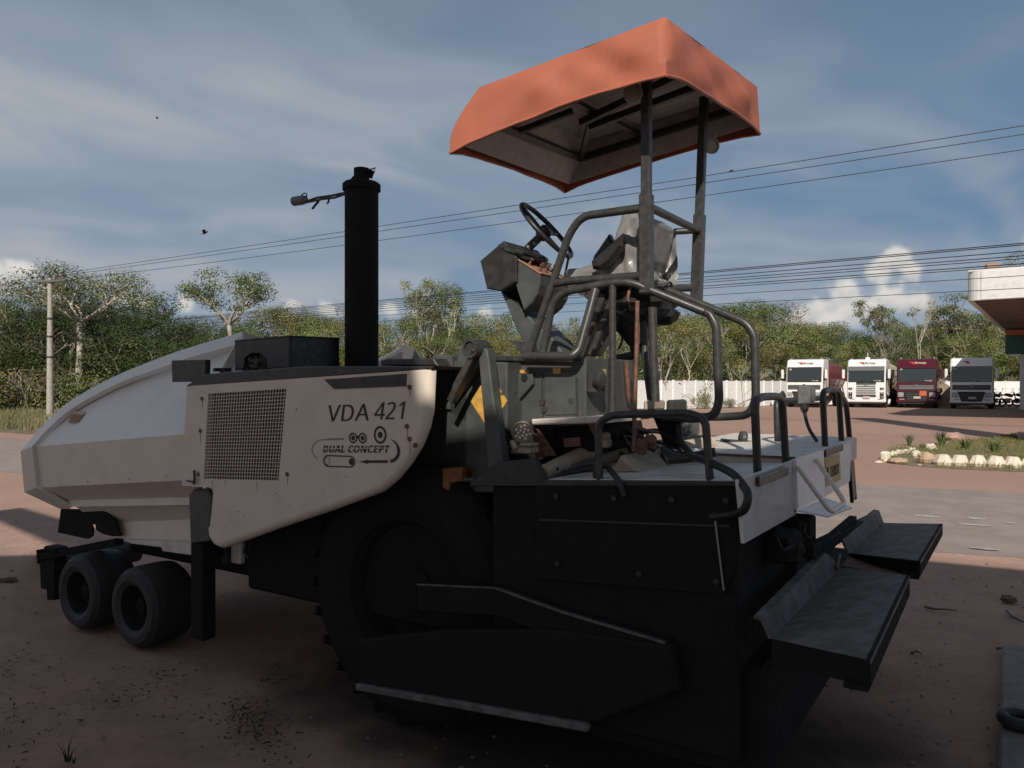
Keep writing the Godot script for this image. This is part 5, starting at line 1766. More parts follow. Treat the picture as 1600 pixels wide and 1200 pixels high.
# ---------------------------------------------------------------- the unseen workshop behind the camera, its roof outline cut to shade the yard
func workshop() -> void:
	var o := thing("unseen_shade_shed", "unseen workshop shed behind the viewpoint, its roof outline shaped to shade the near yard", "building")
	var h := ROOF_H
	var sh := Vector2(-SUN_DROP.x * h, SUN_DROP.z * h)
	# wanted shadow edge on the ground (x, distance), led back up to the eave
	var shade := [Vector2(-7.2, 6.85), Vector2(-4.45, 7.1), Vector2(-4.40, 7.5), Vector2(-6.6, 9.55), Vector2(-6.4, 9.9), Vector2(-4.1, 8.0), Vector2(-3.9, 9.3), Vector2(-0.21, 9.3), Vector2(-0.16, 5.42), Vector2(0.27, 5.28), Vector2(0.6, 5.28), Vector2(1.35, 5.45), Vector2(2.5, 7.3), Vector2(3.73, 6.87), Vector2(4.75, 6.35)]  # the narrow slanting arm is added to cast a separate shadow band
	var poly := []
	for q in shade: poly.append(Vector2(q.x + sh.x, q.y + sh.y))
	poly.append(Vector2(poly[poly.size() - 1].x, -14.0))
	poly.append(Vector2(poly[0].x, -14.0))
	var lay := Transform3D(Basis(Vector3(1, 0, 0), Vector3(0, 0, -1), Vector3(0, 1, 0)), Vector3(0, h, 0))
	var roof_m := worn("sheet_roof", lin(0.30, 0.29, 0.28), 0.6, 0.15, 2.0)
	var wall_m := worn("shed_wall", lin(0.34, 0.31, 0.28), 0.9, 0.12, 1.6)
	var st := begin()
	plate(st, poly, 0.0, 0.08, 0.0, lay)
	put("roof", st, roof_m, o)
	var x0: float = poly[0].x
	var x1: float = poly[poly.size() - 1].x
	st = begin()
	boxab(st, Vector3(x0, 0, 13.8), Vector3(x1, h - 0.01, 14.0), 0.0)
	put("wall", st, wall_m, o)
	for x in [x0 + 0.4, x1 - 0.4]:
		st = begin()
		boxab(st, Vector3(x - 0.12, 0, 7.6), Vector3(x + 0.12, h - 0.01, 7.84), 0.01)
		put("column", st, roof_m, o)

# ---------------------------------------------------------------- trees
func leaves(sd: int, clusters: Array, per: int, size: float, cols: Array, hollow := 0.55) -> ArrayMesh:
	# leaves strewn over and through egg-shaped clusters: each holds centre, radii
	var r := RandomNumberGenerator.new()
	r.seed = sd
	var v := PackedVector3Array()
	var n := PackedVector3Array()
	var c := PackedColorArray()
	for cl in clusters:
		var ctr: Vector3 = cl[0]
		var rad: Vector3 = cl[1]
		var tone := r.randf_range(0.95, 1.75)
		var base: Color = cols[r.randi() % cols.size()]
		var count := int(per * clampf(rad.x * rad.y * 1.6, 0.35, 2.2))
		for i in count:
			var d := Vector3(r.randfn(), r.randfn() * 0.95 + 0.15, r.randfn()).normalized()
			var q := ctr + d * rad * lerpf(hollow, 1.08, sqrt(r.randf()))
			var nn := (d * 0.85 + Vector3(0, 0.5, 0) + Vector3(r.randfn(), r.randfn(), r.randfn()) * 0.18).normalized()
			var u := nn.cross(Vector3(r.randfn(), r.randfn(), r.randfn())).normalized()
			var w := nn.cross(u)
			var s := size * r.randf_range(0.6, 1.25)
			var col := base * tone * r.randf_range(0.88, 1.14)
			var a := q - u * s * 0.62
			var b := q + w * s * 0.30
			var e := q + u * s * 0.62 - nn * s * 0.12
			var f := q - w * s * 0.30
			for t in [a, b, e, a, e, f]:
				v.append(t)
				n.append(nn)
				c.append(col)
	var arr := []
	arr.resize(Mesh.ARRAY_MAX)
	arr[Mesh.ARRAY_VERTEX] = v
	arr[Mesh.ARRAY_NORMAL] = n
	arr[Mesh.ARRAY_COLOR] = c
	var mesh := ArrayMesh.new()
	mesh.add_surface_from_arrays(Mesh.PRIMITIVE_TRIANGLES, arr)
	return mesh

func grow(st: SurfaceTool, r: RandomNumberGenerator, p: Vector3, d: Vector3, l: float, rad: float, depth: int, tips: Array, lift := 0.12, wild := 0.55) -> void:
	var mid := p + d * l * 0.5 + Vector3(r.randfn(), r.randfn() * 0.4, r.randfn()) * l * 0.06
	var e := p + d * l
	tube(st, [p, mid, e], rad, 6 if depth > 1 else 4, rad * 0.68)
	if depth == 0:
		tips.append(e)
		return
	if depth <= 2: tips.append(e)
	var k := 2 + (1 if r.randf() < 0.55 else 0)
	for i in k:
		var nd := (d + Vector3(r.randfn(), r.randfn() * 0.5, r.randfn()) * wild + Vector3(0, lift, 0)).normalized()
		grow(st, r, e, nd, l * r.randf_range(0.6, 0.85), rad * 0.64, depth - 1, tips, lift, wild)

func make_tree(kind: String, sd: int) -> Dictionary:
	# every tree is made about 7 m high and then scaled
	var r := RandomNumberGenerator.new()
	r.seed = sd
	var st := begin()
	var tips := []
	var cl := []
	var greens := [lin(0.122, 0.145, 0.045), lin(0.155, 0.172, 0.058), lin(0.096, 0.125, 0.040), lin(0.190, 0.185, 0.075)]
	var out := {"bark": M.bark}
	if kind == "bushy":
		grow(st, r, Vector3(0, -0.2, 0), Vector3(r.randfn() * 0.06, 1, r.randfn() * 0.06).normalized(), 2.4, 0.13, 3, tips, 0.25, 0.5)
		for i in 34:
			var a := r.randf() * TAU
			var y := r.randf_range(0.7, 6.2)
			var wide := 2.1 * sqrt(maxf(0.05, 1.0 - pow((y - 3.0) / 3.9, 2.0)))
			var d := wide * sqrt(r.randf_range(0.35, 1.0))
			var q := r.randf_range(0.55, 1.1)
			cl.append([Vector3(cos(a) * d, y, sin(a) * d), Vector3(q, q * 0.66, q)])
		out.crown = leaves(sd, cl, 640, 0.088, greens, 0.7)
	elif kind == "umbrella":
		tube(st, [Vector3(0, -0.2, 0), Vector3(0.10, 1.6, 0), Vector3(-0.02, 3.2, 0.05), Vector3(0.05, 4.0, 0)], 0.15, 9, 0.11)
		for i in 5:
			var a := TAU * i / 5 + r.randf()
			grow(st, r, Vector3(0.05, 3.9, 0), Vector3(cos(a) * 0.8, 0.8, sin(a) * 0.8).normalized(), 1.05, 0.075, 2, tips, 0.10, 0.45)
		for t in tips:
			var q := r.randf_range(0.4, 0.72)
			cl.append([t + Vector3(0, 0.1, 0), Vector3(q * 1.15, q * 0.5, q * 1.15)])
		out.crown = leaves(sd, cl, 250, 0.095, [lin(0.075, 0.095, 0.035), lin(0.095, 0.115, 0.045), lin(0.06, 0.082, 0.03)], 0.2)
		out.bark = M.pale_bark
	elif kind == "dome":
		tube(st, [Vector3(0, -0.2, 0), Vector3(0.08, 1.6, 0), Vector3(0.16, 3.1, 0.05), Vector3(0.10, 4.1, 0)], 0.14, 9, 0.10)
		for i in 6:
			var a := TAU * i / 6 + r.randf()
			grow(st, r, Vector3(0.1, 3.9, 0), Vector3(cos(a), 0.75, sin(a)).normalized(), 1.2, 0.07, 2, tips, 0.12, 0.4)
		for t in tips:
			var q := r.randf_range(0.5, 0.85)
			cl.append([t, Vector3(q * 1.1, q * 0.55, q * 1.1)])
		for i in 26:
			var a := r.randf() * TAU
			var d := 3.0 * sqrt(r.randf())
			cl.append([Vector3(cos(a) * d, 6.6 - 0.19 * d * d + r.randf_range(-0.9, 0.0), sin(a) * d), Vector3(0.7, 0.34, 0.7)])
		out.crown = leaves(sd, cl, 250, 0.088, [lin(0.11, 0.12, 0.06), lin(0.09, 0.10, 0.05), lin(0.13, 0.135, 0.075)], 0.2)
		out.bark = M.pale_bark
	elif kind == "sparse":
		grow(st, r, Vector3(0, -0.2, 0), Vector3(r.randfn() * 0.08, 1, r.randfn() * 0.08).normalized(), 1.9, 0.10, 4, tips, 0.30, 0.42)
		for t in tips:
			if r.randf() < 0.5:
				var q := r.randf_range(0.28, 0.5)
				cl.append([t, Vector3(q, q * 0.75, q)])
		out.crown = leaves(sd, cl, 220, 0.092, [lin(0.125, 0.14, 0.055), lin(0.15, 0.15, 0.07), lin(0.10, 0.12, 0.045)], 0.1)
		out.bark = M.pale_bark
	elif kind == "bare":
		grow(st, r, Vector3(0, -0.2, 0), Vector3(r.randfn() * 0.08, 1, r.randfn() * 0.08).normalized(), 1.9, 0.085, 5, tips, 0.22, 0.42)
		for t in tips:
			if r.randf() < 0.05: cl.append([t, Vector3(0.22, 0.15, 0.22)])
		cl.append([tips[0], Vector3(0.2, 0.15, 0.2)])
		out.crown = leaves(sd, cl, 40, 0.12, [lin(0.17, 0.14, 0.09), lin(0.13, 0.13, 0.07)], 0.1)
		out.bark = M.pale_bark
	elif kind == "lacy":
		# thin stems with a few broad leaves at their ends
		for i in 4:
			var a := r.randf() * TAU
			grow(st, r, Vector3(0.15 * i - 0.2, -0.2, 0), Vector3(cos(a) * 0.16, 1, sin(a) * 0.16).normalized(), 2.0, 0.06, 3, tips, 0.35, 0.38)
		for t in tips:
			var q := r.randf_range(0.22, 0.5)
			cl.append([t, Vector3(q * 1.1, q * 0.55, q * 1.1)])
		out.crown = leaves(sd, cl, 150, 0.105, [lin(0.085, 0.105, 0.05), lin(0.11, 0.12, 0.06), lin(0.15, 0.13, 0.075)], 0.1)
	else:
		for i in 7:
			var a := r.randf() * TAU
			grow(st, r, Vector3(cos(a) * 0.3, -0.1, sin(a) * 0.3), Vector3(cos(a) * 0.4, 1, sin(a) * 0.4).normalized(), 0.9, 0.04, 2, tips, 0.2, 0.5)
		for i in 22:
			var a := r.randf() * TAU
			var d := 1.7 * sqrt(r.randf())
			var q := r.randf_range(0.4, 0.75)
			cl.append([Vector3(cos(a) * d, r.randf_range(0.3, 2.3 - d * 0.5), sin(a) * d), Vector3(q, q * 0.75, q)])
		out.crown = leaves(sd, cl, 260, 0.105, [lin(0.07, 0.095, 0.028), lin(0.10, 0.11, 0.04), lin(0.13, 0.125, 0.055)])
	out.trunk = st.commit()
	return out

var kinds := {}

func tree(kind: String, variant: int, called: String, label: String, group: String, at: Vector3, size: Vector3, turn: float) -> void:
	leaf_material()
	var key := "%s%d" % [kind, variant]
	if not kinds.has(key): kinds[key] = make_tree(kind, 100 + variant * 17 + kind.length())
	var d: Dictionary = kinds[key]
	var cat := "bush" if kind == "shrub" else "tree"
	var o := thing(called, label, cat, at, turn, group)
	o.scale = size
	put_mesh("trunk", d.trunk, d.bark, o)
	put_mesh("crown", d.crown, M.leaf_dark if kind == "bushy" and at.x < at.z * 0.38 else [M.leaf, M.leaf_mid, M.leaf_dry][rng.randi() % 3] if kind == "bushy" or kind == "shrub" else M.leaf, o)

# a tree by its direction (x over distance), distance and the heights its top and width reach
func stand(kind: String, variant: int, called: String, label: String, group: String, ratio: float, dist: float, high: float, wide: float) -> void:
	var key := "%s%d" % [kind, variant]
	leaf_material()
	if not kinds.has(key): kinds[key] = make_tree(kind, 100 + variant * 17 + kind.length())
	var k: float = high / maxf(kinds[key].crown.get_aabb().end.y, kinds[key].trunk.get_aabb().end.y)
	tree(kind, variant, called, label, group, Vector3(ratio * dist, 0, -dist), Vector3(k * wide, k, k * wide), rng.randf() * TAU)

func spot_words(t: float) -> String:
	# what a line of sight passes, from the left edge to the right
	for q in [[-0.73, "well past the left edge"], [-0.665, "just past the left edge"], [-0.625, "at the left edge of the view"], [-0.60, "left of the utility pole"], [-0.545, "right behind the utility pole"], [-0.49, "between the domed tree and the hopper's front"], [-0.43, "above the front half of the white hopper"], [-0.385, "just left of the lone flat-topped tree"], [-0.34, "under the lone flat-topped tree"], [-0.29, "above the hopper's rear end"], [-0.235, "above the air box"], [-0.18, "behind the exhaust stack"], [-0.13, "just right of the exhaust stack"], [-0.07, "around the white forked tree"], [-0.02, "above the lift post"], [0.03, "behind the console column"], [0.09, "between the console and the seat"], [0.15, "under the wrapped seat"], [0.20, "right of the rear canopy post"], [0.26, "inside the looped stair rails"], [0.28, "right behind the outer stair rail"], [0.30, "above the white wall, right of the stair rails"], [0.345, "above the white wall, left of the first truck"], [0.40, "behind the first truck"], [0.465, "behind the second truck"], [0.495, "at the left of the maroon truck"], [0.52, "behind the maroon truck"], [0.575, "between the maroon and the rightmost truck"], [0.63, "behind the rightmost truck"], [0.665, "behind the filling station shop"], [0.72, "just past the right edge"]]:
		if t < q[0]: return q[1]
	return "well past the right edge"

func forest() -> void:
	var none := ""
	# trees that stand out
	stand("dome", 1, "tall_dome_tree", "tall airy domed tree with a pale trunk behind the utility pole, far left", none, -0.566, 40.0, 8.0, 1.1)
	stand("umbrella", 2, "umbrella_tree", "lone flat-topped dark green tree rising above the forest left of the exhaust", none, -0.366, 43.0, 8.1, 0.92)
	stand("sparse", 3, "forked_tree", "tall open tree with white forked limbs right of the exhaust stack", none, -0.106, 43.0, 7.6, 0.8)
	stand("umbrella", 4, "loose_green_tree", "loose green tree touching the forked white tree right of the exhaust", none, -0.098, 46.0, 7.9, 0.72)
	stand("bare", 1, "bare_tree", "thin grey bare tree close left of the exhaust stack", none, -0.219, 46.0, 6.9, 0.45)
	stand("sparse", 5, "white_limbed_tree", "white-limbed thinly leaved tree seen between the console and the seat", none, 0.085, 46.0, 6.0, 1.0)
	stand("sparse", 6, "white_limbed_tree", "white-limbed thinly leaved tree seen under the wrapped seat", none, 0.15, 46.0, 5.8, 0.95)
	stand("sparse", 3, "white_limbed_tree", "spreading pale-branched tree rising behind the left end of the white wall", none, 0.197, 48.0, 5.2, 1.15)
	stand("bare", 2, "bare_tree", "pale leafless tree behind the white wall, inside the looped stair rails", none, 0.262, 58.0, 6.4, 0.9)
	stand("bare", 3, "bare_tree", "grey leafless crown rising above the forest left of the first truck", none, 0.337, 70.0, 8.6, 1.0)
	stand("lacy", 1, "lacy_tree", "thin broad-leaved tree against the cloud above the second truck", none, 0.487, 66.0, 9.0, 0.75)
	stand("bare", 4, "bare_tree", "slender twiggy tree above the maroon truck", none, 0.525, 66.0, 10.2, 0.5)
	stand("lacy", 2, "lacy_tree", "tall loose brownish green tree behind the maroon and grey trucks", none, 0.567, 68.0, 9.6, 0.85)
	stand("lacy", 3, "lacy_tree", "loose green tree beside the filling station roof", none, 0.608, 70.0, 8.8, 0.9)
	stand("bare", 1, "bare_tree", "bare pale stems behind the grey-fronted truck", none, 0.622, 72.0, 6.8, 0.6)
	stand("bushy", 3, "dark_tree", "dark dense tree showing above the filling station roof", none, 0.676, 80.0, 15.6, 0.62)
	# the wall of forest: bushy trees in three ranks
	var g1 := "bushy trees along the forest edge"
	var l1 := "bushy front-rank forest tree "
	var g2 := "taller trees in the depth of the forest"
	var l2 := ["", "taller second-rank forest tree ", "treetop of the rearmost forest rank "]
	var skyline := [[-0.70, 6.9], [-0.62, 6.8], [-0.52, 6.7], [-0.47, 6.5], [-0.42, 6.0], [-0.37, 5.2], [-0.31, 6.0], [-0.26, 5.6], [-0.20, 5.6], [-0.12, 5.9], [-0.06, 5.3], [0.0, 5.7], [0.06, 5.5], [0.12, 5.3], [0.18, 5.6], [0.235, 6.1], [0.28, 5.7], [0.305, 6.2], [0.34, 5.3], [0.375, 5.3], [0.41, 4.9], [0.45, 4.8], [0.50, 4.8], [0.56, 5.0], [0.62, 5.4], [0.68, 5.4], [0.76, 5.4]]
	var reach := func(t: float) -> float:
		for i in skyline.size() - 1:
			if t < skyline[i + 1][0]:
				return lerpf(skyline[i][1], skyline[i + 1][1], clampf((t - skyline[i][0]) / (skyline[i + 1][0] - skyline[i][0]), 0.0, 1.0))
		return 5.4
	var r := RandomNumberGenerator.new()
	r.seed = 9
	for rank in 3:
		var t := -0.80 + 0.02 * rank
		while t < 0.80:
			var edge: float = lerpf(41.0, 58.0, smoothstep(-0.1, 0.36, t)) + lerpf(0.0, 9.0, smoothstep(0.2, 0.42, t))
			var dist: float = edge + [0.0, 6.0, 13.0][rank] + r.randf_range(-1.2, 1.2)
			var top: float = reach.call(t)
			var high: float = 1.6 + (top - 1.6) * dist / 44.0 * r.randf_range([0.58, 0.74, 0.82][rank], [0.95, 1.06, 1.13][rank])
			stand("bushy", r.randi() % 6, "forest_tree" if rank == 0 else "deep_forest_tree", (l1 if rank == 0 else l2[rank]) + spot_words(t), g1 if rank == 0 else g2, t, dist, high, r.randf_range(1.0, 1.6))
			t += r.randf_range(0.036, 0.060) * 44.0 / dist * 1.15
	# pale-limbed trees among them on the right
	for q in [[0.115, 46.0, 4.6], [0.225, 52.0, 5.0], [0.285, 57.0, 5.0], [-0.135, 41.0, 3.8]]:
		stand("sparse", [3, 5, 6, 7][r.randi() % 4], "pale_branched_tree", "thin pale-branched forest-edge tree " + spot_words(q[0]), "pale-branched trees along the forest edge", q[0], q[1], q[2], 1.0)
	# shrubs at their feet
	var t2 := -0.78
	while t2 < 0.72:
		var edge: float = lerpf(38.0, 56.0, smoothstep(-0.1, 0.36, t2)) + lerpf(0.0, 9.0, smoothstep(0.2, 0.40, t2))
		stand("shrub", r.randi() % 3, "forest_shrub", "low shrub at the forest's foot " + spot_words(t2), "shrubs at the foot of the forest", t2, edge + r.randf_range(-0.6, 1.0), r.randf_range(1.7, 2.7), r.randf_range(0.9, 1.3))
		t2 += r.randf_range(0.035, 0.05)

# ---------------------------------------------------------------- the white wall
func boundary_wall() -> void:
	var a := Vector3(1.0, 0, -40.0)
	var b := Vector3(21.8, 0, -59.4)
	var d := (b - a).normalized()
	var wm := worn("white_wall_paint", lin(0.80, 0.79, 0.77), 0.85, 0.05, 2.0, 0.0, lin(0.35, 0.27, 0.2), 0.25)
	wm.uv1_world_triplanar = true
	var slab := begin()
	boxat(slab, Vector3(0, 0.91, 0), Vector3(1.13, 1.80, 0.06), 0.01)
	var sm := slab.commit()
	var post := begin()
	boxat(post, Vector3(0, 0.93, 0), Vector3(0.115, 1.86, 0.13), 0.012)
	var pm := post.commit()
	for run in [[a, b, "long white concrete panel wall running from behind the paver to the first truck"], [b, Vector3(52.0, 0, -62.5), "white concrete panel wall showing between and behind the parked trucks"]]:
		var e := (run[1] as Vector3) - (run[0] as Vector3)
		var o := thing("boundary_wall", run[2], "wall", run[0], atan2(-e.z, e.x))
		for i in int(e.length() / 1.25):
			var q := put_mesh("wall_panel", sm, wm, o)
			q.position = Vector3(i * 1.25 + 0.625, 0, 0)
			var w := put_mesh("wall_post", pm, wm, o)
			w.position = Vector3(i * 1.25, 0, 0.02)
	# bushes and saplings in front of it
	var spot := func(ratio: float, off: float) -> Vector3:
		# where a line of sight meets the wall, then a step towards the yard
		var k := (a.x + a.z * ratio) / (-d.z * ratio - d.x)
		return a + d * k + Vector3(-0.25, 0, 1.0) * off
	for q in [[0.248, 0.7, 1.25, 0.55, "grassy green bush against the left part of the white wall"], [0.279, 0.6, 0.75, 0.6, "small low bush before the white wall, right of the grassy bush"]]:
		tree("shrub", 1, "wall_bush", q[4], "", spot.call(q[0], q[1]), Vector3(q[3], q[2] / 2.4, q[3]), 0.7)
	tree("bare", 5, "wall_sapling", "thin twiggy sapling standing before the white wall left of the first truck", "", spot.call(0.301, 0.9), Vector3(0.62, 0.50, 0.62), 1.0)

# ---------------------------------------------------------------- filling station
func station() -> void:
	var o := thing("filling_station", "white-edged filling station roof with a green sign band at the right edge", "building", Vector3(18.9, 0, -32.0), -0.624)
	var white := worn("station_white", lin(0.70, 0.69, 0.67), 0.7, 0.04, 2.5, 0.0, lin(0.3, 0.27, 0.24), 0.3)
	var under := worn("station_soffit", lin(0.19, 0.15, 0.13), 0.8, 0.12, 2.0)
	var st := begin()
	# fascia: a rounded band round the roof (own axes: x along the front, -z to the back)
	plate(st, [Vector2(0.5, 5.06), Vector2(24.0, 5.06), Vector2(24.0, 6.26), Vector2(0.5, 6.26)], -0.2, 0.0, 0.02)
	put("front_fascia", st, white, o)
	st = begin()
	for k in 6:
		var t0 := PI * 0.5 * k / 6
		var t1 := PI * 0.5 * (k + 1) / 6
		var p := func(t: float) -> Vector3: return Vector3(0.5 - sin(t) * 0.5, 0, -0.5 + cos(t) * 0.5)
		var q0: Vector3 = p.call(t0)
		var q1: Vector3 = p.call(t1)
		quad(st, q0 + Vector3(0, 5.06, 0), q1 + Vector3(0, 5.06, 0), q1 + Vector3(0, 6.26, 0), q0 + Vector3(0, 6.26, 0), Vector3(-1, 0, 1))
	boxab(st, Vector3(0.0, 5.06, -27.0), Vector3(0.2, 6.26, -0.5), 0.01)
	put("side_fascia", st, white, o)
	st = begin()
	boxab(st, Vector3(0.05, 6.262, -26.9), Vector3(24.0, 6.36, -0.05), 0.01)
	put("roof_cap", st, white, o)
	st = begin()
	boxab(st, Vector3(0.21, 5.10, -26.9), Vector3(24.0, 5.20, -0.21), 0.0)
	for i in 22:
		boxab(st, Vector3(0.25, 5.04, -1.2 - i * 1.2), Vector3(24.0, 5.10, -1.1 - i * 1.2), 0.0)
	put("soffit", st, under, o)
	for q in [[12.0, -24.5], [12.0, -3.0]]:
		st = begin()
		boxat(st, Vector3(q[0], 2.55, q[1]), Vector3(0.55, 5.1, 0.55), 0.02)
		put("column", st, white, o)
	# shop under the roof with its coloured bands
	var shop := thing("station_shop", "white filling station shop with a green and orange band, cut by the right edge", "building", Vector3(30.75, 0, -48.0), -0.624)
	st = begin()
	boxab(st, Vector3(0.75, 0, -6.0), Vector3(14.0, 4.95, -0.35), 0.02)
	put("shop_wall", st, white, shop)
	st = begin()
	boxab(st, Vector3(0.0, 3.45, -5.0), Vector3(14.0, 4.62, 0.0), 0.02)
	put("green_band", st, plain("green_band", lin(0.012, 0.085, 0.06), 0.4), shop)
	st = begin()
	boxab(st, Vector3(0.0, 4.625, -5.0), Vector3(14.0, 4.98, 0.02), 0.02)
	put("orange_band", st, plain("orange_band", lin(0.42, 0.16, 0.05), 0.5), shop)
	st = begin()
	boxab(st, Vector3(1.25, 0.0, -0.36), Vector3(2.6, 2.3, -0.30), 0.01)
	put("door", st, M.soot, shop)
	# a rounded tank on the roof
	var tank := thing("roof_tank", "small rounded brown tank lying on the filling station roof", "tank", Vector3(22.416, 6.867, -36.000), -0.624)
	tank.scale = Vector3.ONE * 0.5
	st = begin()
	lathe(st, Vector3(-0.3, 0.42, 0), Vector3(1, 0, 0), [Vector2(-0.25, 0), Vector2(-0.2, 0.25), Vector2(0, 0.4), Vector2(0.7, 0.4), Vector2(0.9, 0.25), Vector2(0.95, 0)], 18)
	put("tank_shell", st, worn("brown_tank", lin(0.30, 0.20, 0.15), 0.8, 0.1, 0.8), tank)
	st = begin()
	boxab(st, Vector3(-0.3, 0, -0.25), Vector3(-0.15, 0.2, 0.25))
	boxab(st, Vector3(0.3, 0, -0.25), Vector3(0.45, 0.2, 0.25))
	put("saddle", st, M.grey_box, tank)

	# unseen price pylon, built to throw the long shadow across the yard
	var py := thing("unseen_pylon", "unseen tall sign pylon past the right edge, built to throw the long yard shadow", "sign", Vector3(14.7, 0, -20.6), -0.2)
	st = begin()
	boxab(st, Vector3(-0.7, 0, -0.12), Vector3(0.7, 10.8, 0.12), 0.02)
	put("pylon_body", st, white, py)
	st = begin()
	boxab(st, Vector3(-0.9, 0, -0.4), Vector3(0.9, 0.3, 0.4), 0.02)
	put("pylon_foot", st, under, py)
	st = begin()
	boxab(st, Vector3(-0.72, 8.6, -0.14), Vector3(0.72, 10.82, 0.14), 0.02)
	put("green_band", st, plain("green_band", lin(0.012, 0.085, 0.06), 0.4), py)
	st = begin()
	boxab(st, Vector3(-0.72, 8.25, -0.14), Vector3(0.72, 8.59, 0.14), 0.02)
	put("orange_band", st, plain("orange_band", lin(0.42, 0.16, 0.05), 0.5), py)

# ---------------------------------------------------------------- trucks
func truck_wheel(p: Node3D, at: Vector3) -> void:
	var w := Node3D.new()
	w.name = "wheel"
	p.add_child(w, true)
	w.position = at
	var st := begin()
	lathe(st, Vector3.ZERO, Vector3(1, 0, 0), [Vector2(-0.15, 0.3), Vector2(-0.15, 0.46), Vector2(-0.1, 0.5), Vector2(0.1, 0.5), Vector2(0.15, 0.46), Vector2(0.15, 0.3)], 22)
	put("tyre", st, M.rubber, w)
	st = begin()
	lathe(st, Vector3.ZERO, Vector3(1, 0, 0), [Vector2(-0.13, 0.0), Vector2(-0.11, 0.3), Vector2(0.11, 0.3), Vector2(0.13, 0.0)], 16)
	put("rim", st, M.steel, w)

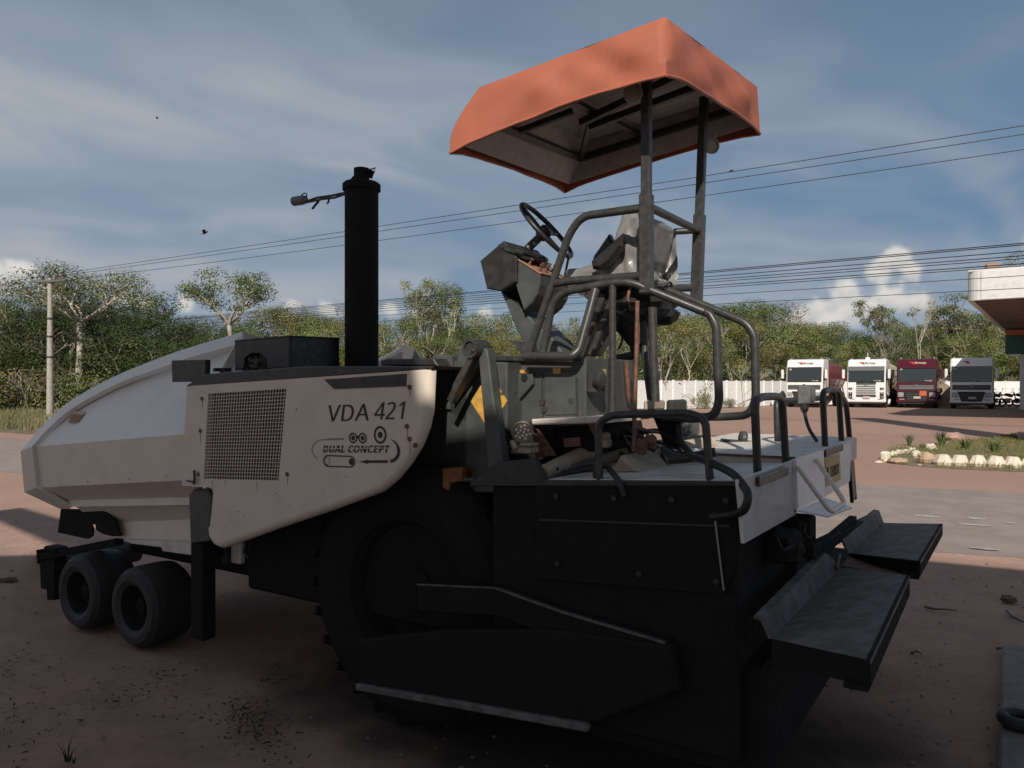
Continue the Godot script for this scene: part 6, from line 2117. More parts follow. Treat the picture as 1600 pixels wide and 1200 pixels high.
func make_truck(label: String, style: int, paint: Material, at: Vector3, tank_paint: Material, logo: Array) -> Node3D:
	# faces +z; x to its left as one looks at it from the front is negative
	var t := thing("tanker_truck", label, "truck", at, PAVER_TURN, "trucks parked before the white wall")
	var glass := M.windscreen as Material
	var H := 3.30
	var side := [Vector2(0.0, 0.42), Vector2(0.04, 1.15), Vector2(-0.02, 1.66), Vector2(-0.18, 2.76), Vector2(-0.24, 2.88), Vector2(-0.42, H - 0.05), Vector2(-0.62, H), Vector2(-2.1, H - 0.02), Vector2(-2.1, 0.75), Vector2(-1.15, 0.75), Vector2(-1.1, 1.0), Vector2(-0.45, 1.0), Vector2(-0.4, 0.42)]
	var lay := Transform3D(Basis(Vector3(0, 0, 1), Vector3(0, 1, 0), Vector3(-1, 0, 0)), Vector3.ZERO)
	var st := begin()
	plate(st, side, -1.2, 1.2, 0.07, lay)
	put("cab", st, paint, t)
	var zf := func(y: float) -> float:
		for i in 6:
			if y <= side[i + 1].y: return lerpf(side[i].x, side[i + 1].x, (y - side[i].y) / (side[i + 1].y - side[i].y))
		return -0.6
	var front := func(x0: float, y0: float, x1: float, y1: float, out: float, s: SurfaceTool) -> void:
		var a: float = zf.call(y0)
		var b: float = zf.call(y1)
		sheet(s, [Vector3(x0, y0, a + out), Vector3(x1, y0, a + out), Vector3(x1, y1, b + out), Vector3(x0, y1, b + out)], Vector3(0, 0, 1), 0.03)
	# windscreen with its visor and wipers
	st = begin()
	front.call(-1.12, 1.72, 1.12, 2.74, 0.012, st)
	put("windscreen", st, glass, t)
	st = begin()
	if style == 2: front.call(-1.13, 2.50, 1.13, 2.80, 0.07, st)
	elif style == 3: front.call(-1.12, 2.66, 1.12, 2.80, 0.09, st)
	else: front.call(-1.1, 2.76, 1.1, 2.80, 0.03, st)
	put("sun_visor", st, M.truck_grey if style == 2 else paint, t)
	st = begin()
	for s in [-0.55, 0.25]:
		bar(st, Vector3(s, 1.76, zf.call(1.76) + 0.04), Vector3(s + 0.55, 1.84, zf.call(1.84) + 0.04), 0.02, 0.02, 0.0)
	put("wiper", st, M.hose, t)
	# grille
	if style == 2:
		st = begin()
		front.call(-0.62, 0.72, 0.62, 1.72, 0.012, st)
		put("grille", st, M.hose, t)
		for i in 6:
			st = begin()
			front.call(-0.6, 0.82 + i * 0.145, 0.6, 0.90 + i * 0.145, 0.035, st)
			put("grille_slat", st, M.truck_grey, t)
	else:
		st = begin()
		front.call(-1.06, 1.22, 1.06, 1.54, 0.012, st)
		face(st, [Vector3(-0.78, 1.10, 0.075), Vector3(0.78, 1.10, 0.075), Vector3(0.56, 0.46, 0.075), Vector3(-0.56, 0.46, 0.075)], Vector3(0, 0, 1))
		put("grille", st, M.hose, t)
		for i in 3:
			st = begin()
			front.call(-1.02, 1.26 + i * 0.095, 1.02, 1.31 + i * 0.095, 0.035, st)
			put("grille_slat", st, M.steel if style == 3 else M.truck_grey, t)
		for i in 3:
			st = begin()
			front.call(-0.6 + 0.03 * (2 - i), 0.60 + i * 0.15, 0.6 - 0.03 * (2 - i), 0.63 + i * 0.15, 0.085, st)
			put("grille_slat", st, M.truck_grey, t)
	st = begin()
	lathe(st, Vector3(0, 1.50 if style != 2 else 1.56, zf.call(1.5) + 0.03), Vector3(0, 0, 1), [Vector2(0, 0.11), Vector2(0.02, 0.11), Vector2(0.02, 0.085), Vector2(0.01, 0.08)], 20)
	bar(st, Vector3(-0.06, 1.56, zf.call(1.5) + 0.05), Vector3(0, 1.43, zf.call(1.5) + 0.05), 0.02, 0.01, 0.0)
	bar(st, Vector3(0.06, 1.56, zf.call(1.5) + 0.05), Vector3(0, 1.43, zf.call(1.5) + 0.05), 0.02, 0.01, 0.0)
	put("grille_badge", st, M.steel, t)
	# lamps
	for s in [-1.0, 1.0]:
		st = begin()
		var y0 := 0.62
		var y1 := 1.35
		var w := 0.24
		if style != 2:
			y0 = 0.74
			y1 = 1.04
			w = 0.34
		front.call(s * 1.10, y0, s * (1.10 - w), y1, 0.02, st)
		put("headlight", st, M.lamp_black if style == 2 else M.lamp_clear, t)
		st = begin()
		for k in 3:
			var y: float = lerpf(y0, y1, (k + 0.5) / 3.0) if style == 2 else (y0 + y1) * 0.5
			var x: float = s * (1.10 - w * 0.5) if style == 2 else s * (1.10 - w * (k + 0.5) / 3.0)
			disc(st, Vector3(x, y, zf.call(y) + 0.022), Vector3(0, 0, 1), 0.06, 0.012, 12)
		put("lamp_glass", st, M.lamp_clear, t)
		st = begin()
		front.call(s * 1.02, 0.50, s * 0.72, 0.60, 0.03, st)
		put("fog_lamp", st, M.lamp_clear if style == 3 else M.truck_grey, t)
		# mirrors on arms
		var mir := Node3D.new()
		mir.name = "mirror"
		t.add_child(mir, true)
		st = begin()
		boxat(st, Vector3(s * 1.42, 2.28, 0.0), Vector3(0.17, 0.62, 0.14), 0.03)
		put("mirror_shell", st, paint if style != 3 else M.hose, mir)
		st = begin()
		tube(st, [Vector3(s * 1.2, 2.5, -0.25), Vector3(s * 1.42, 2.52, 0.0)], 0.02, 6)
		tube(st, [Vector3(s * 1.2, 2.1, -0.25), Vector3(s * 1.42, 2.08, 0.0)], 0.02, 6)
		put("mirror_arm", st, M.hose, mir)
		st = begin()
		var win := [Vector2(-0.35, 1.85), Vector2(-0.45, 2.6), Vector2(-1.15, 2.6), Vector2(-1.15, 1.85)]
		plate(st, win, -0.01, 0.01, 0.0, Transform3D(lay.basis, Vector3(s * 1.203, 0, 0)))
		put("side_window", st, glass, t)
		st = begin()
		boxat(st, Vector3(s * 1.0, 3.34, -0.75), Vector3(0.14, 0.07, 0.1), 0.02)
		put("roof_lamp", st, M.lamp_clear, t)
		truck_wheel(t, Vector3(s * 1.05, 0.5, -0.85))
	# bumper and number plate
	st = begin()
	boxab(st, Vector3(-1.22, 0.36, -0.35), Vector3(1.22, 0.58, 0.05), 0.05)
	put("bumper", st, paint, t)
	st = begin()
	boxab(st, Vector3(-1.1, 0.24, -0.5), Vector3(1.1, 0.36, 0.0), 0.03)
	put("bumper_lip", st, M.hose, t)
	for s in [-1.0, 1.0]:
		st = begin()
		for k in 3: boxat(st, Vector3(s * 1.17, 0.45 + 0.3 * k, -0.62), Vector3(0.1, 0.04, 0.4), 0.01)
		put("cab_step", st, M.hose, t)
		st = begin()
		bar(st, Vector3(s * 1.205, 1.0, -0.25), Vector3(s * 1.205, 2.7, -0.42), 0.03, 0.02, 0.0)
		bar(st, Vector3(s * 1.205, 1.0, -1.25), Vector3(s * 1.205, 2.7, -1.25), 0.03, 0.02, 0.0)
		put("door_gap", st, M.hose, t)
	st = begin()
	boxat(st, Vector3(-0.92, 2.6, zf.call(2.6) + 0.03), Vector3(0.14, 0.10, 0.01), 0.0)
	boxat(st, Vector3(0.7, 1.82, zf.call(1.82) + 0.03), Vector3(0.42, 0.06, 0.01), 0.0)
	put("window_sticker", st, M.label_white, t)
	st = begin()
	boxat(st, Vector3(0.05, 0.70, 0.115), Vector3(0.42, 0.14, 0.02), 0.004)
	put("number_plate", st, M.label_white, t)
	# fleet mark over the windscreen: a red swoosh and dark letters
	var zl: float = zf.call(3.02) + 0.02
	var tilt := Basis(Vector3(1, 0, 0), -0.42)
	st = begin()
	var mk := [Vector2(-0.52, 3.10), Vector2(-0.2, 3.10), Vector2(-0.12, 3.05), Vector2(-0.16, 2.99), Vector2(-0.10, 2.92), Vector2(-0.24, 2.93), Vector2(-0.36, 3.03)]
	var flat := []
	for q in mk: flat.append(Vector2(q.x, q.y - 3.02))
	plate(st, flat, -0.006, 0.006, 0.0, Transform3D(tilt, Vector3(0, 3.02, zl)))
	put("fleet_mark", st, M.fleet_red, t)
	if logo[0]:
		letters("fleet_letters", "Rmap", 0.15, Transform3D(tilt, Vector3(0.22, 3.02, zl + 0.01)), logo[1], t, 0.2, true, 1.2)
	# frame, tank and rear wheels
	st = begin()
	boxab(st, Vector3(-0.45, 0.7, -9.5), Vector3(0.45, 0.95, -1.6), 0.02)
	boxab(st, Vector3(-1.2, 0.55, -3.2), Vector3(1.2, 0.95, -2.3), 0.05)
	put("frame", st, M.soot, t)
	if tank_paint:
		var tk := Node3D.new()
		tk.name = "tank"
		t.add_child(tk, true)
		st = begin()
		var prof := [Vector2(0, 0), Vector2(0.0, 0.9), Vector2(0.12, 1.12), Vector2(7.4, 1.12), Vector2(7.5, 0.9), Vector2(7.5, 0)]
		lathe(st, Vector3(0, 2.1, -2.5), Vector3(0, 0, -1), prof, 30)
		put("tank_shell", st, tank_paint, tk)
		st = begin()
		for i in 4:
			lathe(st, Vector3(0, 2.1, -3.2 - i * 1.9), Vector3(0, 0, -1), [Vector2(0, 1.12), Vector2(0, 1.15), Vector2(0.1, 1.15), Vector2(0.1, 1.12)], 30)
		put("tank_band", st, tank_paint, tk)
		st = begin()
		for s in [-1.0, 1.0]:
			for i in 5:
				bar(st, Vector3(s * 1.05, 0.95, -3.0 - i * 1.4), Vector3(s * 0.95, 1.6, -3.0 - i * 1.4), 0.08, 0.1)
		tube(st, [Vector3(1.1, 1.0, -2.6), Vector3(1.15, 1.25, -4.0), Vector3(1.1, 1.05, -6.0)], 0.09, 8)
		put("tank_saddle", st, M.rust, tk)
	for z in [-5.6, -6.8, -8.0]:
		for s in [-1.05, 1.05]:
			truck_wheel(t, Vector3(s, 0.5, z))
	return t

func trucks() -> void:
	var glass := plain("windscreen", lin(0.022, 0.028, 0.030), 0.06)
	glass.metallic_specular = 0.7
	M.windscreen = glass
	M.truck_grey = plain("truck_trim_grey", lin(0.12, 0.125, 0.13), 0.45)
	M.lamp_black = plain("lamp_housing", lin(0.025, 0.025, 0.028), 0.3)
	M.lamp_clear = plain("lamp_glass", lin(0.42, 0.43, 0.44), 0.12, 0.3)
	M.fleet_red = plain("fleet_red", lin(0.42, 0.03, 0.03), 0.5)
	var white := worn("truck_white", lin(0.80, 0.79, 0.77), 0.3, 0.03, 2.0)
	var maroon := worn("truck_maroon", lin(0.075, 0.010, 0.018), 0.22, 0.06, 2.0)
	var tank_red := worn("tank_maroon", lin(0.16, 0.028, 0.040), 0.35, 0.12, 2.0)
	var tank_pale := worn("pale_tank", lin(0.42, 0.36, 0.28), 0.5, 0.2, 1.5)
	make_truck("white tanker truck with a maroon tank, leftmost of the four parked trucks", 1, white, Vector3(19.95, 0, -52.6), tank_red, [true, M.print])
	make_truck("white truck with a tall slatted grille, second from the left", 2, white, Vector3(24.0, 0, -52.2), tank_pale, [true, M.print])
	var t3 := make_truck("maroon truck with a square orange hazard plate on its grille", 3, maroon, Vector3(27.0, 0, -51.4), tank_red, [true, M.label_white])
	var st := begin()
	boxat(st, Vector3(0.40, 0.98, 0.13), Vector3(0.42, 0.32, 0.02), 0.004)
	put("hazard_plate", st, plain("hazard_orange", lin(0.55, 0.12, 0.05), 0.5), t3)
	make_truck("white truck half in the shade of the filling station roof, rightmost of the four", 4, white, Vector3(29.6, 0, -49.6), null, [false, M.print])
	# antenna on the second truck
	st = begin()
	boxat(st, Vector3(0, 3.36, -0.8), Vector3(0.28, 0.14, 0.2), 0.02)
	tube(st, [Vector3(0, 3.4, -0.8), Vector3(0, 3.75, -0.8)], 0.025, 6)
	put("roof_beacon", st, white, get_node("tanker_truck_001"))
	# spoil heap between the maroon and the rightmost truck
	st = begin()
	var g := []
	var hn := noise(0.5, 4, 91)
	for i in 17:
		var row := []
		for j in 17:
			var x := (i - 8) / 8.0
			var z := (j - 8) / 8.0
			var h := maxf(0.0, 1.0 - sqrt(x * x + z * z))
			row.append(Vector3(x * 2.2, 1.65 * smoothstep(0.0, 0.8, h) + 0.14 * h * hn.get_noise_2d(x * 4.0, z * 4.0) * 3.0 - 0.02, z * 2.0))
		g.append(row)
	for i in 16:
		for j in 16:
			quad(st, g[i][j], g[i + 1][j], g[i + 1][j + 1], g[i][j + 1], Vector3.UP)
	var heap := put_mesh("dirt_heap", smooth(st), worn("heap_dirt", lin(0.24, 0.18, 0.115), 0.95, 0.25, 1.0, 0.0, lin(0.14, 0.12, 0.06), 0.5))
	heap.position = Vector3(31.1, 0, -56.3)
	tag(heap, "brown heap of earth showing between the maroon and the rightmost truck", "dirt heap")

# ---------------------------------------------------------------- pole and wires
func wire(called: String, a: Vector3, b: Vector3, sag: float, r: float, label: String, group: String, m: Material) -> void:
	var pts := []
	for i in 33:
		var t := i / 32.0
		pts.append(a.lerp(b, t) - Vector3(0, sag * 4.0 * t * (1.0 - t), 0))
	var st := begin()
	tube(st, pts, r, 5)
	var o := put(called, st, m)
	tag(o, label, "power line", group)

func make_pole(label: String, at: Vector3, h: float, turn: float) -> void:
	var o := thing("utility_pole", label, "utility pole", at, turn)
	var conc := worn("weathered_pole", lin(0.36, 0.33, 0.28), 0.9, 0.2, 0.9, 0.0, lin(0.18, 0.16, 0.12), 0.4)
	var st := begin()
	tube(st, [Vector3(0, -0.1, 0), Vector3(0, h, 0)], 0.14, 12, 0.085)
	put("pole_shaft", st, conc, o)
	st = begin()
	boxat(st, Vector3(0, h - 0.12, 0.1), Vector3(1.75, 0.10, 0.09), 0.01)
	put("cross_arm", st, M.grey_box, o)
	for x in [-0.8, -0.25, 0.8]:
		st = begin()
		lathe(st, Vector3(x, h - 0.07, 0.1), Vector3.UP, [Vector2(0, 0.02), Vector2(0.06, 0.02), Vector2(0.07, 0.05), Vector2(0.13, 0.05), Vector2(0.16, 0.03), Vector2(0.16, 0.0)], 12)
		put("insulator", st, M.tube, o)
	st = begin()
	tube(st, [Vector3(-0.12, h - 2.0, 0), Vector3(-0.12, h - 2.9, 0)], 0.05, 8)
	for y in [h - 1.6, h - 2.3, h - 3.1]:
		lathe(st, Vector3(0, y, 0), Vector3.UP, [Vector2(0, 0.105), Vector2(0, 0.135), Vector2(0.06, 0.135), Vector2(0.06, 0.105)], 14)
	put("pole_bracket", st, M.tube, o)

func pole_and_lines() -> void:
	make_pole("weathered concrete utility pole with a cross arm beside the road, far left", Vector3(-18.0, 0, -30.0), 5.72, -0.3)
	var m := plain("power_line", lin(0.02, 0.02, 0.022), 0.5)
	var up := "three upper wires that cross the sky from the left pole"
	var y := ["highest of the three wires from the left pole", "middle one of the three wires from the left pole", "lowest of the three wires from the left pole"]
	var ends := [Vector3(10.438, 6.746, -14.600), Vector3(10.581, 6.694, -14.800), Vector3(10.867, 6.566, -15.200)]
	var froms := [Vector3(-18.75, 5.76, -30.1), Vector3(-18.2, 5.76, -30.1), Vector3(-17.25, 5.72, -30.3)]
	make_pole("utility pole past the right edge that carries the upper wires", Vector3(28.0, 0, -5.9), 7.5, -0.46)
	make_pole("second utility pole past the right edge that carries the lower wires", Vector3(35.6, 0, -8.1), 7.4, -0.46)
	for i in 3:
		ends[i] = froms[i].lerp(ends[i], 1.62)
		wire("upper_power_line", froms[i], ends[i], 0.14 + 0.05 * i, 0.0085, y[i], up, m)
	for i in 3:
		wire("upper_power_line", froms[i], froms[i] + Vector3(-27.0, 0.1, -14.0), 0.5, 0.0085, ["highest", "middle one", "lowest"][i] + " of the wires leaving the left pole to the left edge", up, m)
	var rows := [[352, 466, 0.013], [355, 468, 0.013], [366, 470.5, 0.012], [374, 473, 0.012], [379, 476, 0.011], [388, 479, 0.013], [392, 483, 0.011], [409, 490, 0.009], [431, 499, 0.009]]
	var names := ["topmost", "second", "third", "fourth", "fifth", "sixth", "seventh", "eighth", "lowest"]
	for i in rows.size():
		# each span runs along the road from far left to the pole past the right edge
		var yr: float = 1.6 + (600.0 - rows[i][0]) * 21.0 / 1202.9
		var yl: float = 1.6 + (600.0 - rows[i][1]) * 41.0 / 1202.9
		var a := Vector3(-6.8 - 24.8 * 1.0, yl + (yl - yr) * 0.9, -41.0 - 20.0)
		var b := Vector3(18.0 + 17.6, yr + 0.8 * (yr - yl), -21.0 + 13.2)
		wire("lower_power_line", a, b, 0.02, rows[i][2] * 1.25, names[i] + " wire of the lower bundle over the road, counted from above", "wires of the lower bundle over the road", m)

# ---------------------------------------------------------------- island with stones
func rock(called: String, label: String, group: String, at: Vector3, size: Vector3, m: Material, sd: int, hexed: bool, turn := 0.0) -> void:
	var r := RandomNumberGenerator.new()
	r.seed = sd
	var st := begin()
	if hexed:
		# a squat block with chipped corners: three six-sided rings
		var rings := []
		for k in 4:
			var row := []
			var s: float = [0.80, 1.0, 0.62, 0.50][k]
			var y: float = [0.0, 0.36, 0.93, 1.0][k]
			for i in 8:
				var a := TAU * (i + 0.5) / 8
				row.append(Vector3(cos(a) * s * (1.0 + r.randf_range(-0.07, 0.07)), y + r.randf_range(-0.04, 0.04) * (1.0 if k else 0.0), sin(a) * s * (1.0 + r.randf_range(-0.07, 0.07))) * size * Vector3(0.5, 1, 0.5))
			rings.append(row)
		for k in 3:
			for i in 8:
				var j := (i + 1) % 8
				quad(st, rings[k][i], rings[k][j], rings[k + 1][j], rings[k + 1][i], rings[k][i] + rings[k][j])
		face(st, rings[3], Vector3.UP)
	else:
		lump(st, Transform3D(Basis(), Vector3(0, size.y * 0.42, 0)), size, 0.45, 0.28, sd, 6, 9)
	var o := put(called, st, m)
	o.position = at
	o.rotation.y = turn
	tag(o, label, "stone", group)

func island() -> void:
	var wash := worn("whitewashed_stone", lin(0.68, 0.60, 0.48), 0.85, 0.12, 0.35, 0.0, lin(0.36, 0.25, 0.16), 0.5, 0.4)
	var raw := worn("tan_stone", lin(0.46, 0.33, 0.22), 0.9, 0.2, 0.35, 0.0, lin(0.25, 0.17, 0.11), 0.5, 0.4)
	var pink := worn("pinkish_stone", lin(0.38, 0.24, 0.19), 0.9, 0.1, 0.4)
	var row := "whitewashed stones in a row along the traffic island"
	var words := ["leftmost whitewashed stone of the row on the island edge", "second whitewashed stone from the left in the island row", "third whitewashed stone in the island row, chipped at its foot", "fourth whitewashed stone from the left in the island row", "fifth whitewashed stone from the left in the island row", "last whitewashed stone of the island row, cut by the right edge"]
	var at := [Vector3(8.491, 0.000, -15.155), Vector3(8.750, 0.000, -15.036), Vector3(9.065, 0.000, -14.978), Vector3(9.305, 0.000, -14.805), Vector3(9.563, 0.000, -14.692), Vector3(9.818, 0.000, -14.581)]
	for i in 6:
		rock("kerb_stone", words[i], row, at[i] - Vector3(0, 0.02, 0), Vector3(0.335 + 0.02 * (i % 2), 0.235, 0.34), wash, 20 + i, true, 0.2 * i)
	var heap := [
		[Vector3(8.329, 0.000, -15.521), 0.27, 0.27, "tan", "large split tan stone at the rounded end of the island"],
		[Vector3(8.717, 0.000, -16.592), 0.20, 0.20, "white", "pale stone behind the large split tan stone"],
		[Vector3(7.781, 0.000, -15.521), 0.34, 0.15, "tan", "long low tan stone left of the large split stone"],
		[Vector3(7.973, 0.000, -16.450), 0.20, 0.19, "white", "white stone at the far left tip of the island"],
		[Vector3(7.672, 0.000, -15.776), 0.15, 0.11, "white", "small white stone in front of the far left tip stone"],
		[Vector3(8.538, 0.000, -17.261), 0.19, 0.13, "white", "white stone second along the back of the stone heap"],
		[Vector3(8.881, 0.000, -17.657), 0.17, 0.12, "white", "whitish stone third along the back of the stone heap"],
		[Vector3(9.028, 0.000, -17.657), 0.19, 0.14, "white", "pale stone fourth along the back of the stone heap"],
		[Vector3(9.524, 0.000, -18.330), 0.20, 0.12, "white", "white stone at the right of the heap's back edge"],
		[Vector3(8.643, 0.000, -15.776), 0.24, 0.20, "tan", "round brown stone just left of the whitewashed row"],
		[Vector3(10.175, 0.000, -18.686), 0.26, 0.19, "white", "single white stone beside the tall grass tuft on the island"],
		[Vector3(11.414, 0.000, -19.842), 0.34, 0.09, "tan", "flat pale slab half buried behind the island tufts"],
		[Vector3(8.025, 0.000, -15.155), 0.10, 0.05, "tan", "pebble-sized tan stone at the foot of the large split stone"],
		[Vector3(13.476, 0.000, -21.385), 0.45, 0.06, "white", "flat whitish slab at the rear right of the island"],
		[Vector3(7.528, 0.000, -15.776), 0.16, 0.05, "white", "thin pale chip lying outside the island's left tip"]]
	for i in heap.size():
		var h = heap[i]
		rock("loose_stone", h[4], "loose stones at the rounded end of the island", h[0] - Vector3(0, 0.02, 0), Vector3(h[1], h[2], h[1] * 0.85), wash if h[3] == "white" else raw, 50 + i, false, i * 0.9)
	rock("round_boulder", "round pinkish boulder lying behind the tall grass tuft of the island", "", Vector3(12.509, 0.000, -21.871) - Vector3(0, 0.03, 0), Vector3(0.52, 0.27, 0.42), pink, 90, false)
	# soil and grass of the island
	var outline := [Vector3(7.607, 0.000, -15.776), Vector3(7.938, 0.000, -14.920), Vector3(8.421, 0.000, -14.471), Vector3(9.343, 0.000, -14.048), Vector3(10.141, 0.000, -13.554), Vector3(20.000, 0.000, -26.731), Vector3(15.800, 0.000, -24.058), Vector3(13.455, 0.000, -21.871), Vector3(10.887, 0.000, -19.842), Vector3(9.426, 0.000, -19.056), Vector3(8.229, 0.000, -17.184)]
	var st := begin()
	var mid := Vector3(10.963, 0.000, -17.821)
	for i in outline.size():
		var a: Vector3 = outline[i]
		var b: Vector3 = outline[(i + 1) % outline.size()]
		for k in 4:
			var p := a.lerp(b, k / 4.0)
			var q := a.lerp(b, (k + 1) / 4.0)
			face(st, [p, q, mid + Vector3(0, 0.05, 0)], Vector3.UP)
	var soil := worn("island_soil", lin(0.20, 0.155, 0.09), 0.95, 0.3, 0.8, 0.0, lin(0.08, 0.095, 0.03), 0.6)
	soil.uv1_world_triplanar = true
	structure("island_soil", st, soil)
	var flat := PackedVector2Array()
	for p in outline: flat.append(Vector2(p.x, p.z))
	blades("island_grass", func(r: RandomNumberGenerator) -> Vector3:
		for i in 60:
			var q := Vector2(r.randf_range(7.5, 17.0), r.randf_range(-25.0, -13.5))
			var dens := clampf((q.x - 7.6) / 4.5, 0.12, 1.0)
			if Geometry2D.is_point_in_polygon(q, flat) and r.randf() < dens: return Vector3(q.x, 0.02, q.y)
		return Vector3(12.0, 0.02, -16.5), 3600, 0.10, 0.9, [lin(0.10, 0.115, 0.035), lin(0.14, 0.135, 0.05), lin(0.18, 0.145, 0.07)], 83)
	for q in [[Vector3(10.861, 0.000, -19.441), 0.42, "tall dark green grass tuft in the middle of the island"], [Vector3(10.687, 0.000, -18.157), 0.34, "thin grass tuft right of the tallest one on the island"], [Vector3(10.757, 0.000, -17.184), 0.32, "low leafy tuft behind the fourth whitewashed stone"], [Vector3(10.350, 0.000, -20.048), 0.30, "wispy tuft at the back of the island's left end"], [Vector3(9.957, 0.000, -18.686), 0.16, "small tuft beside the single white stone on the island"]]:
		tuft("grass_tuft", q[2], q[0], q[1] * 1.15, 90, int(q[1] * 1000))

func tuft(called: String, label: String, at: Vector3, h: float, n: int, sd: int, cols := [Color(0.055, 0.09, 0.025), Color(0.08, 0.115, 0.035), Color(0.04, 0.07, 0.02)]) -> void:
	var r := RandomNumberGenerator.new()
	r.seed = sd
	var v := PackedVector3Array()
	var nn := PackedVector3Array()
	var c := PackedColorArray()
	for i in n:
		var a := r.randf() * TAU
		var d := Vector3(cos(a), 0, sin(a))
		var s := Vector3(-d.z, 0, d.x) * h * 0.035
		var l := h * r.randf_range(0.6, 1.1)
		var lean := r.randf_range(0.1, 0.8)
		var p := d * h * 0.12 * r.randf()
		var prev := p
		var col: Color = cols[r.randi() % 3] * r.randf_range(0.8, 1.2)
		for k in 4:
			var t := (k + 1) / 4.0
			var q := p + Vector3(0, l * (t - 0.35 * lean * t * t), 0) + d * l * lean * t * t
			var w0 := 1.0 - k / 4.0
			var w1 := 1.0 - t
			var m := (Vector3.UP + d * 0.5).normalized()
			for x in [prev - s * w0, prev + s * w0, q + s * w1, prev - s * w0, q + s * w1, q - s * w1]:
				v.append(x)
				nn.append(m)
				c.append(col)
			prev = q
	var arr := []
	arr.resize(Mesh.ARRAY_MAX)
	arr[Mesh.ARRAY_VERTEX] = v
	arr[Mesh.ARRAY_NORMAL] = nn
	arr[Mesh.ARRAY_COLOR] = c
	var mesh := ArrayMesh.new()
	mesh.add_surface_from_arrays(Mesh.PRIMITIVE_TRIANGLES, arr)
	var o := put_mesh(called, mesh, leaf_material())
	o.position = at
	tag(o, label, "plant")

# ---------------------------------------------------------------- motorcycles, car
func motorcycles() -> void:
	var red := plain("motorcycle_red", lin(0.20, 0.03, 0.03), 0.3)
	var words := ["dark motorcycle seen from the front beside the rightmost truck", "red motorcycle parked in the middle of the filling station shade", "dark motorcycle nearest the filling station column"]
	var spots := [[Vector3(33.983, 0.000, -54.215), 0.25, M.hose], [Vector3(34.839, 0.000, -54.215), 1.15, red], [Vector3(35.606, 0.000, -54.215), 0.35, M.hose]]
	for i in 3:
		var o := thing("motorcycle", words[i], "motorcycle", spots[i][0], spots[i][1], "motorcycles under the filling station roof")
		for z in [0.62, -0.62]:
			var st := begin()
			var ringp := []
			for k in 25: ringp.append(Vector3(0, 0.3 + cos(TAU * k / 24) * 0.25, z + sin(TAU * k / 24) * 0.25))
			tube(st, ringp, 0.055, 7)
			disc(st, Vector3(-0.05, 0.3, z), Vector3(1, 0, 0), 0.06, 0.1, 10)
			for k in 6: bar(st, Vector3(0, 0.3, z), Vector3(0, 0.3 + cos(TAU * k / 6) * 0.25, z + sin(TAU * k / 6) * 0.25), 0.012, 0.012, 0.0)
			put("wheel", st, M.rubber, o)
		var st := begin()
		lump(st, Transform3D(Basis(Vector3(1, 0, 0), 0.2), Vector3(0, 0.82, 0.12)), Vector3(0.26, 0.24, 0.5), 0.3, 0.05, 3)
		lump(st, Transform3D(Basis(Vector3(1, 0, 0), 0.25), Vector3(0, 0.75, -0.6)), Vector3(0.2, 0.16, 0.5), 0.3, 0.03, 4)
		plate(st, [Vector2(0.42, 0.58), Vector2(0.62, 0.62), Vector2(0.84, 0.50), Vector2(0.80, 0.46), Vector2(0.62, 0.56)], -0.06, 0.06, 0.0, Transform3D(Basis(Vector3(0, 0, 1), Vector3(0, 1, 0), Vector3(-1, 0, 0)), Vector3.ZERO))
		put("body", st, spots[i][2], o)
		st = begin()
		lump(st, Transform3D(Basis(), Vector3(0, 0.82, -0.35)), Vector3(0.24, 0.12, 0.62), 0.5, 0.02, 5)
		put("saddle", st, M.vinyl, o)
		st = begin()
		lump(st, Transform3D(Basis(), Vector3(0, 0.42, 0.0)), Vector3(0.28, 0.34, 0.42), 0.5, 0.2, 6)
		tube(st, [Vector3(0.14, 0.35, 0.1), Vector3(0.16, 0.28, -0.2), Vector3(0.16, 0.36, -0.8)], 0.04, 8)
		put("engine", st, M.steel, o)
		st = begin()
		for s in [-0.09, 0.09]: tube(st, [Vector3(s, 0.3, 0.64), Vector3(s, 0.95, 0.42)], 0.025, 7)
		tube(st, [Vector3(-0.36, 1.02, 0.28), Vector3(-0.18, 1.03, 0.40), Vector3(0.18, 1.03, 0.40), Vector3(0.36, 1.02, 0.28)], 0.018, 7)
		tube(st, [Vector3(-0.25, 1.03, 0.38), Vector3(-0.32, 1.2, 0.36)], 0.008, 5)
		tube(st, [Vector3(0.25, 1.03, 0.38), Vector3(0.32, 1.2, 0.36)], 0.008, 5)
		lump(st, Transform3D(Basis(), Vector3(-0.33, 1.24, 0.36)), Vector3(0.12, 0.08, 0.03), 0.3, 0.0, 6, 6, 8)
		lump(st, Transform3D(Basis(), Vector3(0.33, 1.24, 0.36)), Vector3(0.12, 0.08, 0.03), 0.3, 0.0, 6, 6, 8)
		put("handlebar", st, M.tube, o)
		st = begin()
		lathe(st, Vector3(0, 0.92, 0.46), Vector3(0, 0, 1), [Vector2(-0.08, 0.05), Vector2(0, 0.1), Vector2(0.03, 0.09), Vector2(0.04, 0)], 14)
		put("headlight", st, M.lamp_clear, o)

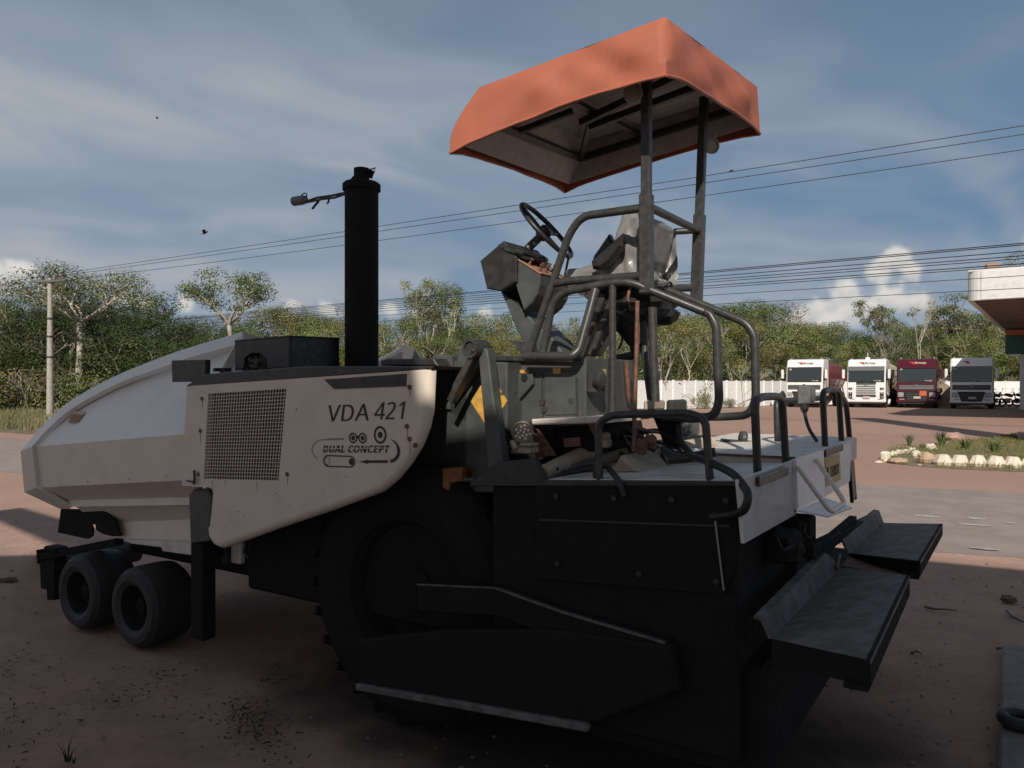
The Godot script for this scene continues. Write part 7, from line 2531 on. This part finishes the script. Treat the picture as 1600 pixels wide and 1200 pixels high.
func far_car() -> void:
	# a small car cut by the left edge; own axes: x to its rear, z to the viewer
	var at := Vector3(-26.880, 0.000, -38.493)
	var o := thing("white_car", "white car half out of frame at the left edge by the grass", "car", at, -0.42)
	var paint := worn("car_white", lin(0.66, 0.64, 0.60), 0.3, 0.03, 2.0)
	var st := begin()
	plate(st, [Vector2(-2.0, 0.35), Vector2(1.9, 0.35), Vector2(1.95, 0.62), Vector2(1.88, 0.92), Vector2(0.9, 0.95), Vector2(-0.9, 0.93), Vector2(-1.85, 0.8), Vector2(-2.02, 0.6)], -0.82, 0.82, 0.05)
	put("body", st, paint, o)
	st = begin()
	plate(st, [Vector2(-0.95, 0.93), Vector2(-0.35, 1.42), Vector2(1.25, 1.44), Vector2(1.72, 0.93), Vector2(1.60, 0.93), Vector2(1.18, 1.36), Vector2(-0.32, 1.36), Vector2(-0.82, 0.93)], -0.74, 0.74, 0.02)
	plate(st, [Vector2(0.35, 0.93), Vector2(0.43, 0.93), Vector2(0.43, 1.4), Vector2(0.35, 1.4)], -0.735, 0.735, 0.0)
	put("cabin_frame", st, paint, o)
	st = begin()
	plate(st, [Vector2(-0.80, 0.94), Vector2(-0.33, 1.35), Vector2(1.17, 1.35), Vector2(1.58, 0.94)], -0.70, 0.70, 0.0)
	put("windows", st, M.windscreen, o)
	for x in [-1.25, 1.2]:
		for z in [-0.74, 0.74]:
			st = begin()
			lathe(st, Vector3(x, 0.3, z), Vector3(0, 0, 1), [Vector2(-0.1, 0), Vector2(-0.1, 0.27), Vector2(-0.07, 0.3), Vector2(0.07, 0.3), Vector2(0.1, 0.27), Vector2(0.09, 0.18), Vector2(0.06, 0.17), Vector2(0.08, 0)], 20)
			put("wheel", st, M.rubber, o)
	for z in [-0.6, 0.6]:
		st = begin()
		boxat(st, Vector3(1.93, 0.76, z), Vector3(0.05, 0.16, 0.3), 0.02)
		put("tail_light", st, plain("tail_red", lin(0.3, 0.02, 0.02), 0.3), o)

# ---------------------------------------------------------------- things in the yard
func yard_things() -> void:
	# slab at the lower right corner
	var a := Vector3(2.911, 0.000, -4.572)
	var dir := Vector3(-0.543, 0, 0.84)
	var side := Vector3(0.84, 0, 0.543)
	var st := begin()
	var b := Basis(side, Vector3.UP, dir)
	box(st, Transform3D(b, a + side * 0.75 + dir * 1.1 + Vector3(0, 0.03, 0)), Vector3(1.5, 0.07, 2.2), 0.012)
	var slab := put("concrete_slab", st, worn("pale_concrete", lin(0.17, 0.14, 0.125), 0.9, 0.14, 0.7, 0.0, lin(0.13, 0.085, 0.065), 0.5, 0.1))
	tag(slab, "grey concrete slab lying on the dirt in the lower right corner", "slab")
	st = begin()
	var c := Vector3(3.034, 0.070, -0.228)
	var ro := Vector3(0.04, 0.035, 0)
	var q := Vector3(2.277, 0.000, -3.449)
	var path := []
	for i in 25: path.append(q + Vector3(cos(TAU * i / 24) * 0.065, 0.095, sin(TAU * i / 24) * 0.065))
	tube(st, path, 0.028, 10)
	var rr := put("rubber_ring", st, M.rubber)
	tag(rr, "small black rubber ring lying on the concrete slab at the right edge", "ring")
	# sticks
	for s in [[[Vector3(2.940, 0.000, -5.483), Vector3(2.975, 0.000, -5.422), Vector3(3.056, 0.000, -5.422), Vector3(3.115, 0.000, -5.384)], "thin dark curved stick on the dirt right of the near foot board"], [[Vector3(3.455, 0.000, -5.376), Vector3(3.414, 0.000, -5.259), Vector3(3.406, 0.000, -5.174), Vector3(3.421, 0.000, -5.105)], "thicker dark stick at the right edge of the dirt"], [[Vector3(2.358, 0.000, -4.539), Vector3(2.408, 0.000, -4.582), Vector3(2.404, 0.000, -4.518)], "short bent twig on the dirt beyond the foot board"], [[Vector3(2.908, 0.000, -4.615), Vector3(2.969, 0.000, -4.638)], "tiny twig above the concrete slab corner"]]:
		st = begin()
		var pts := []
		for p in s[0]: pts.append(p + Vector3(0, 0.014, 0))
		tube(st, rounded(pts, 0.1, 3), 0.010, 6, 0.004)
		var o := put("fallen_stick", st, M.hose if s[1].begins_with("thick") else M.rust)
		tag(o, s[1], "stick")
	st = begin()
	lump(st, Transform3D(Basis(), Vector3(0, 0.02, 0)), Vector3(0.11, 0.05, 0.07), 0.2, 0.4, 5, 8, 10)
	var cl := put("dirt_clod", st, M.rust)
	cl.position = Vector3(3.652, 0.000, -5.661)
	tag(cl, "small dark clod on the dirt below the shadow edge at right", "clod")
	st = begin()
	lump(st, Transform3D(Basis(), Vector3(0, 0.015, 0)), Vector3(0.16, 0.035, 0.05), 0.2, 0.4, 7, 8, 10)
	var cl2 := put("bark_scrap", st, M.rust)
	cl2.position = Vector3(-4.080, 0.000, -6.229)
	tag(cl2, "dark scrap of bark on the shaded dirt at the left edge", "scrap")
	tuft("yard_grass", "thin grass sprig standing in the dirt at the lower left", Vector3(-1.882, 0.000, -3.262), 0.11, 12, 7)
	tuft("yard_grass", "tiny low sprig right of the taller one at the lower left", Vector3(-1.849, 0.000, -3.251), 0.06, 10, 8)
	# litter, twigs and pebbles nobody could count
	var r := RandomNumberGenerator.new()
	r.seed = 404
	st = begin()
	var spots := [[Vector3(-1.185, 0.000, -3.564), 0.24, 0.05, 230], [Vector3(-1.282, 0.000, -3.716), 0.12, 0.04, 60], [Vector3(-1.664, 0.000, -3.849), 0.35, 0.06, 70], [Vector3(-1.226, 0.000, -4.095), 0.22, 0.05, 50], [Vector3(-2.303, 0.000, -3.597), 0.30, 0.08, 80], [Vector3(-2.016, 0.000, -3.912), 0.22, 0.06, 60], [Vector3(-1.896, 0.000, -4.184), 0.2, 0.06, 40], [Vector3(-2.836, 0.000, -4.374), 0.2, 0.06, 40], [Vector3(2.155, 0.000, -3.928), 0.5, 0.3, 40], [Vector3(1.931, 0.000, -3.318), 0.4, 0.2, 40]]
	for s in spots:
		for i in s[3]:
			var f := r.randfn()
			var at: Vector3 = s[0] + side * f * s[1] * 0.8 + dir * (r.randfn() * s[2] * 1.5 + f * s[1] * 0.25)
			var y := r.randf() * TAU
			var u := Vector3(cos(y), r.randf_range(-0.2, 0.4), sin(y)) * r.randf_range(0.006, 0.022)
			var w := Vector3(-sin(y), r.randf_range(-0.3, 0.5), cos(y)) * r.randf_range(0.003, 0.007)
			at.y = 0.008 + r.randf() * 0.012
			face(st, [at - u, at + w, at + u, at - w], Vector3.UP)
	var lit := put("leaf_litter", st, plain("dry_litter", lin(0.055, 0.036, 0.026), 0.9))
	tag(lit, "dark dry leaf litter and chips scattered on the shaded dirt", "litter", "", "stuff")
	st = begin()
	for i in 420:
		var d := r.randf_range(3.1, 9.0)
		var at := Vector3(r.randf_range(-0.72, 0.75) * d, 0.004, -d)
		var s := r.randf_range(0.004, 0.013)
		lump(st, Transform3D(Basis(Vector3.UP, r.randf() * TAU), at), Vector3(s * 2.0, s * 1.2, s * 1.6), 0.3, 0.3, i, 3, 5)
	var peb := put("pebbles", st, worn("pebble", lin(0.24, 0.17, 0.13), 0.9, 0.4, 0.05))
	tag(peb, "small pebbles strewn over the red dirt", "pebbles", "", "stuff")

func birds() -> void:
	var m := plain("bird_black", lin(0.012, 0.012, 0.013), 0.7)
	var list := [[Vector3(-13.567, 8.271, -34.000), 0.3, 0.30, "small dark bird flying over the trees left of the exhaust"], [Vector3(-27.633, 22.300, -60.000), 0.2, 0.24, "tiny dark bird high in the sky at upper left"], [Vector3(5.686, 7.128, -20.000), 0.5, 0.16, "small dark bird perched on a wire right of the canopy"]]
	for i in 3:
		var q = list[i]
		var o := thing("bird", q[3], "bird", q[0], q[1])
		var s: float = q[2]
		var st := begin()
		lump(st, Transform3D(Basis(Vector3(0, 0, 1), 0.5 if i != 2 else 0.35), Vector3.ZERO), Vector3(0.75, 0.28, 0.26) * s, 0.0, 0.02, 2, 8, 12)
		lump(st, Transform3D(Basis(), Vector3(0.36, 0.2, 0) * s), Vector3(0.24, 0.22, 0.2) * s, 0.0, 0.0, 2, 6, 10)
		sheet(st, [Vector3(0.46, 0.22, 0.02) * s, Vector3(0.56, 0.18, 0) * s, Vector3(0.46, 0.16, -0.02) * s], Vector3(0, 1, 0), 0.004 * s)
		sheet(st, [Vector3(-0.3, -0.12, 0.06) * s, Vector3(-0.62, -0.30, 0.1) * s, Vector3(-0.62, -0.30, -0.1) * s, Vector3(-0.3, -0.12, -0.06) * s], Vector3(0, 1, 0), 0.02 * s)
		put("body", st, m, o)
		for z in [-1.0, 1.0]:
			st = begin()
			var fl := 1.0 if i != 2 else 0.2
			sheet(st, [Vector3(0.2, 0.06, 0.08 * z) * s, Vector3(0.1, 0.06 + 0.35 * fl, (0.1 + 0.55 * fl) * z) * s, Vector3(-0.35, 0.05 + 0.25 * fl, (0.1 + 0.6 * fl) * z) * s, Vector3(-0.25, -0.02, 0.08 * z) * s], Vector3(0, 1, 0), 0.02 * s)
			put("wing", st, m, o)
